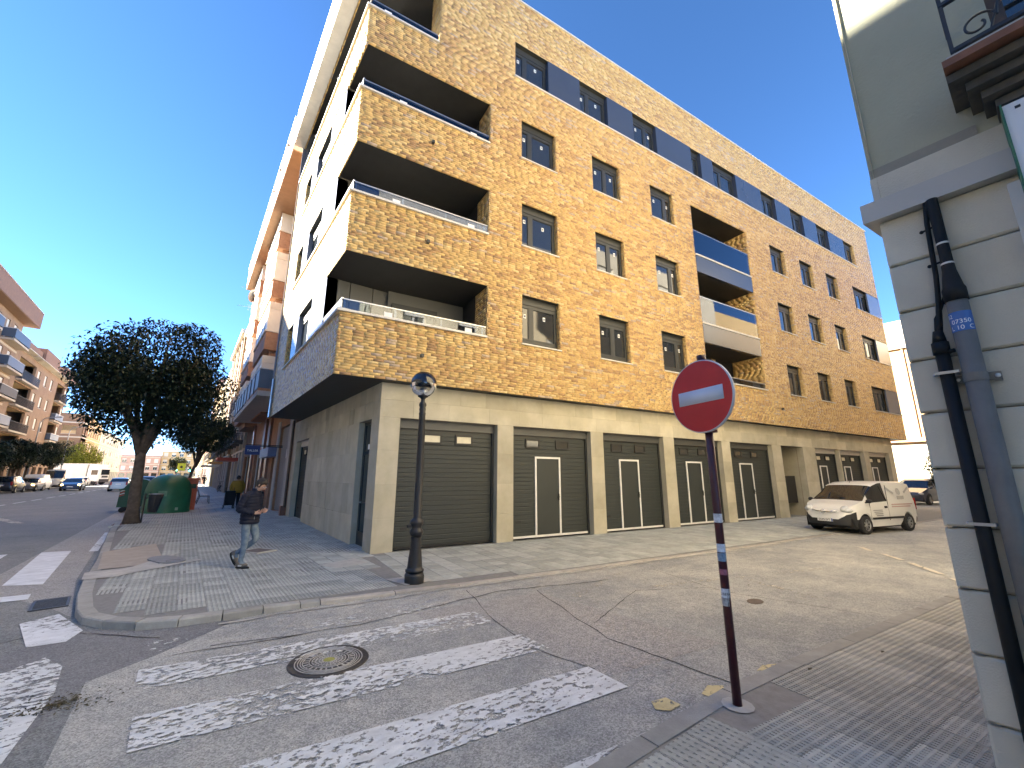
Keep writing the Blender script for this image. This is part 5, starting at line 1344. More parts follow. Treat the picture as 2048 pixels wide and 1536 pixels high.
for a, b, z, t in rec:
    q_ = MB(); q_.box(a, b, z - .2, z, .26, 1.5, FO); q_.box(a, b, t, t + .1, .26, 1.5, FO); q_.build('balcony_floor', mat('ochre_ceiling', (.5, .36, .18), .8), L2)
    balcony(L2, FO, a + .1, b + .2, z, .55, random.choice((M_raildark, M_raildark, M_railgrey)), mat('beige_slab', (.5, .42, .32)), 1.05, solid=random.random() < .5)
    win2(L2, FO, a + 1.5, a + 3.2, z, z + 2.2, .3, depth=1.3); win2(L2, FO, a + 4.0, a + 5.0, z, z + 2.2, .6, depth=1.3)
for o in wn: win2(L2, FO, o[0], o[1], o[2] + .02, o[3] - .02, random.choice((.6, .9, 1.0)))
for o in gops: q_ = MB(); q_.box(o[0], o[1], o[2], o[3], .2, .24, FO); q_.build('shop_window', M_darkshop, L2)
for a, b, h in ((62.65, 67.2, 17.5), (67.2, 69.8, 17.5), (69.8, 77.4, 18.1), (77.4, 81.5, 17.6), (81.5, 90.1, 18.1)):
    q_ = MB(); q_.box(a, b, 16.5, h, -.9 if h > 17.7 else -.6, .2, FO); q_.build('parapet', mat('red_brown_fascia', (.4, .23, .165)), L2)
    q_ = MB(); q_.box(a + .2, b - .2, 16.42, 16.5, -.95, .2, FO); q_.build('parapet_edge', M_cream2, L2)
# farther left buildings around the crossing
def far_block(name, label, fr, u0, u1, H, depth, m_, floors, nw, seed, frame=None):
    rnd = random.Random(seed); rt = root_at(fr, (u0 + u1) / 2, name, label); pit = (u1 - u0) / nw; ops = []
    for f in range(floors):
        for k in range(nw):
            a = u0 + pit * (k + .5) - pit * .27; ops.append((a, a + pit * .54, 4.2 + 3.05 * f, 5.9 + 3.05 * f))
    g = [(u0 + pit * (k + .15), u0 + pit * (k + .85), .15, 2.9) for k in range(nw)]
    shell(rt, fr, u0, u1, 0, H, ops + g, depth, m_)
    for o in ops: win2(rt, fr, o[0], o[1], o[2], o[3], rnd.choice((.3, .6, 1)))
    for o in g: q_ = MB(); q_.box(o[0], o[1], o[2], o[3], .2, .24, fr); q_.build('shop_window', M_darkshop, rt)
    for f in range(floors + 1):
        q_ = MB(); q_.box(u0, u1, 3.4 + 3.05 * f, 3.65 + 3.05 * f, -.15, 0, fr); q_.build('string_course', M_cream2, rt)
    return rt
FF = Fr((-22, 0), (0, 1))
far_block('far_apartments', 'far ochre apartment block with white bays beyond the crossing on the left', FF, 116, 140, 14.6, 14, M_ochre, 3, 8, 21)
d = far_block('far_apartments', 'far pale apartment block with roof railing, last on the left', FF, 140.1, 190, 13.6, 14, M_cream2, 3, 12, 22)
q_ = MB()
for k in range(13): q_.box(116.2 + k * 1.95, 116.3 + k * 1.95, 14.6, 15.7, -.02, .02, FF)
q_.box(116, 140, 15.68, 15.75, -.03, .03, FF); q_.box(116, 140, 15.1, 15.14, -.03, .03, FF); q_.build('roof_railing', M_steel, d)
FX = Fr((-36, 112.5), (1, 0))
far_block('far_apartments', 'far brick block whose end wall faces the crossing', Fr((-34, 115.9), (1, 0)), 0, 12, 14.5, 6, M_tbrick, 3, 3, 23)
FE = Fr((-14, 232), (1, 0))
far_block('street_end_block', 'pale two storey block closing the far end of the street, left half', Fr((-26, 232), (1, 0)), 0, 13, 10.5, 10, M_pinkr, 2, 5, 24)
far_block('street_end_block', 'ochre block closing the far end of the street, right half', Fr((-12.9, 236), (1, 0)), 0, 14, 12.5, 10, M_ochre, 3, 5, 25)
# beyond the far end of the side street
FQ = Fr((43.0, 0), (0, -1))
Q = root_at(FQ, 2, 'far_corner_house', 'sunlit cream and orange house closing the far end of the side street')
o_ = [(-30 + k * 4.2, -28.4 + k * 4.2, 6.5 + f * 3, 8.0 + f * 3) for k in range(14) for f in range(2)]
shell(Q, FQ, -38, 40, 0, 14.6, o_, 10, mat('orange_render', (.36, .25, .14), .85, .1, 2, .2, 40))
for o in o_: win2(Q, FQ, o[0], o[1], o[2], o[3], .6)
q_ = MB(); q_.box(-38, 40, 12.3, 14.7, -.25, 0, FQ); q_.build('top_storey', mat('dull_cream', (.40, .36, .28), .85, .1, 2), Q)
q_ = MB(); q_.box(-38, 40, 0, 4.5, -.12, 0, FQ); q_.build('ground_floor', mat('dull_cream', (.4, .36, .28)), Q)
for u in (-6.5, -3.2, .5, 3.0): q_ = MB(); q_.box(u, u + .12, 4.5, 12.3, -.1, 0, FQ); q_.build('drain_pipe', mat('clay_pipe', (.4, .22, .12), .7), Q)
q_ = MB(); q_.box(-38, 40, 4.5, 4.8, -.5, 0, FQ); q_.build('canopy', mat('clay_pipe', (.4, .22, .12)), Q)
# ------------------------------------------------------------------ vehicles
M_tyre = mat('tyre_rubber', (.022, .022, .023), .85, .15, 8)
M_rim = mat('alloy_rim', (.36, .37, .38), .35, .06, 6, metal=.7)
M_under = mat('underbody', (.012, .012, .012), .9)
M_blkpl = mat('black_plastic', (.022, .023, .026), .6, .1, 8)
M_carglass = glass_mat('vehicle_glass', (.012, .016, .02), .03)
M_plate = mat('number_plate', (.72, .72, .70), .5, .02)
M_euro = mat('plate_blue', (.03, .07, .35), .5)
M_redl = mat('tail_light', (.30, .012, .010), .25, .05, spec=.7)
M_headl = mat('head_lamp', (.55, .57, .58), .12, .15, 20, spec=.8)
M_amber = mat('lit_lamp', (1.0, .62, .16), .3, emit=3.0)
M_chrome = mat('chrome', (.60, .61, .62), .12, .03, metal=1.0)
def paint(name, c, rough=.28, metal=0.0): return mat(name, c, rough, .03, 1.0, coat=.5, metal=metal)
P_white = paint('white_paint', (.74, .74, .72)); P_offw = paint('offwhite_paint', (.66, .62, .53)); P_blue = paint('dark_blue_paint', (.018, .032, .085)); P_black = paint('black_paint', (.012, .012, .013))
P_silver = paint('silver_paint', (.40, .42, .45), .3, .4); P_green = paint('dark_green_paint', (.035, .045, .035)); P_greyp = paint('grey_paint', (.10, .11, .125)); P_red = paint('red_paint', (.28, .02, .018))
def interp(pts, x):
    pts = sorted(pts)
    if x <= pts[0][0]: return pts[0][1]
    for (x0, v0), (x1, v1) in zip(pts, pts[1:]):
        if x <= x1: return v0 + (v1 - v0) * (x - x0) / max(1e-6, x1 - x0)
    return pts[-1][1]
SPEC = {
 'hatch': dict(L=4.05, top=[(-2.02, .55), (-2.0, .95), (-1.86, 1.04), (-1.28, 1.40), (-.9, 1.455), (-.2, 1.47), (.28, 1.38), (1.02, .96), (1.3, .91), (1.9, .76), (2.02, .60)],
   belt=[(-2.02, .53), (-1.9, .98), (.95, .90), (1.3, .86), (1.9, .70), (2.02, .56)], hw=[(-2.02, .66), (-1.9, .78), (-1.4, .85), (0, .87), (1.4, .85), (1.85, .74), (2.02, .60)],
   side=(-1.5, .82), pil=[(-.25, -.15)], ws=(.28, 1.02), rw=(-1.86, -1.28), wheels=(1.26, -1.24), r=.31, sill=.22),
 'sedan': dict(L=4.5, top=[(-2.25, .6), (-2.22, .98), (-1.6, 1.03), (-.95, 1.38), (-.5, 1.44), (.1, 1.42), (.45, 1.34), (1.12, .96), (1.4, .91), (2.1, .74), (2.25, .58)],
   belt=[(-2.25, .58), (-2.1, .93), (-1.5, .95), (1.05, .90), (1.4, .86), (2.1, .68), (2.25, .54)], hw=[(-2.25, .68), (-2.1, .78), (-1.5, .86), (0, .88), (1.5, .86), (2.05, .75), (2.25, .60)],
   side=(-1.2, .9), pil=[(-.2, -.1)], ws=(.45, 1.12), rw=(-1.6, -.95), wheels=(1.35, -1.32), r=.31, sill=.21),
 'mpv': dict(L=4.5, top=[(-2.25, .55), (-2.22, 1.05), (-2.05, 1.3), (-1.8, 1.58), (-1.0, 1.64), (0, 1.64), (.5, 1.52), (1.25, 1.04), (1.5, .98), (2.1, .78), (2.25, .6)],
   belt=[(-2.25, .53), (-2.1, 1.06), (1.2, .98), (1.5, .92), (2.1, .70), (2.25, .56)], hw=[(-2.25, .74), (-2.1, .84), (-1.5, .89), (0, .90), (1.5, .88), (2.05, .78), (2.25, .62)],
   side=(-1.75, 1.0), pil=[(-1.0, -.9), (.05, .15)], ws=(.5, 1.25), rw=(-2.2, -1.8), wheels=(1.38, -1.35), r=.33, sill=.23),
 'compact_van': dict(L=4.39, top=[(-2.19, .5), (-2.17, 1.1), (-2.12, 1.62), (-2.0, 1.77), (-1.6, 1.84), (-.6, 1.855), (.1, 1.82), (.52, 1.72), (.95, 1.44), (1.34, 1.17), (1.5, 1.12), (1.85, 1.02), (2.08, .88), (2.16, .72), (2.2, .55)],
   belt=[(-2.19, .48), (-2.1, 1.10), (-.1, 1.12), (1.0, 1.08), (1.34, 1.05), (1.85, .90), (2.08, .76), (2.2, .52)], hw=[(-2.19, .80), (-2.05, .86), (-1.2, .91), (1.3, .91), (1.75, .87), (2.0, .76), (2.12, .62), (2.2, .45)],
   side=(-.12, 1.02), pil=[], ws=(.55, 1.36), rw=None, wheels=(1.37, -1.38), r=.325, sill=.25, rf=.86),
 'panel_van': dict(L=5.6, top=[(-2.8, .5), (-2.78, 1.5), (-2.72, 2.35), (-2.5, 2.48), (0, 2.52), (.9, 2.46), (1.15, 2.30), (1.95, 1.36), (2.2, 1.22), (2.6, 1.02), (2.76, .75), (2.8, .55)],
   belt=[(-2.8, .48), (-2.7, 1.3), (.9, 1.30), (1.9, 1.22), (2.2, 1.1), (2.6, .9), (2.8, .52)], hw=[(-2.8, .92), (-2.6, .98), (1.5, 1.0), (2.2, .95), (2.6, .84), (2.8, .68)],
   side=(.75, 1.75), pil=[], ws=(1.1, 1.97), rw=None, wheels=(1.85, -1.65), r=.34, sill=.28, rf=.88),
}
def vehicle(name, label, cat, x, y, heading, spec, pm, group=None, scale=1.0, lamps=False, front_plate='', rear_plate='', bumper=None, z=0.0):
    S = SPEC[spec]; rt = empty(name, (0, 0, 0), 0, label, cat, group); L = S['L']; hl = L / 2; rf = S.get('rf', .80)
    xs = set()
    for p in S['top'] + S['hw'] + S['belt']: xs.add(round(p[0], 3))
    for wx in S['wheels']:
        for k in range(-5, 6): xs.add(round(wx + (S['r'] + .06) * math.sin(k * math.pi / 10), 3))
    for a in (S['side'], S['ws'], S['rw']) + tuple(S['pil']):
        if a: xs |= {round(a[0], 3), round(a[1], 3)}
    for k in range(int(-hl * 5), int(hl * 5)): xs.add(round(k * .2, 3))
    xs = [v for v in sorted(xs) if -hl - .01 <= v <= hl + .01]
    cl = [xs[0]]
    for v in xs[1:]:
        if v - cl[-1] > .012: cl.append(v)
    xs = cl; rows = []
    for v in xs:
        top, belt, hw = interp(S['top'], v), interp(S['belt'], v), interp(S['hw'], v); belt = min(belt, top - .03); zb = S['sill'] + (.06 if abs(v) > hl - .35 else 0)
        for wx in S['wheels']:
            R_ = S['r'] + .06
            if abs(v - wx) < R_: zb = max(zb, S['r'] + math.sqrt(max(0, R_ * R_ - (v - wx) ** 2)) * .98)
        zb = min(zb, belt - .05); cab = min(1, max(0, (top - belt - .12) / .25)); f = 1 - (1 - rf) * cab - .06 * (1 - cab)
        zt = top - .05 * (.3 + .7 * cab); m1 = max(zb + .01, min(belt - .02, .52)); m2 = (m1 * .35 + belt * .65)
        rows.append([(hw * .95, zb), (hw * .995, m1), (hw * 1.0, m2), (hw * .975, belt), (hw * (.975 * .35 + f * .65), belt * .4 + zt * .6) if cab > .3 else (hw * .955, (belt + zt) / 2), (hw * f, zt), (hw * f * .86, top - .018), (hw * f * .45, top - .003), (0, top)])
    nr = len(rows[0]); body, glass, bump = MB(), MB(), MB()
    def P(i, j, sd): w_, z_ = rows[i][j]; return (xs[i], sd * w_, z_)
    def which(i, j):
        xm = (xs[i] + xs[i + 1]) / 2
        if j in (3, 4):
            a, b = S['side']
            if a < xm < b and not any(p[0] < xm < p[1] for p in S['pil']):
                if j == 4 and rows[i][5][1] - rows[i][3][1] < .1: return body
                return glass
        if j >= 5:
            if S['ws'][0] < xm < S['ws'][1]: return glass
            if S['rw'] and S['rw'][0] < xm < S['rw'][1]: return glass
        if bumper is not None and j == 0 and (xm > hl - .55 or xm < -hl + .2): return bump
        if bumper is not None and j == 1 and xm > hl - .40: return bump
        return body
    for i in range(len(xs) - 1):
        for j in range(nr - 1):
            t = which(i, j)
            for sd in (1, -1):
                q_ = [P(i, j, sd), P(i + 1, j, sd), P(i + 1, j + 1, sd), P(i, j + 1, sd)]
                t.q(*(q_ if sd < 0 else q_[::-1]))
    for i in (0, len(xs) - 1):
        for j in range(nr - 1):
            a = [P(i, j, 1), P(i, j + 1, 1), P(i, j + 1, -1), P(i, j, -1)]
            t = bump if (bumper is not None and j < 2) else body
            t.q(*(a if i else a[::-1]))
    def finish(mb, nm, m):
        if not mb.v: return None
        bm = bmesh.new(); me = mb.mesh(nm, m); bm.from_mesh(me); bmesh.ops.remove_doubles(bm, verts=bm.verts[:], dist=.0015)
        bm.to_mesh(me); bm.free(); me.polygons.foreach_set('use_smooth', [True] * len(me.polygons))
        try: me.set_sharp_from_angle(angle=math.radians(32))
        except Exception: pass
        return link(nm, me, rt)
    finish(body, 'body', pm); finish(glass, 'window', M_carglass); finish(bump, 'bumper', bumper)
    u = MB(); u.box(-hl + .18, hl - .2, .2, .55, -interp(S['hw'], 0) * .86, interp(S['hw'], 0) * .86); u.build('underbody', M_under, rt)
    W = interp(S['hw'], 0)
    tw = MB(); r = S['r']; tw.lathe([(r * .62, -.10), (r * .92, -.105), (r, -.07), (r, .07), (r * .92, .105), (r * .62, .10)], (0, 0, 0), 24, 'y'); tme = tw.mesh('wheel', M_tyre, smooth=True)
    rm = MB(); rm.lathe([(0, .082), (r * .18, .085), (r * .22, .07)], (0, 0, 0), 20, 'y'); rm.lathe([(r * .55, .07), (r * .64, .095), (r * .65, .06)], (0, 0, 0), 24, 'y')
    for k in range(7):
        m_ = Matrix.Rotation(2 * math.pi * k / 7, 4, 'Y'); s0 = len(rm.v); rm.box(-r * .07, r * .07, r * .15, r * .60, .052, .08); rm.xf(m_, s0)
    rm.cm = 1; rm.lathe([(0, .035), (r * .64, .035)], (0, 0, 0), 20, 'y'); rme = rm.mesh('rim', [M_rim, M_under])
    for wx in S['wheels']:
        for sd in (1, -1):
            o = link('wheel', tme, rt, Matrix.Translation((wx, sd * (W - .10), r)) @ (Matrix() if sd > 0 else Matrix.Rotation(math.pi, 4, 'Z')))
            link('rim', rme, o)
    fz = interp(S['top'], hl - .1)
    for sd in (1, -1):
        h = MB(); xw = interp(S['hw'], hl - .22); h.ball((hl - .24, sd * xw * .86, fz - .03), .15, 12, 8, (1.15, 1.0, .62)); h.build('head_lamp', M_amber if lamps else M_headl, rt, smooth=True)
        t = MB(); rz = min(1.05, interp(S['belt'], -hl + .15)); t.bx(-hl + .03, sd * interp(S['hw'], -hl + .06) * .90, rz - .28, rz + (.05 if spec != 'compact_van' else .15), .14, .14); t.build('tail_light', M_redl, rt)
        m_ = MB(); mx = S['ws'][1] - .12; m_.ball((mx, sd * (interp(S['hw'], mx) + .09), interp(S['belt'], mx) + .09), .085, 10, 8, (.7, 1.15, .85)); m_.tube([(mx, sd * interp(S['hw'], mx) * .95, interp(S['belt'], mx) + .03), (mx, sd * (interp(S['hw'], mx) + .08), interp(S['belt'], mx) + .05)], .025, 6); m_.build('mirror', M_blkpl if bumper is not None else pm, rt, smooth=True)
    for txt, xx, sd in ((front_plate, hl + .012, 1), (rear_plate, -hl - .012, -1)):
        if txt is None: continue
        zp = .42 if sd > 0 else .72
        p = MB(); p.box(min(xx, xx - sd * .03), max(xx, xx - sd * .03), zp, zp + .11, -.26, .26); o = p.build('number_plate', M_plate, rt)
        e = MB(); e.box(min(xx, xx + sd * .003), max(xx, xx + sd * .003), zp + .003, zp + .107, -.258 if sd < 0 else .215, -.215 if sd < 0 else .258); e.build('plate_band', M_euro, o)
        if txt:
            fr = Fr((xx + sd * .004, 0), (0, 1) if sd > 0 else (0, -1)); text_mb(txt, .105, fr, -.02, zp + .02, 0).build('plate_text', M_black, o)
    rt.location = (x, y, z); rt.rotation_euler = (0, 0, math.radians(heading)); rt.scale = (scale,) * 3
    return rt
VS = .85
hv = vehicle('delivery_van', 'small white delivery van with black bumper parked beside the garages', 'van', 14.44, -5.23, 165.6, 'compact_van', P_white, scale=VS, front_plate='0595 JVT', rear_plate='', bumper=M_blkpl)
def on_van(mb, nm, m, smooth=False):
    o = mb.build(nm, m, None, smooth); c = o.location.copy(); o.parent = hv; o.location = c; return o
g = MB(); g.tube([(2.17, -.42, .80), (2.235, -.2, .765), (2.245, 0, .755), (2.235, .2, .765), (2.17, .42, .80)], .028, 8); on_van(g, 'grille_bar', M_chrome, True)
g = MB(); g.lathe([(.062, -.012), (.078, 0), (.062, .012)], (2.27, 0, .77), 20, 'x'); g.box(2.265, 2.278, .762, .778, -.062, .062); on_van(g, 'emblem', M_chrome)
for sd in (1, -1):
    h = MB(); h.ball((1.98, sd * .60, .86), .2, 16, 10, (1.0, .62, .62)); on_van(h, 'head_lamp_lens', M_headl, True)
    s_ = MB(); s_.box(-1.0, .98, .50, .57, sd * .915 - .012, sd * .915 + .012); on_van(s_, 'side_strip', M_blkpl)
    s_ = MB(); s_.box(-.02, .14, .88, .95, sd * .905 - .02, sd * .905 + .025); on_van(s_, 'door_handle', M_blkpl)
    s_ = MB(); s_.box(-.115, -.105, .45, 1.70, sd * .90 - .004, sd * .90 + .0105); s_.box(1.03, 1.04, .5, 1.08, sd * .90 - .004, sd * .90 + .0105); on_van(s_, 'door_seam', M_blkpl)
    w_ = MB()
    for k in range(4): w_.box(.30, .88 - .05 * k, .80 - k * .062, .828 - k * .062, sd * .913 - .003, sd * .913 + .003)
    on_van(w_, 'door_lettering', mat('grey_print', (.28, .28, .29)))
    w_ = MB()
    for k in range(2): w_.box(-1.75 + .15 * k, -.35, .98 - k * .08, 1.015 - k * .08, sd * .911 - .003, sd * .911 + .003)
    on_van(w_, 'side_lettering', mat('faded_red_print', (.50, .34, .33)))
    w_ = MB()
    for x_, z_, a_ in ((-.45, 1.50, .5), (-1.55, 1.52, -.45)):
        s0 = len(w_.v); w_.box(-.22, .22, -.035, .035, -.003, .003); w_.xf(Matrix.Translation((x_, sd * .872, z_)) @ Matrix.Rotation(sd * .17, 4, 'X') @ Matrix.Rotation(-a_, 4, 'Y'), s0)
    s0 = len(w_.v); w_.lathe([(0, -.002), (.13, 0), (.13, .003)], (0, 0, 0), 16, 'y'); w_.xf(Matrix.Translation((-1.0, sd * .868, 1.46)) @ Matrix.Rotation(sd * .17, 4, 'X'), s0)
    w_.box(-1.25, -.8, 1.18, 1.30, sd * .905 - .003, sd * .905 + .004); on_van(w_, 'side_graphic', mat('grey_print2', (.42, .42, .42)))
an = MB(); an.tube([(.35, 0, 1.79), (.15, 0, 1.99)], .008, 6); on_van(an, 'antenna', M_black)
wp = MB(); wp.tube([(1.32, .55, 1.17), (1.18, -.05, 1.27)], .012, 6); wp.tube([(1.33, -.1, 1.17), (1.2, -.62, 1.26)], .012, 6); on_van(wp, 'wiper', M_black)

vehicle('parked_car', 'dark green car at the left edge of the frame, nearest in the parked row', 'car', -17.3, 47.5, 90, 'hatch', P_green, 'cars parked across the main street')
vehicle('parked_car', 'black family car with red tail lights parked in front of the small white van', 'car', -17.25, 54.5, 90, 'mpv', P_black, 'cars parked across the main street')
vehicle('parked_car', 'grey car with amber lamp glimpsed behind the black family car', 'car', -16.9, 60.2, -92, 'hatch', P_greyp, 'cars parked across the main street', lamps=True)
vehicle('parked_van', 'small white van parked between the dark car and the tall white van', 'van', -17.3, 65.6, 90, 'compact_van', P_white, 'vans parked across the main street')
vehicle('parked_van', 'tall white panel van with black bumper parked across the street', 'van', -17.3, 74.5, -90, 'panel_van', P_offw, 'vans parked across the main street', bumper=M_blkpl)
vehicle('moving_car', 'dark blue car with lit headlamps coming down the far lane', 'car', -13.6, 61, -88, 'sedan', P_blue, lamps=True)
vehicle('moving_car', 'silver hatchback driving away beside the green bins', 'car', -9.2, 56.5, 92, 'hatch', P_silver)
vehicle('moving_car', 'dark car with broad windscreen half hidden behind the green bottle bank', 'car', -7.7, 74, -88, 'mpv', P_greyp)
vehicle('parked_car', 'dark blue estate car seen beyond the rear of the white delivery van', 'car', 35.5, -3.5, 172, 'mpv', paint('navy_paint', (.035, .045, .075)))
vehicle('parked_car', 'black car at the near house corner, only its tail showing past the stone blocks', 'car', 21.5, -8.9, 174, 'mpv', P_black)
for k, (x, y, c, l) in enumerate(((-17.2, 93, P_white, 'white car far up the street beyond the panel van'), (-17.2, 100, P_red, 'red car far up the street beyond the white one'), (-8.4, 104, P_white, 'white car far away in the middle of the street'), (-6.2, 96, P_silver, 'silver car far away beside the right kerb'))):
    vehicle('distant_car', l, 'car', x, y, 90, 'hatch', c, 'distant cars up the main street')
# white box lorry crossing
T = empty('box_lorry', (0, 0, 0), 0, 'large white box lorry turning at the crossing beyond the parked vans', 'truck')
q_ = MB(); q_.box(-4.6, 1.7, .95, 3.75, -1.25, 1.25); q_.build('box_body', P_offw, T)
q_ = MB(); q_.box(-4.64, -4.6, 1.3, 3.6, -1.15, 1.15); q_.build('rear_door', P_white, T)
q_ = MB(); q_.box(-4.66, -4.64, 2.4, 3.2, .1, .8); q_.build('dark_panel', M_greypan, T)
q_ = MB(); q_.prism([(1.9, -1.2), (3.7, -1.2), (3.9, -.9), (3.9, .9), (3.7, 1.2), (1.9, 1.2)], .6, 2.95); q_.build('cab', P_white, T)
q_ = MB(); q_.box(1.9, 3.4, 2.95, 3.6, -1.1, 1.1); q_.build('roof_fairing', P_white, T)
q_ = MB(); q_.box(3.9, 3.93, 1.75, 2.7, -.95, .95); q_.box(2.5, 3.5, 1.75, 2.6, -1.225, -1.2); q_.box(2.5, 3.5, 1.75, 2.6, 1.2, 1.225); q_.build('windscreen', M_carglass, T)
q_ = MB(); q_.box(3.88, 3.95, .45, 1.0, -1.1, 1.1); q_.box(-4.5, 3.5, .55, .9, -.6, .6); q_.box(3.9, 3.94, 1.25, 1.6, -.7, .7); q_.build('chassis', M_blkpl, T)
for wx in (2.9, -2.6, -3.6):
    for sd in (1, -1):
        w_ = MB(); w_.lathe([(.0, -.15), (.3, -.15), (.48, -.13), (.48, .13), (.3, .15), (0, .15)], (wx, sd * 1.05, .48), 18, 'y'); w_.build('wheel', M_tyre, T, smooth=True)
T.location = (-18.6, 100, .1); T.rotation_euler = (0, 0, math.radians(-28))

# ------------------------------------------------------------------ street furniture
M_lampblk = mat('black_lamp_paint', (.014, .014, .015), .45, .25, 9, .25, 120)
SLP = empty('street_lamp', (-.31, -2.93, .026), 0, 'black cast iron street lamp with clear globe on the corner pavement', 'street lamp')
def at(mb, root, nm, m, smooth=True, tone=False):
    mb.xf(Matrix.Translation(root.location)); return mb.build(nm, m, root, smooth, tone)
p = MB(); p.lathe([(.0, .70), (.083, .70), (.10, .73), (.112, .76), (.105, .80), (.08, .83), (.085, .86), (.11, .90), (.105, .95), (.075, .98), (.066, 1.0), (.055, 2.70), (.062, 2.72), (.05, 2.75), (.058, 2.80), (.050, 2.83), (.066, 2.87), (.058, 2.91), (.04, 2.93), (.034, 2.97), (.05, 3.0), (.09, 3.02), (.095, 3.045), (.0, 3.05)], (0, 0, 0), 24); at(p, SLP, 'pole', M_lampblk)
p = MB(); p.lathe([(.09, .70), (.082, .66), (.086, .63), (.084, .6), (.118, .25), (.125, .215), (.15, .20), (.145, .17), (.12, .155)], (0, 0, 0), 24); p.lathe([(.125, .16), (.155, .14), (.165, .11), (.16, .0)], (0, 0, 0), 8); at(p, SLP, 'base', M_lampblk)
p = MB(); p.box(-.16, -.05, .845, .885, -.018, .018); p.box(.02, .04, .0, .0, 0, 0) if False else None; at(p, SLP, 'bracket', M_lampblk, False)
cap = MB(); R_ = .228; cz = 3.245
cap.lathe([(R_ * math.sin(t), cz + R_ * math.cos(t)) for t in np.linspace(.001, math.pi * .5, 12)], (0, 0, 0), 32); at(cap, SLP, 'globe_cap', mat('smoked_cap', (.008, .008, .012), .12, .05, spec=.7))
gl = MB(); gl.lathe([(R_ * math.sin(t), cz + R_ * math.cos(t)) for t in np.linspace(math.pi * .5, math.pi * .88, 12)], (0, 0, 0), 32); at(gl, SLP, 'globe', clear_glass('globe_glass', (.95, .95, .94), .02))
li = MB(); li.lathe([(.0, 3.05), (.078, 3.05), (.078, 3.14), (.06, 3.15), (.06, 3.18), (0, 3.18)], (0, 0, 0), 20); at(li, SLP, 'lamp_holder', M_steel)

NE = empty('no_entry_sign', (-.11, -7.86, ZN), 0, 'red round no entry sign with white bar on a maroon post on the near kerb', 'road sign')
M_mar = mat('maroon_post', (.055, .008, .012), .35, .15, 6, .1, 60)
M_signred = mat('sign_red', (.50, .014, .016), .42, .10, 5); M_signwhite = mat('sign_white', (.60, .63, .70), .45, .04, 5)
po = MB(); po.tube([(.0, 0, 0), (-.0, .01, 2.58)], .031, 16); at(po, NE, 'post', M_mar)
po = MB(); po.lathe([(0, 2.58), (.036, 2.58), (.036, 2.545)], (0, .01, 0), 12); at(po, NE, 'post_cap', M_mar)
al = math.radians(11.4); DX = Vector((math.sin(al), math.cos(al), 0)); DN = Vector((-math.cos(al), math.sin(al), 0)); DC = Vector((-.045, .012, 2.225))
def on_disc(mb): 
    m_ = Matrix(((-DX.x, 0, DN.x, DC.x), (-DX.y, 0, DN.y, DC.y), (0, 1, 0, DC.z), (0, 0, 0, 1)))
    mb.xf(m_ @ Matrix.Rotation(math.radians(1.0), 4, 'Z')); return mb
d = MB(); d.lathe([(0, .0), (.30, .0), (.302, .012), (.30, .022), (.292, .024)], (0, 0, 0), 64); at(on_disc(d), NE, 'sign_back', mat('sign_rim', (.50, .50, .51), .4, .05, metal=.4))
d = MB(); d.lathe([(0, .0225), (.292, .0225)], (0, 0, 0), 64); at(on_disc(d), NE, 'sign_face', M_signred)
d = MB(); d.box(-.215, .215, -.058, .058, .0226, .0245); 
d.v = [(x, z_ if False else y, z_) for x, y, z_ in d.v]; d.v = [(x, zz_, yy) for x, yy, zz_ in d.v]; at(on_disc(d), NE, 'white_bar', M_signwhite)
d = MB(); d.lathe([(.292, .0228), (.2985, .0228)], (0, 0, 0), 64); at(on_disc(d), NE, 'rim_line', M_signwhite)
for zc in (2.505, 1.94):
    c = MB(); c.box(-.05, .05, zc - .012, zc + .012, -.045, .04, Fr((0, .01), (DX.x, DX.y))); at(c, NE, 'clamp', M_mar, False)
stk = [(1.235, 1.30, (.62, .63, .64), math.pi), (1.02, 1.08, (.55, .60, .66), math.pi * .8), (.955, 1.015, (.20, .28, .36), math.pi * .8), (.70, .765, (.62, .63, .64), math.pi * .85), (.645, .698, (.42, .40, .38), math.pi * .85), (.86, .90, (.30, .10, .14), math.pi * .6)]
fa = math.atan2(-9.549 + 7.86, -3.436 + .11)
for k, (za, zb, c_, wd) in enumerate(stk):
    s_ = MB(); s_.lathe([(.0318, za), (.0318, zb)], (0, .004, 0), 16, a0=fa - wd / 2, a1=fa + wd / 2); at(s_, NE, 'post_sticker', mat('torn_sticker_%s' % 'abcdef'[k], c_, .6, .35, 40))
t = text_mb('LIBERA', .026, Fr((0, 0), (1, 0)), 0, 0, 0); V = []
for (x, y, z_) in t.v:
    a_ = fa + x / .0322; V.append((.0324 * math.cos(a_), .004 + .0324 * math.sin(a_), .718 + z_))
t.v = V; at(t, NE, 'sticker_text', M_black, False)
ft = MB(); ft.lathe([(.034, .002), (.08, .004), (.11, .001)], (0, 0, 0), 12); at(ft, NE, 'footing', M_conc)

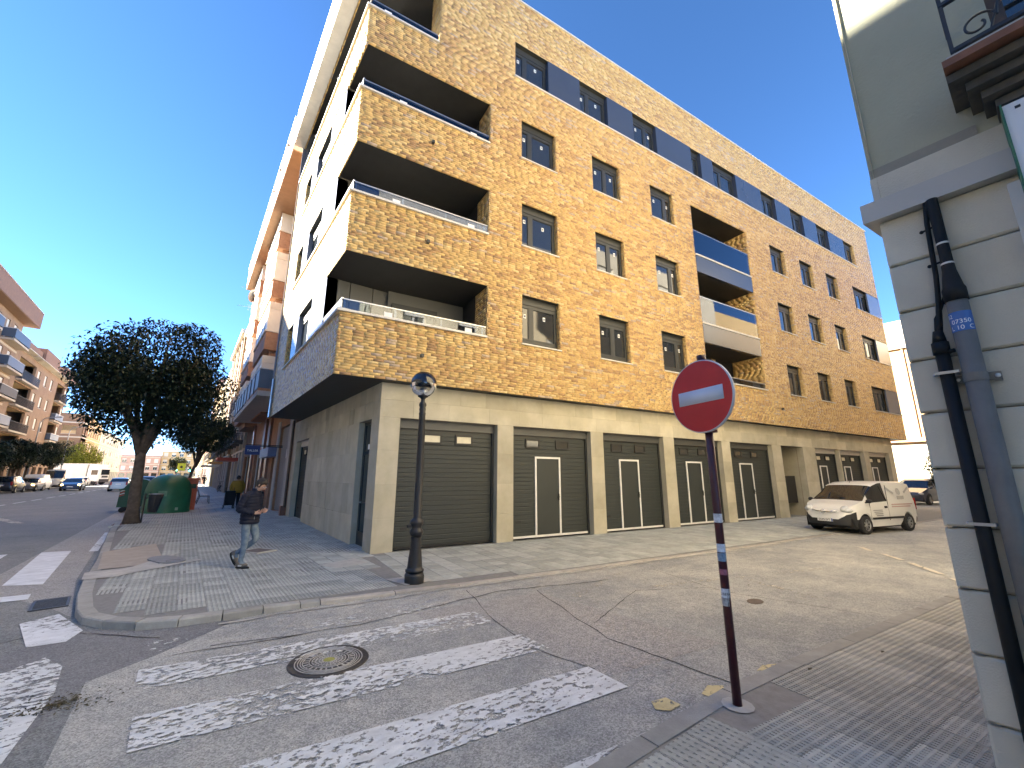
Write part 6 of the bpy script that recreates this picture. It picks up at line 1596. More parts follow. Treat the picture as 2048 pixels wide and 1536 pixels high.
# manhole cover with worn raised rings and spokes
MH = empty('manhole_cover', (-2.14, -5.08, .008), 0, 'round cast iron manhole cover with worn rings between two zebra stripes', 'manhole cover')
m_ = MB(); m_.lathe([(0, .004), (.315, .004), (.315, .0), (.34, .0)], (0, 0, 0), 48); m_.lathe([(.318, .0045), (.345, .005), (.352, -.004)], (0, 0, 0), 48); at(m_, MH, 'cover', M_iron, False)
m_ = MB()
for r in (.29, .265, .243, .225, .17, .145, .115, .085, .06): m_.lathe([(r - .004, .0045), (r - .003, .009), (r + .003, .009), (r + .004, .0045)], (0, 0, 0), 48)
for k in range(22):
    a = 2 * math.pi * k / 22; s0 = len(m_.v); m_.box(.05, .14, .004, .0085, -.003, .003); m_.xf(Matrix.Rotation(a, 4, 'Z'), s0)
for k in range(26):
    a = 2 * math.pi * k / 26; s0 = len(m_.v); m_.box(.178, .218, .004, .009, -.0045 - .004 * (k % 3 == 0), .0045 + .006 * (k % 4 == 1)); m_.xf(Matrix.Rotation(a, 4, 'Z'), s0)
at(m_, MH, 'raised_rings', M_iron_worn, False)
m_ = MB(); m_.lathe([(0, .0075), (.05, .0075), (.05, .004)], (0, 0, 0), 24); at(m_, MH, 'centre_boss', mat('yellow_green_paint', (.30, .29, .07), .7, .3, 30), False)
DG = empty('drain_grate', (-4.63, -.98, .004), math.radians(6), 'rectangular iron drain grate in the gutter by the corner kerb', 'drain')
m_ = MB(); m_.box(-.17, .17, 0, .004, -.3, .3); m_.build('pit', M_under, DG) if False else None
def at_r(mb, root, nm, m):
    o = bpy.data.objects.new(nm, mb.mesh(nm, m)); COL.objects.link(o); o.parent = root; return o
m_ = MB(); m_.box(-.15, .15, .001, .0035, -.27, .27); at_r(m_, DG, 'pit', M_under)
m_ = MB()
for x0, x1, y0_, y1_ in ((-.18, .18, -.31, -.27), (-.18, .18, .27, .31), (-.18, -.15, -.27, .27), (.15, .18, -.27, .27)): m_.box(x0, x1, .0, .012, y0_, y1_)
for k in range(9): m_.box(-.15, .15, .002, .010, -.25 + k * .06, -.225 + k * .06)
at_r(m_, DG, 'bars', M_iron)
UC = empty('utility_cover', (-3.5, 1.32, .108), math.radians(-70), 'long rounded grey utility cover set in the corner pavement', 'utility cover')
m_ = MB(); m_.prism([(.36 * math.cos(a) * 1.0 + (.16 if math.cos(a) > 0 else -.16), .22 * math.sin(a)) for a in np.linspace(0, 2 * math.pi, 28, endpoint=False)], -.02, .006); at_r(m_, UC, 'cover', mat('grey_cover', (.22, .22, .225), .7, .15, 8, .3, 90))
m_ = MB(); m_.lathe([(.10, .0065), (.11, .009), (.115, .0065)], (.3, 0, 0), 16); at_r(m_, UC, 'keyhole_ring', M_iron)
HT = empty('hatch_cover', (-1.94, 1.55, .079), math.radians(-60), 'small square iron hatch in the pavement behind the walking man', 'utility cover')
m_ = MB(); m_.box(-.25, .25, -.02, .007, -.2, .2); at_r(m_, HT, 'cover', mat('rusty_iron', (.13, .10, .08), .7, .25, 9, .3, 90))
m_ = MB(); 
for a in ((-.29, .29, -.24, -.2), (-.29, .29, .2, .24), (-.29, -.25, -.2, .2), (.25, .29, -.2, .2)): m_.box(a[0], a[1], -.02, .010, a[2], a[3])
at_r(m_, HT, 'frame', M_conc)
SV = empty('valve_cover', (3.05, -6.65, .006), math.radians(10), 'small rusty oval cover in the side street asphalt', 'utility cover')
m_ = MB(); m_.lathe([(0, .004), (.11, .004), (.125, .0)], (0, 0, 0), 20); m_.v = [(x * 1.25, y * .8, z_) for x, y, z_ in m_.v]; at_r(m_, SV, 'cover', mat('rusty_iron', (.13, .1, .08)))

# recycling bins
M_binG = mat('green_bin_plastic', (.012, .105, .055), .42, .10, 2.5, .1, 40, col2=(.02, .15, .085), scale2=1.2)
M_binD = mat('dark_green_bin', (.010, .060, .026), .5, .12, 3)
IG = empty('bottle_bank', (-3.92, 14.9, .11), 0, 'rounded green bottle bank igloo beside the street tree', 'recycling bin')
ig = MB()
prof = [(.0, 1.64), (.2, 1.63), (.4, 1.565), (.56, 1.45), (.68, 1.28), (.755, 1.08), (.79, .88), (.80, .6), (.81, .12), (.83, .10), (.83, .0)]
ig.lathe(prof, (0, 0, 0), 40)
ig.v = [(math.copysign(abs(x / .83) ** .82 * .83, x), math.copysign(abs(y / .83) ** .82 * .83, y), z_) for x, y, z_ in ig.v]
ig.xf(Matrix.Rotation(math.radians(20), 4, 'Z')); at(ig, IG, 'body', M_binG)
for a_ in (math.radians(-105), math.radians(75)):
    q_ = MB(); q_.lathe([(.0, .0), (.13, .0), (.15, .03), (.15, .06)], (0, 0, 0), 18); q_.xf(Matrix.Rotation(a_, 4, 'Z') @ Matrix.Translation((.70, 0, 1.16)) @ Matrix.Rotation(math.radians(68), 4, 'Y')); at(q_, IG, 'mouth', M_under)
def on_igloo(a0, a1, z0, z1, nm, m, off=.006):
    q_ = MB(); q_.lathe([(interp([(p_[1], p_[0]) for p_ in prof], z_) + off, z_) for z_ in np.linspace(z0, z1, 6)], (0, 0, 0), 10, a0=a0, a1=a1)
    r_ = [(math.copysign(abs(x / .83) ** .82 * .83, x), math.copysign(abs(y / .83) ** .82 * .83, y), z_) for x, y, z_ in q_.v]; q_.v = r_
    q_.xf(Matrix.Rotation(math.radians(20), 4, 'Z')); return at(q_, IG, nm, m)
on_igloo(math.radians(-132), math.radians(-108), .72, .94, 'sticker', mat('green_sticker', (.10, .22, .14), .6, .3, 20))
on_igloo(math.radians(-88), math.radians(-82), .12, .24, 'plate', mat('pale_green_plate', (.30, .42, .33), .6))
GC = empty('waste_container', (-5.08, 18.3, 0.0), 0, 'dark green waste container standing in the roadway behind the tree trunk', 'waste container')
q_ = MB()
sec = [(-.95, .25), (-.9, 1.05), (-.75, 1.12), (-.5, 1.42), (-.1, 1.56), (.3, 1.5), (.75, 1.25), (.95, 1.05), (.92, .25)]
sec = [(x_ * .74, z_) for x_, z_ in sec]
for k in range(len(sec)):
    a_, b_ = sec[k], sec[(k + 1) % len(sec)]; q_.q((a_[0], -.75, a_[1]), (b_[0], -.75, b_[1]), (b_[0], .75, b_[1]), (a_[0], .75, a_[1]))
q_.f.append(tuple(range(0, 4 * len(sec), 4))); q_.mi.append(0); q_.t.append(1); q_.f.append(tuple(range(3, 4 * len(sec), 4))[::-1]); q_.mi.append(0); q_.t.append(1)
at(q_, GC, 'body', M_binD, False)
q_ = MB(); q_.box(-.72, .72, 1.02, 1.08, -.77, .77); q_.box(-.66, .66, .5, .54, -.77, -.75); at(q_, GC, 'rim', M_binD, False)
for k in range(4):
    q_ = MB(); q_.q((-.66, -.757, .74 + k * .07), (-.5, -.757, .80 + k * .07), (-.5, -.757, .835 + k * .07), (-.66, -.757, .775 + k * .07)); at(q_, GC, 'reflector_stripe', mat('reflector_white', (.72, .70, .66)) if k % 2 else mat('reflector_red', (.45, .06, .04)), False)
for sx in (-.5, .5):
    for sy in (-.6, .6):
        q_ = MB(); q_.lathe([(0, -.04), (.12, -.04), (.12, .04), (0, .04)], (sx, sy, .12), 12, 'y'); q_.box(sx - .04, sx + .04, .12, .27, sy - .05, sy + .05); at(q_, GC, 'wheel', M_tyre, False)
OC = empty('orange_container', (-3.2, 16.3, .115), 0, 'orange red textile container tilted behind the bottle bank', 'recycling bin')
q_ = MB(); q_.box(-.32, .32, 0, 1.36, -.4, .4); q_.box(-.36, .36, 1.36, 1.46, -.44, .44); at(q_, OC, 'body', mat('orange_red_bin', (.48, .10, .035), .5, .1, 4), False)
q_ = MB(); q_.box(-.26, .26, 1.0, 1.2, -.43, -.4); at(q_, OC, 'flap', M_binD, False)
YC = empty('yellow_container', (-3.6, 24.0, .12), 0, 'yellow recycling container partly hidden beyond the orange one', 'recycling bin')
q_ = MB(); q_.box(-.5, .5, 0, 1.3, -.6, .6); q_.lathe([(.5, -.6), (.5, .6)], (0, 0, 1.3), 16, 'y', 0, math.pi); at(q_, YC, 'body', mat('yellow_bin', (.62, .50, .04), .5), False)
q_ = MB(); q_.lathe([(0, -.62), (.2, -.62), (.2, -.6)], (0, 0, 1.15), 14, 'y'); at(q_, YC, 'mouth', M_under, False)
I2 = empty('bottle_bank', (-4.1, 29.5, .12), 0, 'second, pale green striped bottle bank farther up the pavement', 'recycling bin')
q_ = MB(); q_.lathe(prof, (0, 0, 0), 28); at(q_, I2, 'body', mat('pale_green_bin', (.22, .40, .25), .45, .1))
for r, z_ in ((.80, .9), (.69, 1.25)):
    q_ = MB(); q_.lathe([(r + .01, z_ - .05), (r + .012, z_ + .05)], (0, 0, 0), 28); at(q_, I2, 'band', M_cream2)
LB = empty('litter_bin', (-4.42, 9.95, .11), 0, 'dark tapered litter bin on a post in front of the tree trunk', 'litter bin')
q_ = MB(); q_.lathe([(.0, .34), (.12, .34), (.155, .5), (.205, .94), (.195, .945), (.15, .5), (.0, .42)], (.0, 0, 0), 8); q_.xf(Matrix.Translation((.22, 0, 0)) @ Matrix.Rotation(math.radians(4), 4, 'Y')); at(q_, LB, 'bucket', M_wrought, False)
q_ = MB(); q_.lathe([(.207, .94), (.214, .955), (.207, .97)], (.22 + .06, 0, 0), 16); at(q_, LB, 'rim', M_steel)
q_ = MB(); q_.tube([(0, 0, 0), (0, 0, .98)], .024, 8); q_.box(-.01, .12, .8, .84, -.015, .015); at(q_, LB, 'post', M_wrought, False)
BE = empty('bench', (-2.45, 21.6, .122), math.radians(0), 'dark metal bench on the pavement beyond the bottle bank', 'bench')
for sx in (-.8, .8):
    q_ = MB(); q_.tube([(-.28, sx, .0), (-.16, sx, .42), (-.30, sx, .82)], .022, 6); q_.tube([(.32, sx, 0), (.28, sx, .43), (-.16, sx, .42)], .022, 6); at(q_, BE, 'leg', M_wrought, False)
for k in range(5):
    q_ = MB(); q_.box(-.14 + k * .09, -.075 + k * .09, .435, .46, -.9, .9); at(q_, BE, 'slat', M_railgrey, False)
for k in range(3):
    q_ = MB(); q_.box(-.235 - k * .028, -.21 - k * .028, .56 + k * .1, .63 + k * .1, -.9, .9); at(q_, BE, 'slat', M_railgrey, False)
# tall lamps, traffic lights and signs far up the street
def tall_lamp(x, y, h, label, arm=-1.6, zz_=.12):
    rt = empty('tall_street_light', (x, y, zz_), 0, label, 'street light', 'tall street lights')
    q_ = MB(); q_.tube([(0, 0, 0), (0, 0, h - .8), (arm * .15, 0, h - .2), (arm * .5, 0, h), (arm, 0, h + .05)], [.085, .06, .05, .045, .04], 8); at(q_, rt, 'pole', M_steel)
    q_ = MB(); q_.box(min(arm, arm - .5), max(arm, arm - .5), h, h + .12, -.12, .12); at(q_, rt, 'lamp_head', M_grey, False)
tall_lamp(-18.7, 67.5, 8.8, 'tall grey street light in front of the lower left block', 1.8)
tall_lamp(-19.3, 88.0, 9.4, 'tall grey street light beside the yellow tree', 1.8)
def traffic_light(x, y, label, col):
    rt = empty('traffic_light', (x, y, .12), 0, label, 'traffic light', 'traffic lights at the crossing')
    q_ = MB(); q_.tube([(0, 0, 0), (0, 0, 2.4)], .05, 8); at(q_, rt, 'pole', M_black, False)
    q_ = MB(); q_.box(-.16, .16, 2.3, 3.2, -.12, .12); at(q_, rt, 'housing', M_black, False)
    for k, c in enumerate((None, None, col)):
        q_ = MB(); q_.lathe([(0, -.13), (.1, -.13), (.1, -.12)], (0, 0, 3.04 - k * .28), 12, 'y'); at(q_, rt, 'lens', col if c else M_under, False)
M_greenl = mat('green_signal', (.05, 1.0, .45), .3, emit=4.0)
traffic_light(-4.6, 78, 'traffic light showing green beside the yellow school sign', M_greenl)
traffic_light(-2.9, 84, 'traffic light showing green right of the second tree', M_greenl)
traffic_light(-18.9, 79, 'dark traffic light in front of the lorry', M_under)
YS = empty('warning_sign', (-4.0, 66, .12), 0, 'fluorescent yellow square warning sign on a post up the pavement', 'road sign')
q_ = MB(); q_.box(-.45, .45, 2.3, 3.3, -.02, .02); at(q_, YS, 'panel', mat('fluorescent_yellow', (.72, .78, .06), .5), False)
q_ = MB(); q_.lathe([(.0, -.03), (.16, -.03), (.16, -.022)], (0, 0, 2.8), 14, 'y'); at(q_, YS, 'symbol', M_black, False)
q_ = MB(); q_.tube([(0, 0, 0), (0, 0, 2.4)], .04, 6); at(q_, YS, 'post', M_steel, False)
BK = empty('bicycle', (-.55, 42, .13), math.radians(75), 'small dark bicycle leaning near the shop fronts far up the pavement', 'bicycle')
q_ = MB()
for wx in (-.5, .5): q_.lathe([(.30, -.02), (.33, 0), (.30, .02)], (wx, 0, .33), 18, 'y')
at_r(q_, BK, 'wheels', M_tyre)
q_ = MB(); q_.tube([(-.5, 0, .33), (-.1, 0, .33), (.38, 0, .75), (.5, 0, .33)], .018, 5); q_.tube([(-.1, 0, .33), (-.22, 0, .85), (.36, 0, .82), (.34, 0, 1.0)], .018, 5); q_.tube([(-.5, 0, .33), (-.2, 0, .75)], .014, 5); q_.tube([(.34, -.25, 1.02), (.34, .25, 1.02)], .014, 5); at_r(q_, BK, 'frame', M_black)
q_ = MB(); q_.box(-.34, -.12, .86, .91, -.06, .06); at_r(q_, BK, 'saddle', M_black)
# bits on the ground
lf = MB()
for k in range(260):
    a = random.uniform(0, 6.28); r = abs(random.gauss(0, .13)); x, y = -3.95 + r * math.cos(a) * 1.4, -4.66 + r * math.sin(a)
    d = random.uniform(0, 6.28); L_ = random.uniform(.006, .022); c, s_ = math.cos(d) * L_, math.sin(d) * L_
    lf.q((x - c, y - s_, .008), (x + s_ * .4, y - c * .4, .009 + random.random() * .008), (x + c, y + s_, .01), (x - s_ * .4, y + c * .4, .009 + random.random() * .008))
tag(lf.build('dry_leaves', mat('dead_leaf', (.075, .062, .03), .9, .4, 20)), kind='stuff')
for x, y, z_, l in ((1.9, -8.25, ZN, 'small dry leaf on the ribbed paving nearest the stone blocks'), (.95, -7.97, ZN, 'small dry leaf on the kerb stones right of the maroon post'), (3.9, -6.2, .006, 'small dry leaf on the asphalt right of the rusty oval cover'), (1.2, -3.0, .03, 'small dry leaf on the paving in front of the second garage door')):
    q_ = MB(); r = random.uniform(.025, .04); q_.q((x - r, y, z_ + .003), (x, y - r * .4, z_ + .008), (x + r, y, z_ + .003), (x, y + r * .4, z_ + .007))
    tag(q_.build('fallen_leaf', mat('dead_leaf', (.09, .065, .03))), l, 'leaf', 'loose dry leaves on the ground')

# ------------------------------------------------------------------ trees
M_bark = mat('plane_bark', (.085, .062, .045), .9, .3, 7, .7, 25, col2=(.13, .10, .075), scale2=3.5)
M_leafd = leaf_mat('dark_leaf', (.017, .027, .012), .08); M_leafy = leaf_mat('yellow_leaf', (.30, .32, .05), .3); M_leafm = leaf_mat('mid_leaf', (.035, .05, .016), .18)
def crown(c, rad, n, ls, m, root, seed, lobes=11, droop=.6, shellness=.5, cut=None):
    g_ = np.random.default_rng(seed)
    lc = g_.normal(size=(lobes, 3)); lc /= np.linalg.norm(lc, axis=1)[:, None]; lc *= np.array([.56, .56, .52])
    lr = g_.uniform(.40, .60, lobes)
    pts = []
    while sum(len(p) for p in pts) < n:
        k = g_.integers(0, lobes + 2, 4000); d = g_.normal(size=(4000, 3)); d /= np.linalg.norm(d, axis=1)[:, None]
        r = g_.uniform(0, 1, 4000) ** (1 / (3 + 3 * shellness))
        cc = np.where((k < lobes)[:, None], lc[np.minimum(k, lobes - 1)], 0); rr = np.where(k < lobes, lr[np.minimum(k, lobes - 1)], .80)
        p = cc + d * (r * rr)[:, None]
        ok = np.linalg.norm(p, axis=1) < 1.04
        ok &= (np.sin(p[:, 0] * 7 + seed) + np.sin(p[:, 1] * 8.3) + np.sin(p[:, 2] * 9 + 1)) > -2.0
        if cut is not None: ok &= cut(p)
        pts.append(p[ok])
    p = np.concatenate(pts)[:n]; rn = np.linalg.norm(p, axis=1)
    P = p * np.array(rad) + np.array(c)
    az = g_.uniform(0, 2 * np.pi, n); tilt = g_.normal(-droop, .45, n)
    L_ = np.stack([np.cos(az) * np.cos(tilt), np.sin(az) * np.cos(tilt), np.sin(tilt)], 1)
    side = np.stack([-np.sin(az), np.cos(az), g_.normal(0, .45, n)], 1); side /= np.linalg.norm(side, axis=1)[:, None]
    s_ = ls * g_.uniform(.65, 1.25, n)[:, None]
    nrm = np.cross(L_, side)
    V = np.stack([P, P + L_ * s_ * .45 + side * s_ * .24 + nrm * s_ * .08, P + L_ * s_, P + L_ * s_ * .45 - side * s_ * .24 + nrm * s_ * .08], 1) - np.array(wt(root))
    F = np.arange(n * 4).reshape(n, 4)
    me = bpy.data.meshes.new('crown'); me.from_pydata(V.reshape(-1, 3).tolist(), [], F.tolist()); me.materials.append(m)
    a = me.attributes.new('tone', 'FLOAT', 'FACE'); a.data.foreach_set('value', g_.uniform(.55, 1.5, n).astype(np.float32)); me.update()
    return link('crown', me, root)
def tree(name, label, x, y, z, trunk, c, rad, n, ls, m, seed, group=None, limbs=7, cut=None, r0=.19, lobes=11):
    rt = empty(name, (x, y, z), 0, label, 'tree', group); g_ = random.Random(seed)
    t = MB(); t.tube([Vector(p) for p in trunk], [r0 * (1.35 if i == 0 else 1.0 - .35 * i / len(trunk)) for i in range(len(trunk))], 14)
    top = Vector(trunk[-1]); o = t.build('trunk', M_bark, rt, smooth=True)
    for k in range(limbs):
        a = 2 * math.pi * (k + g_.uniform(-.3, .3)) / limbs; e = Vector((c[0] + math.cos(a) * rad[0] * .62, c[1] + math.sin(a) * rad[1] * .62, c[2] + rad[2] * g_.uniform(-.35, .6)))
        mid = top.lerp(e, .45) + Vector((g_.uniform(-.2, .2), g_.uniform(-.2, .2), .18 * rad[2])); b = MB()
        b.tube([top - Vector((0, 0, .35)), top.lerp(mid, .4), mid, mid.lerp(e, .5) + Vector((0, 0, .1)), e], [r0 * .55, r0 * .45, r0 * .3, r0 * .18, r0 * .07], 8); b.build('limb', M_bark, rt, smooth=True)
    crown(c, rad, n, ls, m, rt, seed, lobes, cut=cut)
    return rt
tree('street_tree', 'large dark round street tree on the corner pavement by the bottle bank', -4.66, 9.85, .11, [(-4.66, 9.85, .08), (-4.68, 9.85, .6), (-4.72, 9.86, 1.4), (-4.74, 9.87, 2.1), (-4.76, 9.88, 2.6)], (-4.70, 9.9, 5.2), (2.5, 2.35, 2.72), 34000, .15, M_leafd, 11, limbs=9, r0=.185, lobes=15)
tree('street_tree', 'second smaller street tree leaning over the pavement behind the first', -3.3, 26, .12, [(-3.42, 26, .1), (-3.3, 26, 1.0), (-3.1, 26, 2.0), (-2.95, 26, 2.6)], (-2.75, 26.0, 4.55), (1.95, 2.2, 1.65), 13000, .17, M_leafm, 12, r0=.11)
for k, (x, y, zc, rx, rz, l) in enumerate(((-18.3, 60.0, 4.0, 2.3, 1.75, 'dark clipped street tree across the street, left one of the pair'), (-18.3, 75.5, 4.7, 2.5, 2.0, 'dark clipped street tree across the street, right one of the pair'), (-18.4, 50.5, 3.9, 1.9, 1.7, 'dark clipped street tree across the street at the left frame edge'))):
    tree('street_tree', l, x, y, .12, [(x, y, .1), (x, y, 1.2), (x + .05, y, 2.2)], (x, y, zc), (rx, 2.4, rz), 6500, .26, M_leafd, 30 + k, 'clipped street trees across the street', limbs=5, r0=.14)
tree('yellow_tree', 'yellow green tree in autumn leaf beside the lorry', -21.5, 113.5, .1, [(-21.5, 113.5, 0), (-21.5, 113.5, 2.5)], (-21.5, 113.5, 5.6), (3.9, 3.4, 3.0), 7000, .42, M_leafy, 40, limbs=5, r0=.16)
tree('yellow_tree', 'smaller yellow green tree left of the larger yellow one', -25.0, 113.8, .1, [(-25, 113.8, 0), (-25, 113.8, 1.6)], (-25, 113.8, 3.4), (2.3, 2.0, 1.9), 3500, .4, M_leafy, 41, limbs=4, r0=.12)
tree('far_tree', 'small dark tree far away beyond the traffic lights', -5.2, 120, .1, [(-5.2, 120, 0), (-5.2, 120, 2.4)], (-5.2, 120, 4.6), (2.2, 2, 2.0), 2500, .4, M_leafm, 42, limbs=4, r0=.12)
tree('far_tree', 'small bush like tree at the far end of the side street', 36.5, -4.6, .0, [(36.5, -4.6, 0), (36.5, -4.6, 1.4)], (36.5, -4.6, 2.6), (1.0, 1.0, 1.3), 1500, .2, M_leafm, 43, limbs=4, r0=.06)
tp = MB(); tp.box(-5.1, -3.95, .09, .118, 9.2, 10.5); o = tp.build('tree_pit', mat('reddish_soil', (.15, .065, .045), .95, .25, 8, .5, 40), PAVE)
for a_ in ((-5.14, -3.91, 9.12, 9.2), (-5.14, -3.91, 10.5, 10.58), (-3.95, -3.87, 9.2, 10.5)):
    q_ = MB(); q_.box(a_[0], a_[1], .08, .132, a_[2], a_[3]); q_.build('pit_edging', M_conc, PAVE)
# ------------------------------------------------------------------ people
M_skin = mat('skin', (.46, .27, .19), .55, .06, 9)
M_navyj = mat('navy_quilted_nylon', (.006, .008, .020), .65, .15, 14, .15, 50, spec=.3)
M_denim = mat('worn_denim', (.10, .15, .22), .85, .18, 9, .4, 160, col2=(.22, .26, .27), scale2=4.5, mix2=.8)
M_hair = mat('dark_hair', (.030, .022, .016), .7, .3, 40, .6, 90)
M_shoe = mat('grey_trainer', (.16, .135, .11), .8, .2, 14); M_sole = mat('black_sole', (.02, .02, .02), .8); M_shoew = mat('shoe_trim', (.55, .55, .52), .6)
M_must = mat('mustard_jacket', (.33, .19, .018), .8, .12, 10); M_blackc = mat('black_cloth', (.010, .010, .012), .85, .15, 12)
M_eye = mat('eye_white', (.6, .6, .58), .3)
DGCACHE = []
def skin_mesh(name, J, E, root_j, mats, zone, sub=1):
    names = list(J); me = bpy.data.meshes.new(name)
    me.from_pydata([J[n][0] for n in names], [(names.index(a), names.index(b)) for a, b in E], [])
    o = bpy.data.objects.new(name, me); COL.objects.link(o)
    m = o.modifiers.new('skin', 'SKIN'); m.use_smooth_shade = True
    sv = me.skin_vertices[0].data
    for i, n in enumerate(names):
        r = J[n][1]; sv[i].radius = (r, r) if not isinstance(r, tuple) else r; sv[i].use_root = (n == root_j)
    if sub: s = o.modifiers.new('sub', 'SUBSURF'); s.levels = sub; s.render_levels = sub
    dg = bpy.context.evaluated_depsgraph_get(); new = bpy.data.meshes.new_from_object(o.evaluated_get(dg))
    bpy.data.objects.remove(o); new.name = name; new.materials.clear()
    for m_ in mats: new.materials.append(m_)
    seg = [(Vector(J[a][0]), Vector(J[b][0]), zone(a, b)) for a, b in E]
    for p in new.polygons:
        c = p.center; best = (9, 0)
        for a, b, z in seg:
            d = b - a; t = max(0, min(1, (c - a).dot(d) / max(1e-9, d.length_squared))); q = (a + d * t - c).length
            if q < best[0]: best = (q, z)
        p.material_index = best[1]
    new.polygons.foreach_set('use_smooth', [True] * len(new.polygons))
    return new
def hand(J, E, wrist, pre, fwd, side, up, curl=.6):
    """palm, four unequal fingers that curl, and a thumb from the side of the palm"""
    w_ = Vector(J[wrist][0]); f, s, u = Vector(fwd).normalized(), Vector(side).normalized(), Vector(up).normalized()
    pm = w_ + f * .05; J[pre + 'palm'] = (tuple(pm), .026); E.append((wrist, pre + 'palm'))
    for k, (off, ln) in enumerate(((.026, .072), (.009, .080), (-.009, .074), (-.026, .058))):
        k1 = pm + f * .035 + s * off; k2 = k1 + (f * math.cos(curl) - u * math.sin(curl)) * ln * .55; k3 = k2 + (f * math.cos(curl * 2.1) - u * math.sin(curl * 2.1)) * ln * .45
        for n, p, r in (('a', k1, .0105), ('b', k2, .009), ('c', k3, .0075)): J[f'{pre}f{k}{n}'] = (tuple(p), r)
        E += [(pre + 'palm', f'{pre}f{k}a'), (f'{pre}f{k}a', f'{pre}f{k}b'), (f'{pre}f{k}b', f'{pre}f{k}c')]
    t1 = w_ + f * .025 + s * .030; t2 = t1 + f * .03 + s * .018 - u * .01; t3 = t2 + f * .026 - s * .002 - u * .014
    for n, p, r in (('a', t1, .012), ('b', t2, .0105), ('c', t3, .009)): J[f'{pre}t{n}'] = (tuple(p), r)
    E += [(wrist, f'{pre}ta'), (f'{pre}ta', f'{pre}tb'), (f'{pre}tb', f'{pre}tc')]
def puffed(pts, rads, seg=20, pitch=.055, amp=.010, flat=1.0, name=None):
    """quilted sleeve or body: rings along a path, swollen between the seams"""
    mb = MB(); P = [Vector(p) for p in pts]; L = []; RR = []; acc = 0
    for i in range(len(P) - 1):
        d = (P[i + 1] - P[i]).length; k = max(2, int(d / .008))
        for j in range(k): L.append(P[i].lerp(P[i + 1], j / k)); RR.append((rads[i] + (rads[i + 1] - rads[i]) * j / k, acc + d * j / k))
        acc += d
    L.append(P[-1]); RR.append((rads[-1], acc))
    mb.tube(L, [r - amp * .5 + amp * abs(math.sin(math.pi * s / pitch)) ** .6 for r, s in RR], seg)
    return mb
def place(rt, x, y, z, heading): rt.location = (x, y, z); rt.rotation_euler = (0, 0, math.radians(heading))
def head_bits(rt, hc, tilt, scale=1.0, hair=M_hair, longer=.0):
    """eyes, nose, mouth, ears and hair on a head centred at hc; local x is the way the face looks"""
    R_ = Matrix.Translation(hc) @ Matrix.Rotation(tilt, 4, 'Y') @ Matrix.Scale(scale, 4)
    h = MB(); g_ = random.Random(5)
    h.ball((-.018, 0, .028), .108, 18, 12, (1.05, .86, 1.06)); 
    v = []
    for (x, y, z) in h.v:
        if x > .045 and z < .075: x = .045 + (x - .045) * .1 - .02; z = max(z, .03)
        if z < -.055 - longer: z = -.055 - longer + (z + .055 + longer) * .15
        k = 1 + .06 * math.sin(x * 60 + y * 45) * math.sin(z * 55 + y * 30) + g_.uniform(-.015, .03)
        v.append((x * k, y * k, z * k))
    h.v = v; h.xf(R_); h.build('hair', hair, rt, smooth=True)
    f = MB()
    for sd in (1, -1): f.ball((.088, sd * .032, .012), .011, 8, 6)
    f.xf(R_); f.build('eyes', M_eye, rt, smooth=True)
    f = MB(); f.ball((.104, 0, -.012), .018, 8, 6, (1.1, .75, 1.4))
    for sd in (1, -1): f.ball((.0, sd * .082, .0), .022, 8, 6, (.8, .45, 1.4))
    f.xf(R_); f.build('nose_and_ears', M_skin, rt, smooth=True)
    f = MB(); f.ball((.09, 0, -.052), .02, 8, 6, (.5, 1.1, .3)); f.xf(R_); f.build('mouth', mat('lips', (.32, .13, .11), .6), rt, smooth=True)
    if hair is M_hair and longer == 0:
        b = MB()
        for sd in (1, -1): b.box(.088, .098, .026, .033, sd * .045 - .014, sd * .045 + .014)
        b.xf(R_); b.build('eyebrows', M_hair, rt)
def shoe(rt, ankle, toe_dir, pitch, m1, m2, trim=None):
    R_ = Matrix.Translation(ankle) @ Matrix.Rotation(math.atan2(toe_dir[1], toe_dir[0]), 4, 'Z') @ Matrix.Rotation(pitch, 4, 'Y')
    u = MB(); u.ball((.035, 0, -.03), .06, 14, 10, (2.1, .78, .72)); u.ball((-.02, 0, .005), .05, 12, 8, (1.15, .95, 1.0))
    u.v = [(x, y, max(z, -.066)) for x, y, z in u.v]; u.xf(R_); o = u.build('shoe', m1, rt, smooth=True)
    s_ = MB(); s_.prism([(.165 * math.cos(a) * (1.0 if math.cos(a) > 0 else .66) + .03, .052 * math.sin(a)) for a in np.linspace(0, 2 * math.pi, 20, endpoint=False)], -.085, -.058); s_.xf(R_); s_.build('sole', m2, o)
    if trim:
        t = MB()
        for sd in (1, -1): t.box(.0, .07, -.045, -.02, sd * .049 - .002, sd * .049 + .002)
        t.xf(R_); t.build('side_flash', trim, o)

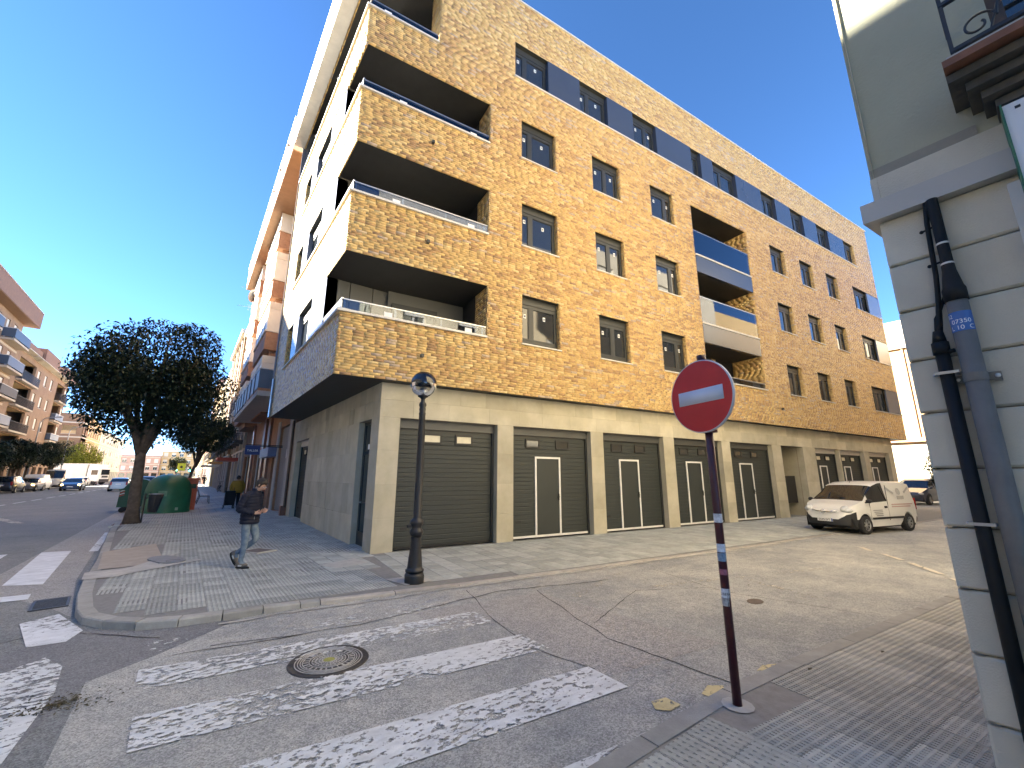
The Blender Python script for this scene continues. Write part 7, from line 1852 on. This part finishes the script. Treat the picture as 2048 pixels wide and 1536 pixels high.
MAN = empty('person', (0, 0, 0), 0, 'man in navy quilted jacket, jeans and grey trainers crossing the corner pavement', 'person')
J = {'pelvis': ((0, 0, .90), (.135, .12)), 'waist': ((.0, 0, 1.04), (.14, .115)), 'chest': ((.01, 0, 1.24), (.155, .12)), 'neck0': ((.045, 0, 1.40), .065), 'neck1': ((.095, 0, 1.46), .056), 'head0': ((.145, 0, 1.51), .080), 'head1': ((.165, 0, 1.575), .078),
     'chin': ((.215, 0, 1.46), .040),
     'shR': ((.0, -.165, 1.345), .070), 'elR': ((-.055, -.245, 1.085), .052), 'wrR': ((.175, -.115, 1.00), .031), 'shL': ((.02, .165, 1.345), .070), 'elL': ((-.02, .245, 1.09), .052), 'wrL': ((.19, .075, 1.03), .031),
     'hipR': ((0, -.088, .86), .092), 'knR': ((.035, -.095, .475), .065), 'anR': ((-.005, -.095, .105), .045), 'toR': ((.11, -.10, .05), .035),
     'hipL': ((.0, .088, .86), .092), 'knL': ((.13, .09, .485), .063), 'anL': ((-.245, .085, .235), .045), 'toL': ((-.235, .085, .115), .035)}
E_ = [('pelvis', 'waist'), ('waist', 'chest'), ('chest', 'neck0'), ('neck0', 'neck1'), ('neck1', 'head0'), ('head0', 'head1'), ('head0', 'chin'), ('chest', 'shR'), ('shR', 'elR'), ('elR', 'wrR'), ('chest', 'shL'), ('shL', 'elL'), ('elL', 'wrL'),
      ('pelvis', 'hipR'), ('hipR', 'knR'), ('knR', 'anR'), ('anR', 'toR'), ('pelvis', 'hipL'), ('hipL', 'knL'), ('knL', 'anL'), ('anL', 'toL')]
hand(J, E_, 'wrR', 'hr_', (.75, .45, .12), (0, .3, 1), (-.3, 1, -.2), .7); hand(J, E_, 'wrL', 'hl_', (.7, -.5, .0), (0, .3, 1), (-.3, -1, -.2), .8)
def zone_man(a, b):
    for k in (a, b):
        if k[:2] in ('hr', 'hl') or k in ('neck1', 'head0', 'head1', 'chin'): return 2
    if any(k[:2] in ('hi', 'kn', 'an', 'to') or k == 'pelvis' for k in (a, b)): return 1
    return 0
me = skin_mesh('body', J, E_, 'pelvis', [M_navyj, M_denim, M_skin], zone_man, 2)
link('body', me, MAN)
jk = MB(); zs = np.arange(.80, 1.43, .006)
for i, z in enumerate(zs):
    ring = []
    for k in range(28):
        a = 2 * math.pi * k / 28; rx = interp([(.80, .142), (1.0, .150), (1.22, .152), (1.34, .125), (1.43, .075)], z); ry = interp([(.80, .185), (1.0, .185), (1.22, .205), (1.34, .185), (1.40, .10), (1.43, .075)], z)
        pf = .011 * abs(math.sin(math.pi * z / .062)) ** .6; cx = interp([(.8, .005), (1.2, .005), (1.43, .05)], z)
        ring.append((cx + (rx + pf) * math.cos(a), (ry + pf) * math.sin(a), z))
    jk.v.extend(ring)
    if i:
        for k in range(28): jk.f.append(((i - 1) * 28 + k, (i - 1) * 28 + (k + 1) % 28, i * 28 + (k + 1) % 28, i * 28 + k)); jk.mi.append(0); jk.t.append(1)
jo = jk.build('jacket', M_navyj, MAN, smooth=True)
for sd, a in ((-1, 'R'), (1, 'L')):
    sl = puffed([J['sh' + a][0], Vector(J['sh' + a][0]).lerp(Vector(J['el' + a][0]), .5), J['el' + a][0], Vector(J['el' + a][0]).lerp(Vector(J['wr' + a][0]), .5), Vector(J['el' + a][0]).lerp(Vector(J['wr' + a][0]), .93)], [.082, .076, .070, .062, .050]); sl.build('sleeve', M_navyj, jo, smooth=True)
c = MB(); c.lathe([(.078, 1.40), (.082, 1.44), (.074, 1.47), (.066, 1.465)], (.055, 0, 0), 18); c.build('collar', M_navyj, jo, smooth=True)
z_ = MB(); z_.tube([(.165, -.10, .88), (.165, -.10, .94)], .004, 5); z_.build('pocket_zip', M_steel, jo)
head_bits(MAN, (.162, 0, 1.535), math.radians(40), .98)
shoe(MAN, (-.005, -.097, .085), (1, -.03), 0, M_shoe, M_sole, M_shoew); shoe(MAN, (-.25, .085, .215), (1, 0), math.radians(62), M_shoe, M_sole, M_shoew)
place(MAN, -2.38, -.22, zf(-2.38, -.25) - .0, -42); MAN.scale = (.94, .94, .94)

def simple_person(label, x, y, z, heading, h, top, legs, hair=M_hair, stride=.15, group=None, coat=0.0, bulk=1.0, detail=False):
    rt = empty('person', (0, 0, 0), 0, label, 'person', group); s = h / 1.7; b = bulk
    J = {'pelvis': ((0, 0, .93 * s), (.14 * b, .12 * b)), 'chest': ((0, 0, 1.25 * s), (.16 * b, .125 * b)), 'neck': ((.01, 0, 1.45 * s), .055), 'head0': ((.02, 0, 1.54 * s), .078), 'head1': ((.02, 0, 1.62 * s), .075),
         'shR': ((0, -.17 * b, 1.38 * s), .068 * b), 'elR': ((-.04, -.24 * b, 1.1 * s), .052 * b), 'wrR': ((.10, -.22 * b, .90 * s), .034), 'shL': ((0, .17 * b, 1.38 * s), .068 * b), 'elL': ((-.02, .24 * b, 1.1 * s), .052 * b), 'wrL': ((.02, .22 * b, .86 * s), .034),
         'hipR': ((0, -.09, .88 * s), .10 * b), 'knR': ((stride * .7, -.09, .48 * s), .068 * b), 'anR': ((stride, -.09, .08 * s), .045), 'toR': ((stride + .14, -.09, .04), .035),
         'hipL': ((0, .09, .88 * s), .10 * b), 'knL': ((-stride * .3, .09, .48 * s), .068 * b), 'anL': ((-stride * 1.2, .09, .10 * s), .045), 'toL': ((-stride * 1.2 + .13, .09, .045), .035)}
    E_ = [('pelvis', 'chest'), ('chest', 'neck'), ('neck', 'head0'), ('head0', 'head1'), ('chest', 'shR'), ('shR', 'elR'), ('elR', 'wrR'), ('chest', 'shL'), ('shL', 'elL'), ('elL', 'wrL'), ('pelvis', 'hipR'), ('hipR', 'knR'), ('knR', 'anR'), ('anR', 'toR'), ('pelvis', 'hipL'), ('hipL', 'knL'), ('knL', 'anL'), ('anL', 'toL')]
    hand(J, E_, 'wrR', 'hr_', (.4, .1, -.9), (1, 0, .3), (0, -1, 0), .4); hand(J, E_, 'wrL', 'hl_', (.2, -.1, -.95), (1, 0, .3), (0, 1, 0), .4)
    def zone(a, b):
        for k in (a, b):
            if k[:2] in ('hr', 'hl') or k in ('head0', 'head1'): return 2
        if any(k[:2] in ('hi', 'kn', 'an', 'to') for k in (a, b)): return 1
        return 0
    link('body', skin_mesh('body', J, E_, 'pelvis', [top, legs, M_skin], zone, 1), rt)
    head_bits(rt, (.022, 0, 1.585 * s), 0.0, .95, hair, .03)
    if coat:
        k = MB(); k.lathe([(.0, .80 * s), (.20 * b, .80 * s), (.205 * b, .95 * s), (.19 * b, 1.15 * s), (.20 * b, 1.32 * s), (.16, 1.41 * s), (.08, 1.46 * s)], (0, 0, 0), 20); k.v = [(x * .82, y * 1.08, z_) for x, y, z_ in k.v]; k.build('jacket', top, rt, smooth=True)
    for an, p in (('anR', 0), ('anL', math.radians(20))): shoe(rt, J[an][0], (1, 0), p, M_blackc, M_sole)
    place(rt, x, y, z, heading); return rt
WOMAN = simple_person('woman seen from behind in mustard jacket and wide black trousers beside the brick block', -1.25, 16.1, .126, 92, 1.56, M_must, M_blackc, stride=.08, coat=1, bulk=1.22)
TR = empty('shopping_trolley', (-1.55, 15.75, .126), math.radians(92), 'black two wheeled shopping trolley pulled by the woman in mustard', 'trolley')
q_ = MB(); q_.box(-.16, .16, .16, .80, -.2, .2); q_.box(-.17, .17, .80, .84, -.21, .21); at_r(q_, TR, 'bag', M_blackc)
q_ = MB(); q_.tube([(.12, -.17, .05), (.17, -.17, 1.0), (.17, .17, 1.0), (.12, .17, .05)], .012, 6); at_r(q_, TR, 'frame', M_black)
for sd in (1, -1):
    q_ = MB(); q_.lathe([(.03, -.02), (.085, -.02), (.085, .02), (.03, .02)], (.0, sd * .22, .085), 14, 'y'); o = at_r(q_, TR, 'wheel', M_tyre)
    q_ = MB(); q_.lathe([(0, -.022), (.05, -.022), (.05, .022), (0, .022)], (.0, sd * .22, .085), 12, 'y'); h_ = at_r(q_, o, 'hub', M_cream2)
for k, (x, y, hd, t, l, lab) in enumerate(((-.95, 72, -90, M_blackc, M_blackc, 'pedestrian in black standing out dark against the sunlit pavement'), (-1.6, 80, 92, P_greyp, M_denim, 'pedestrian in grey walking left of the one in black'), (-2.1, 85, 90, M_cream2, M_blackc, 'pedestrian in a pale top farthest left on the pavement'), (.0 - .7, 90, -90, M_blackc, M_skin, 'pedestrian in dark top and bare legs right of the one in black'), (-.35, 96, 92, M_brown, M_blackc, 'pedestrian in brown close to the shop fronts farthest right'))):
    simple_person(lab, x, y, .126, hd, 1.68, t, l, group='pedestrians far up the pavement')
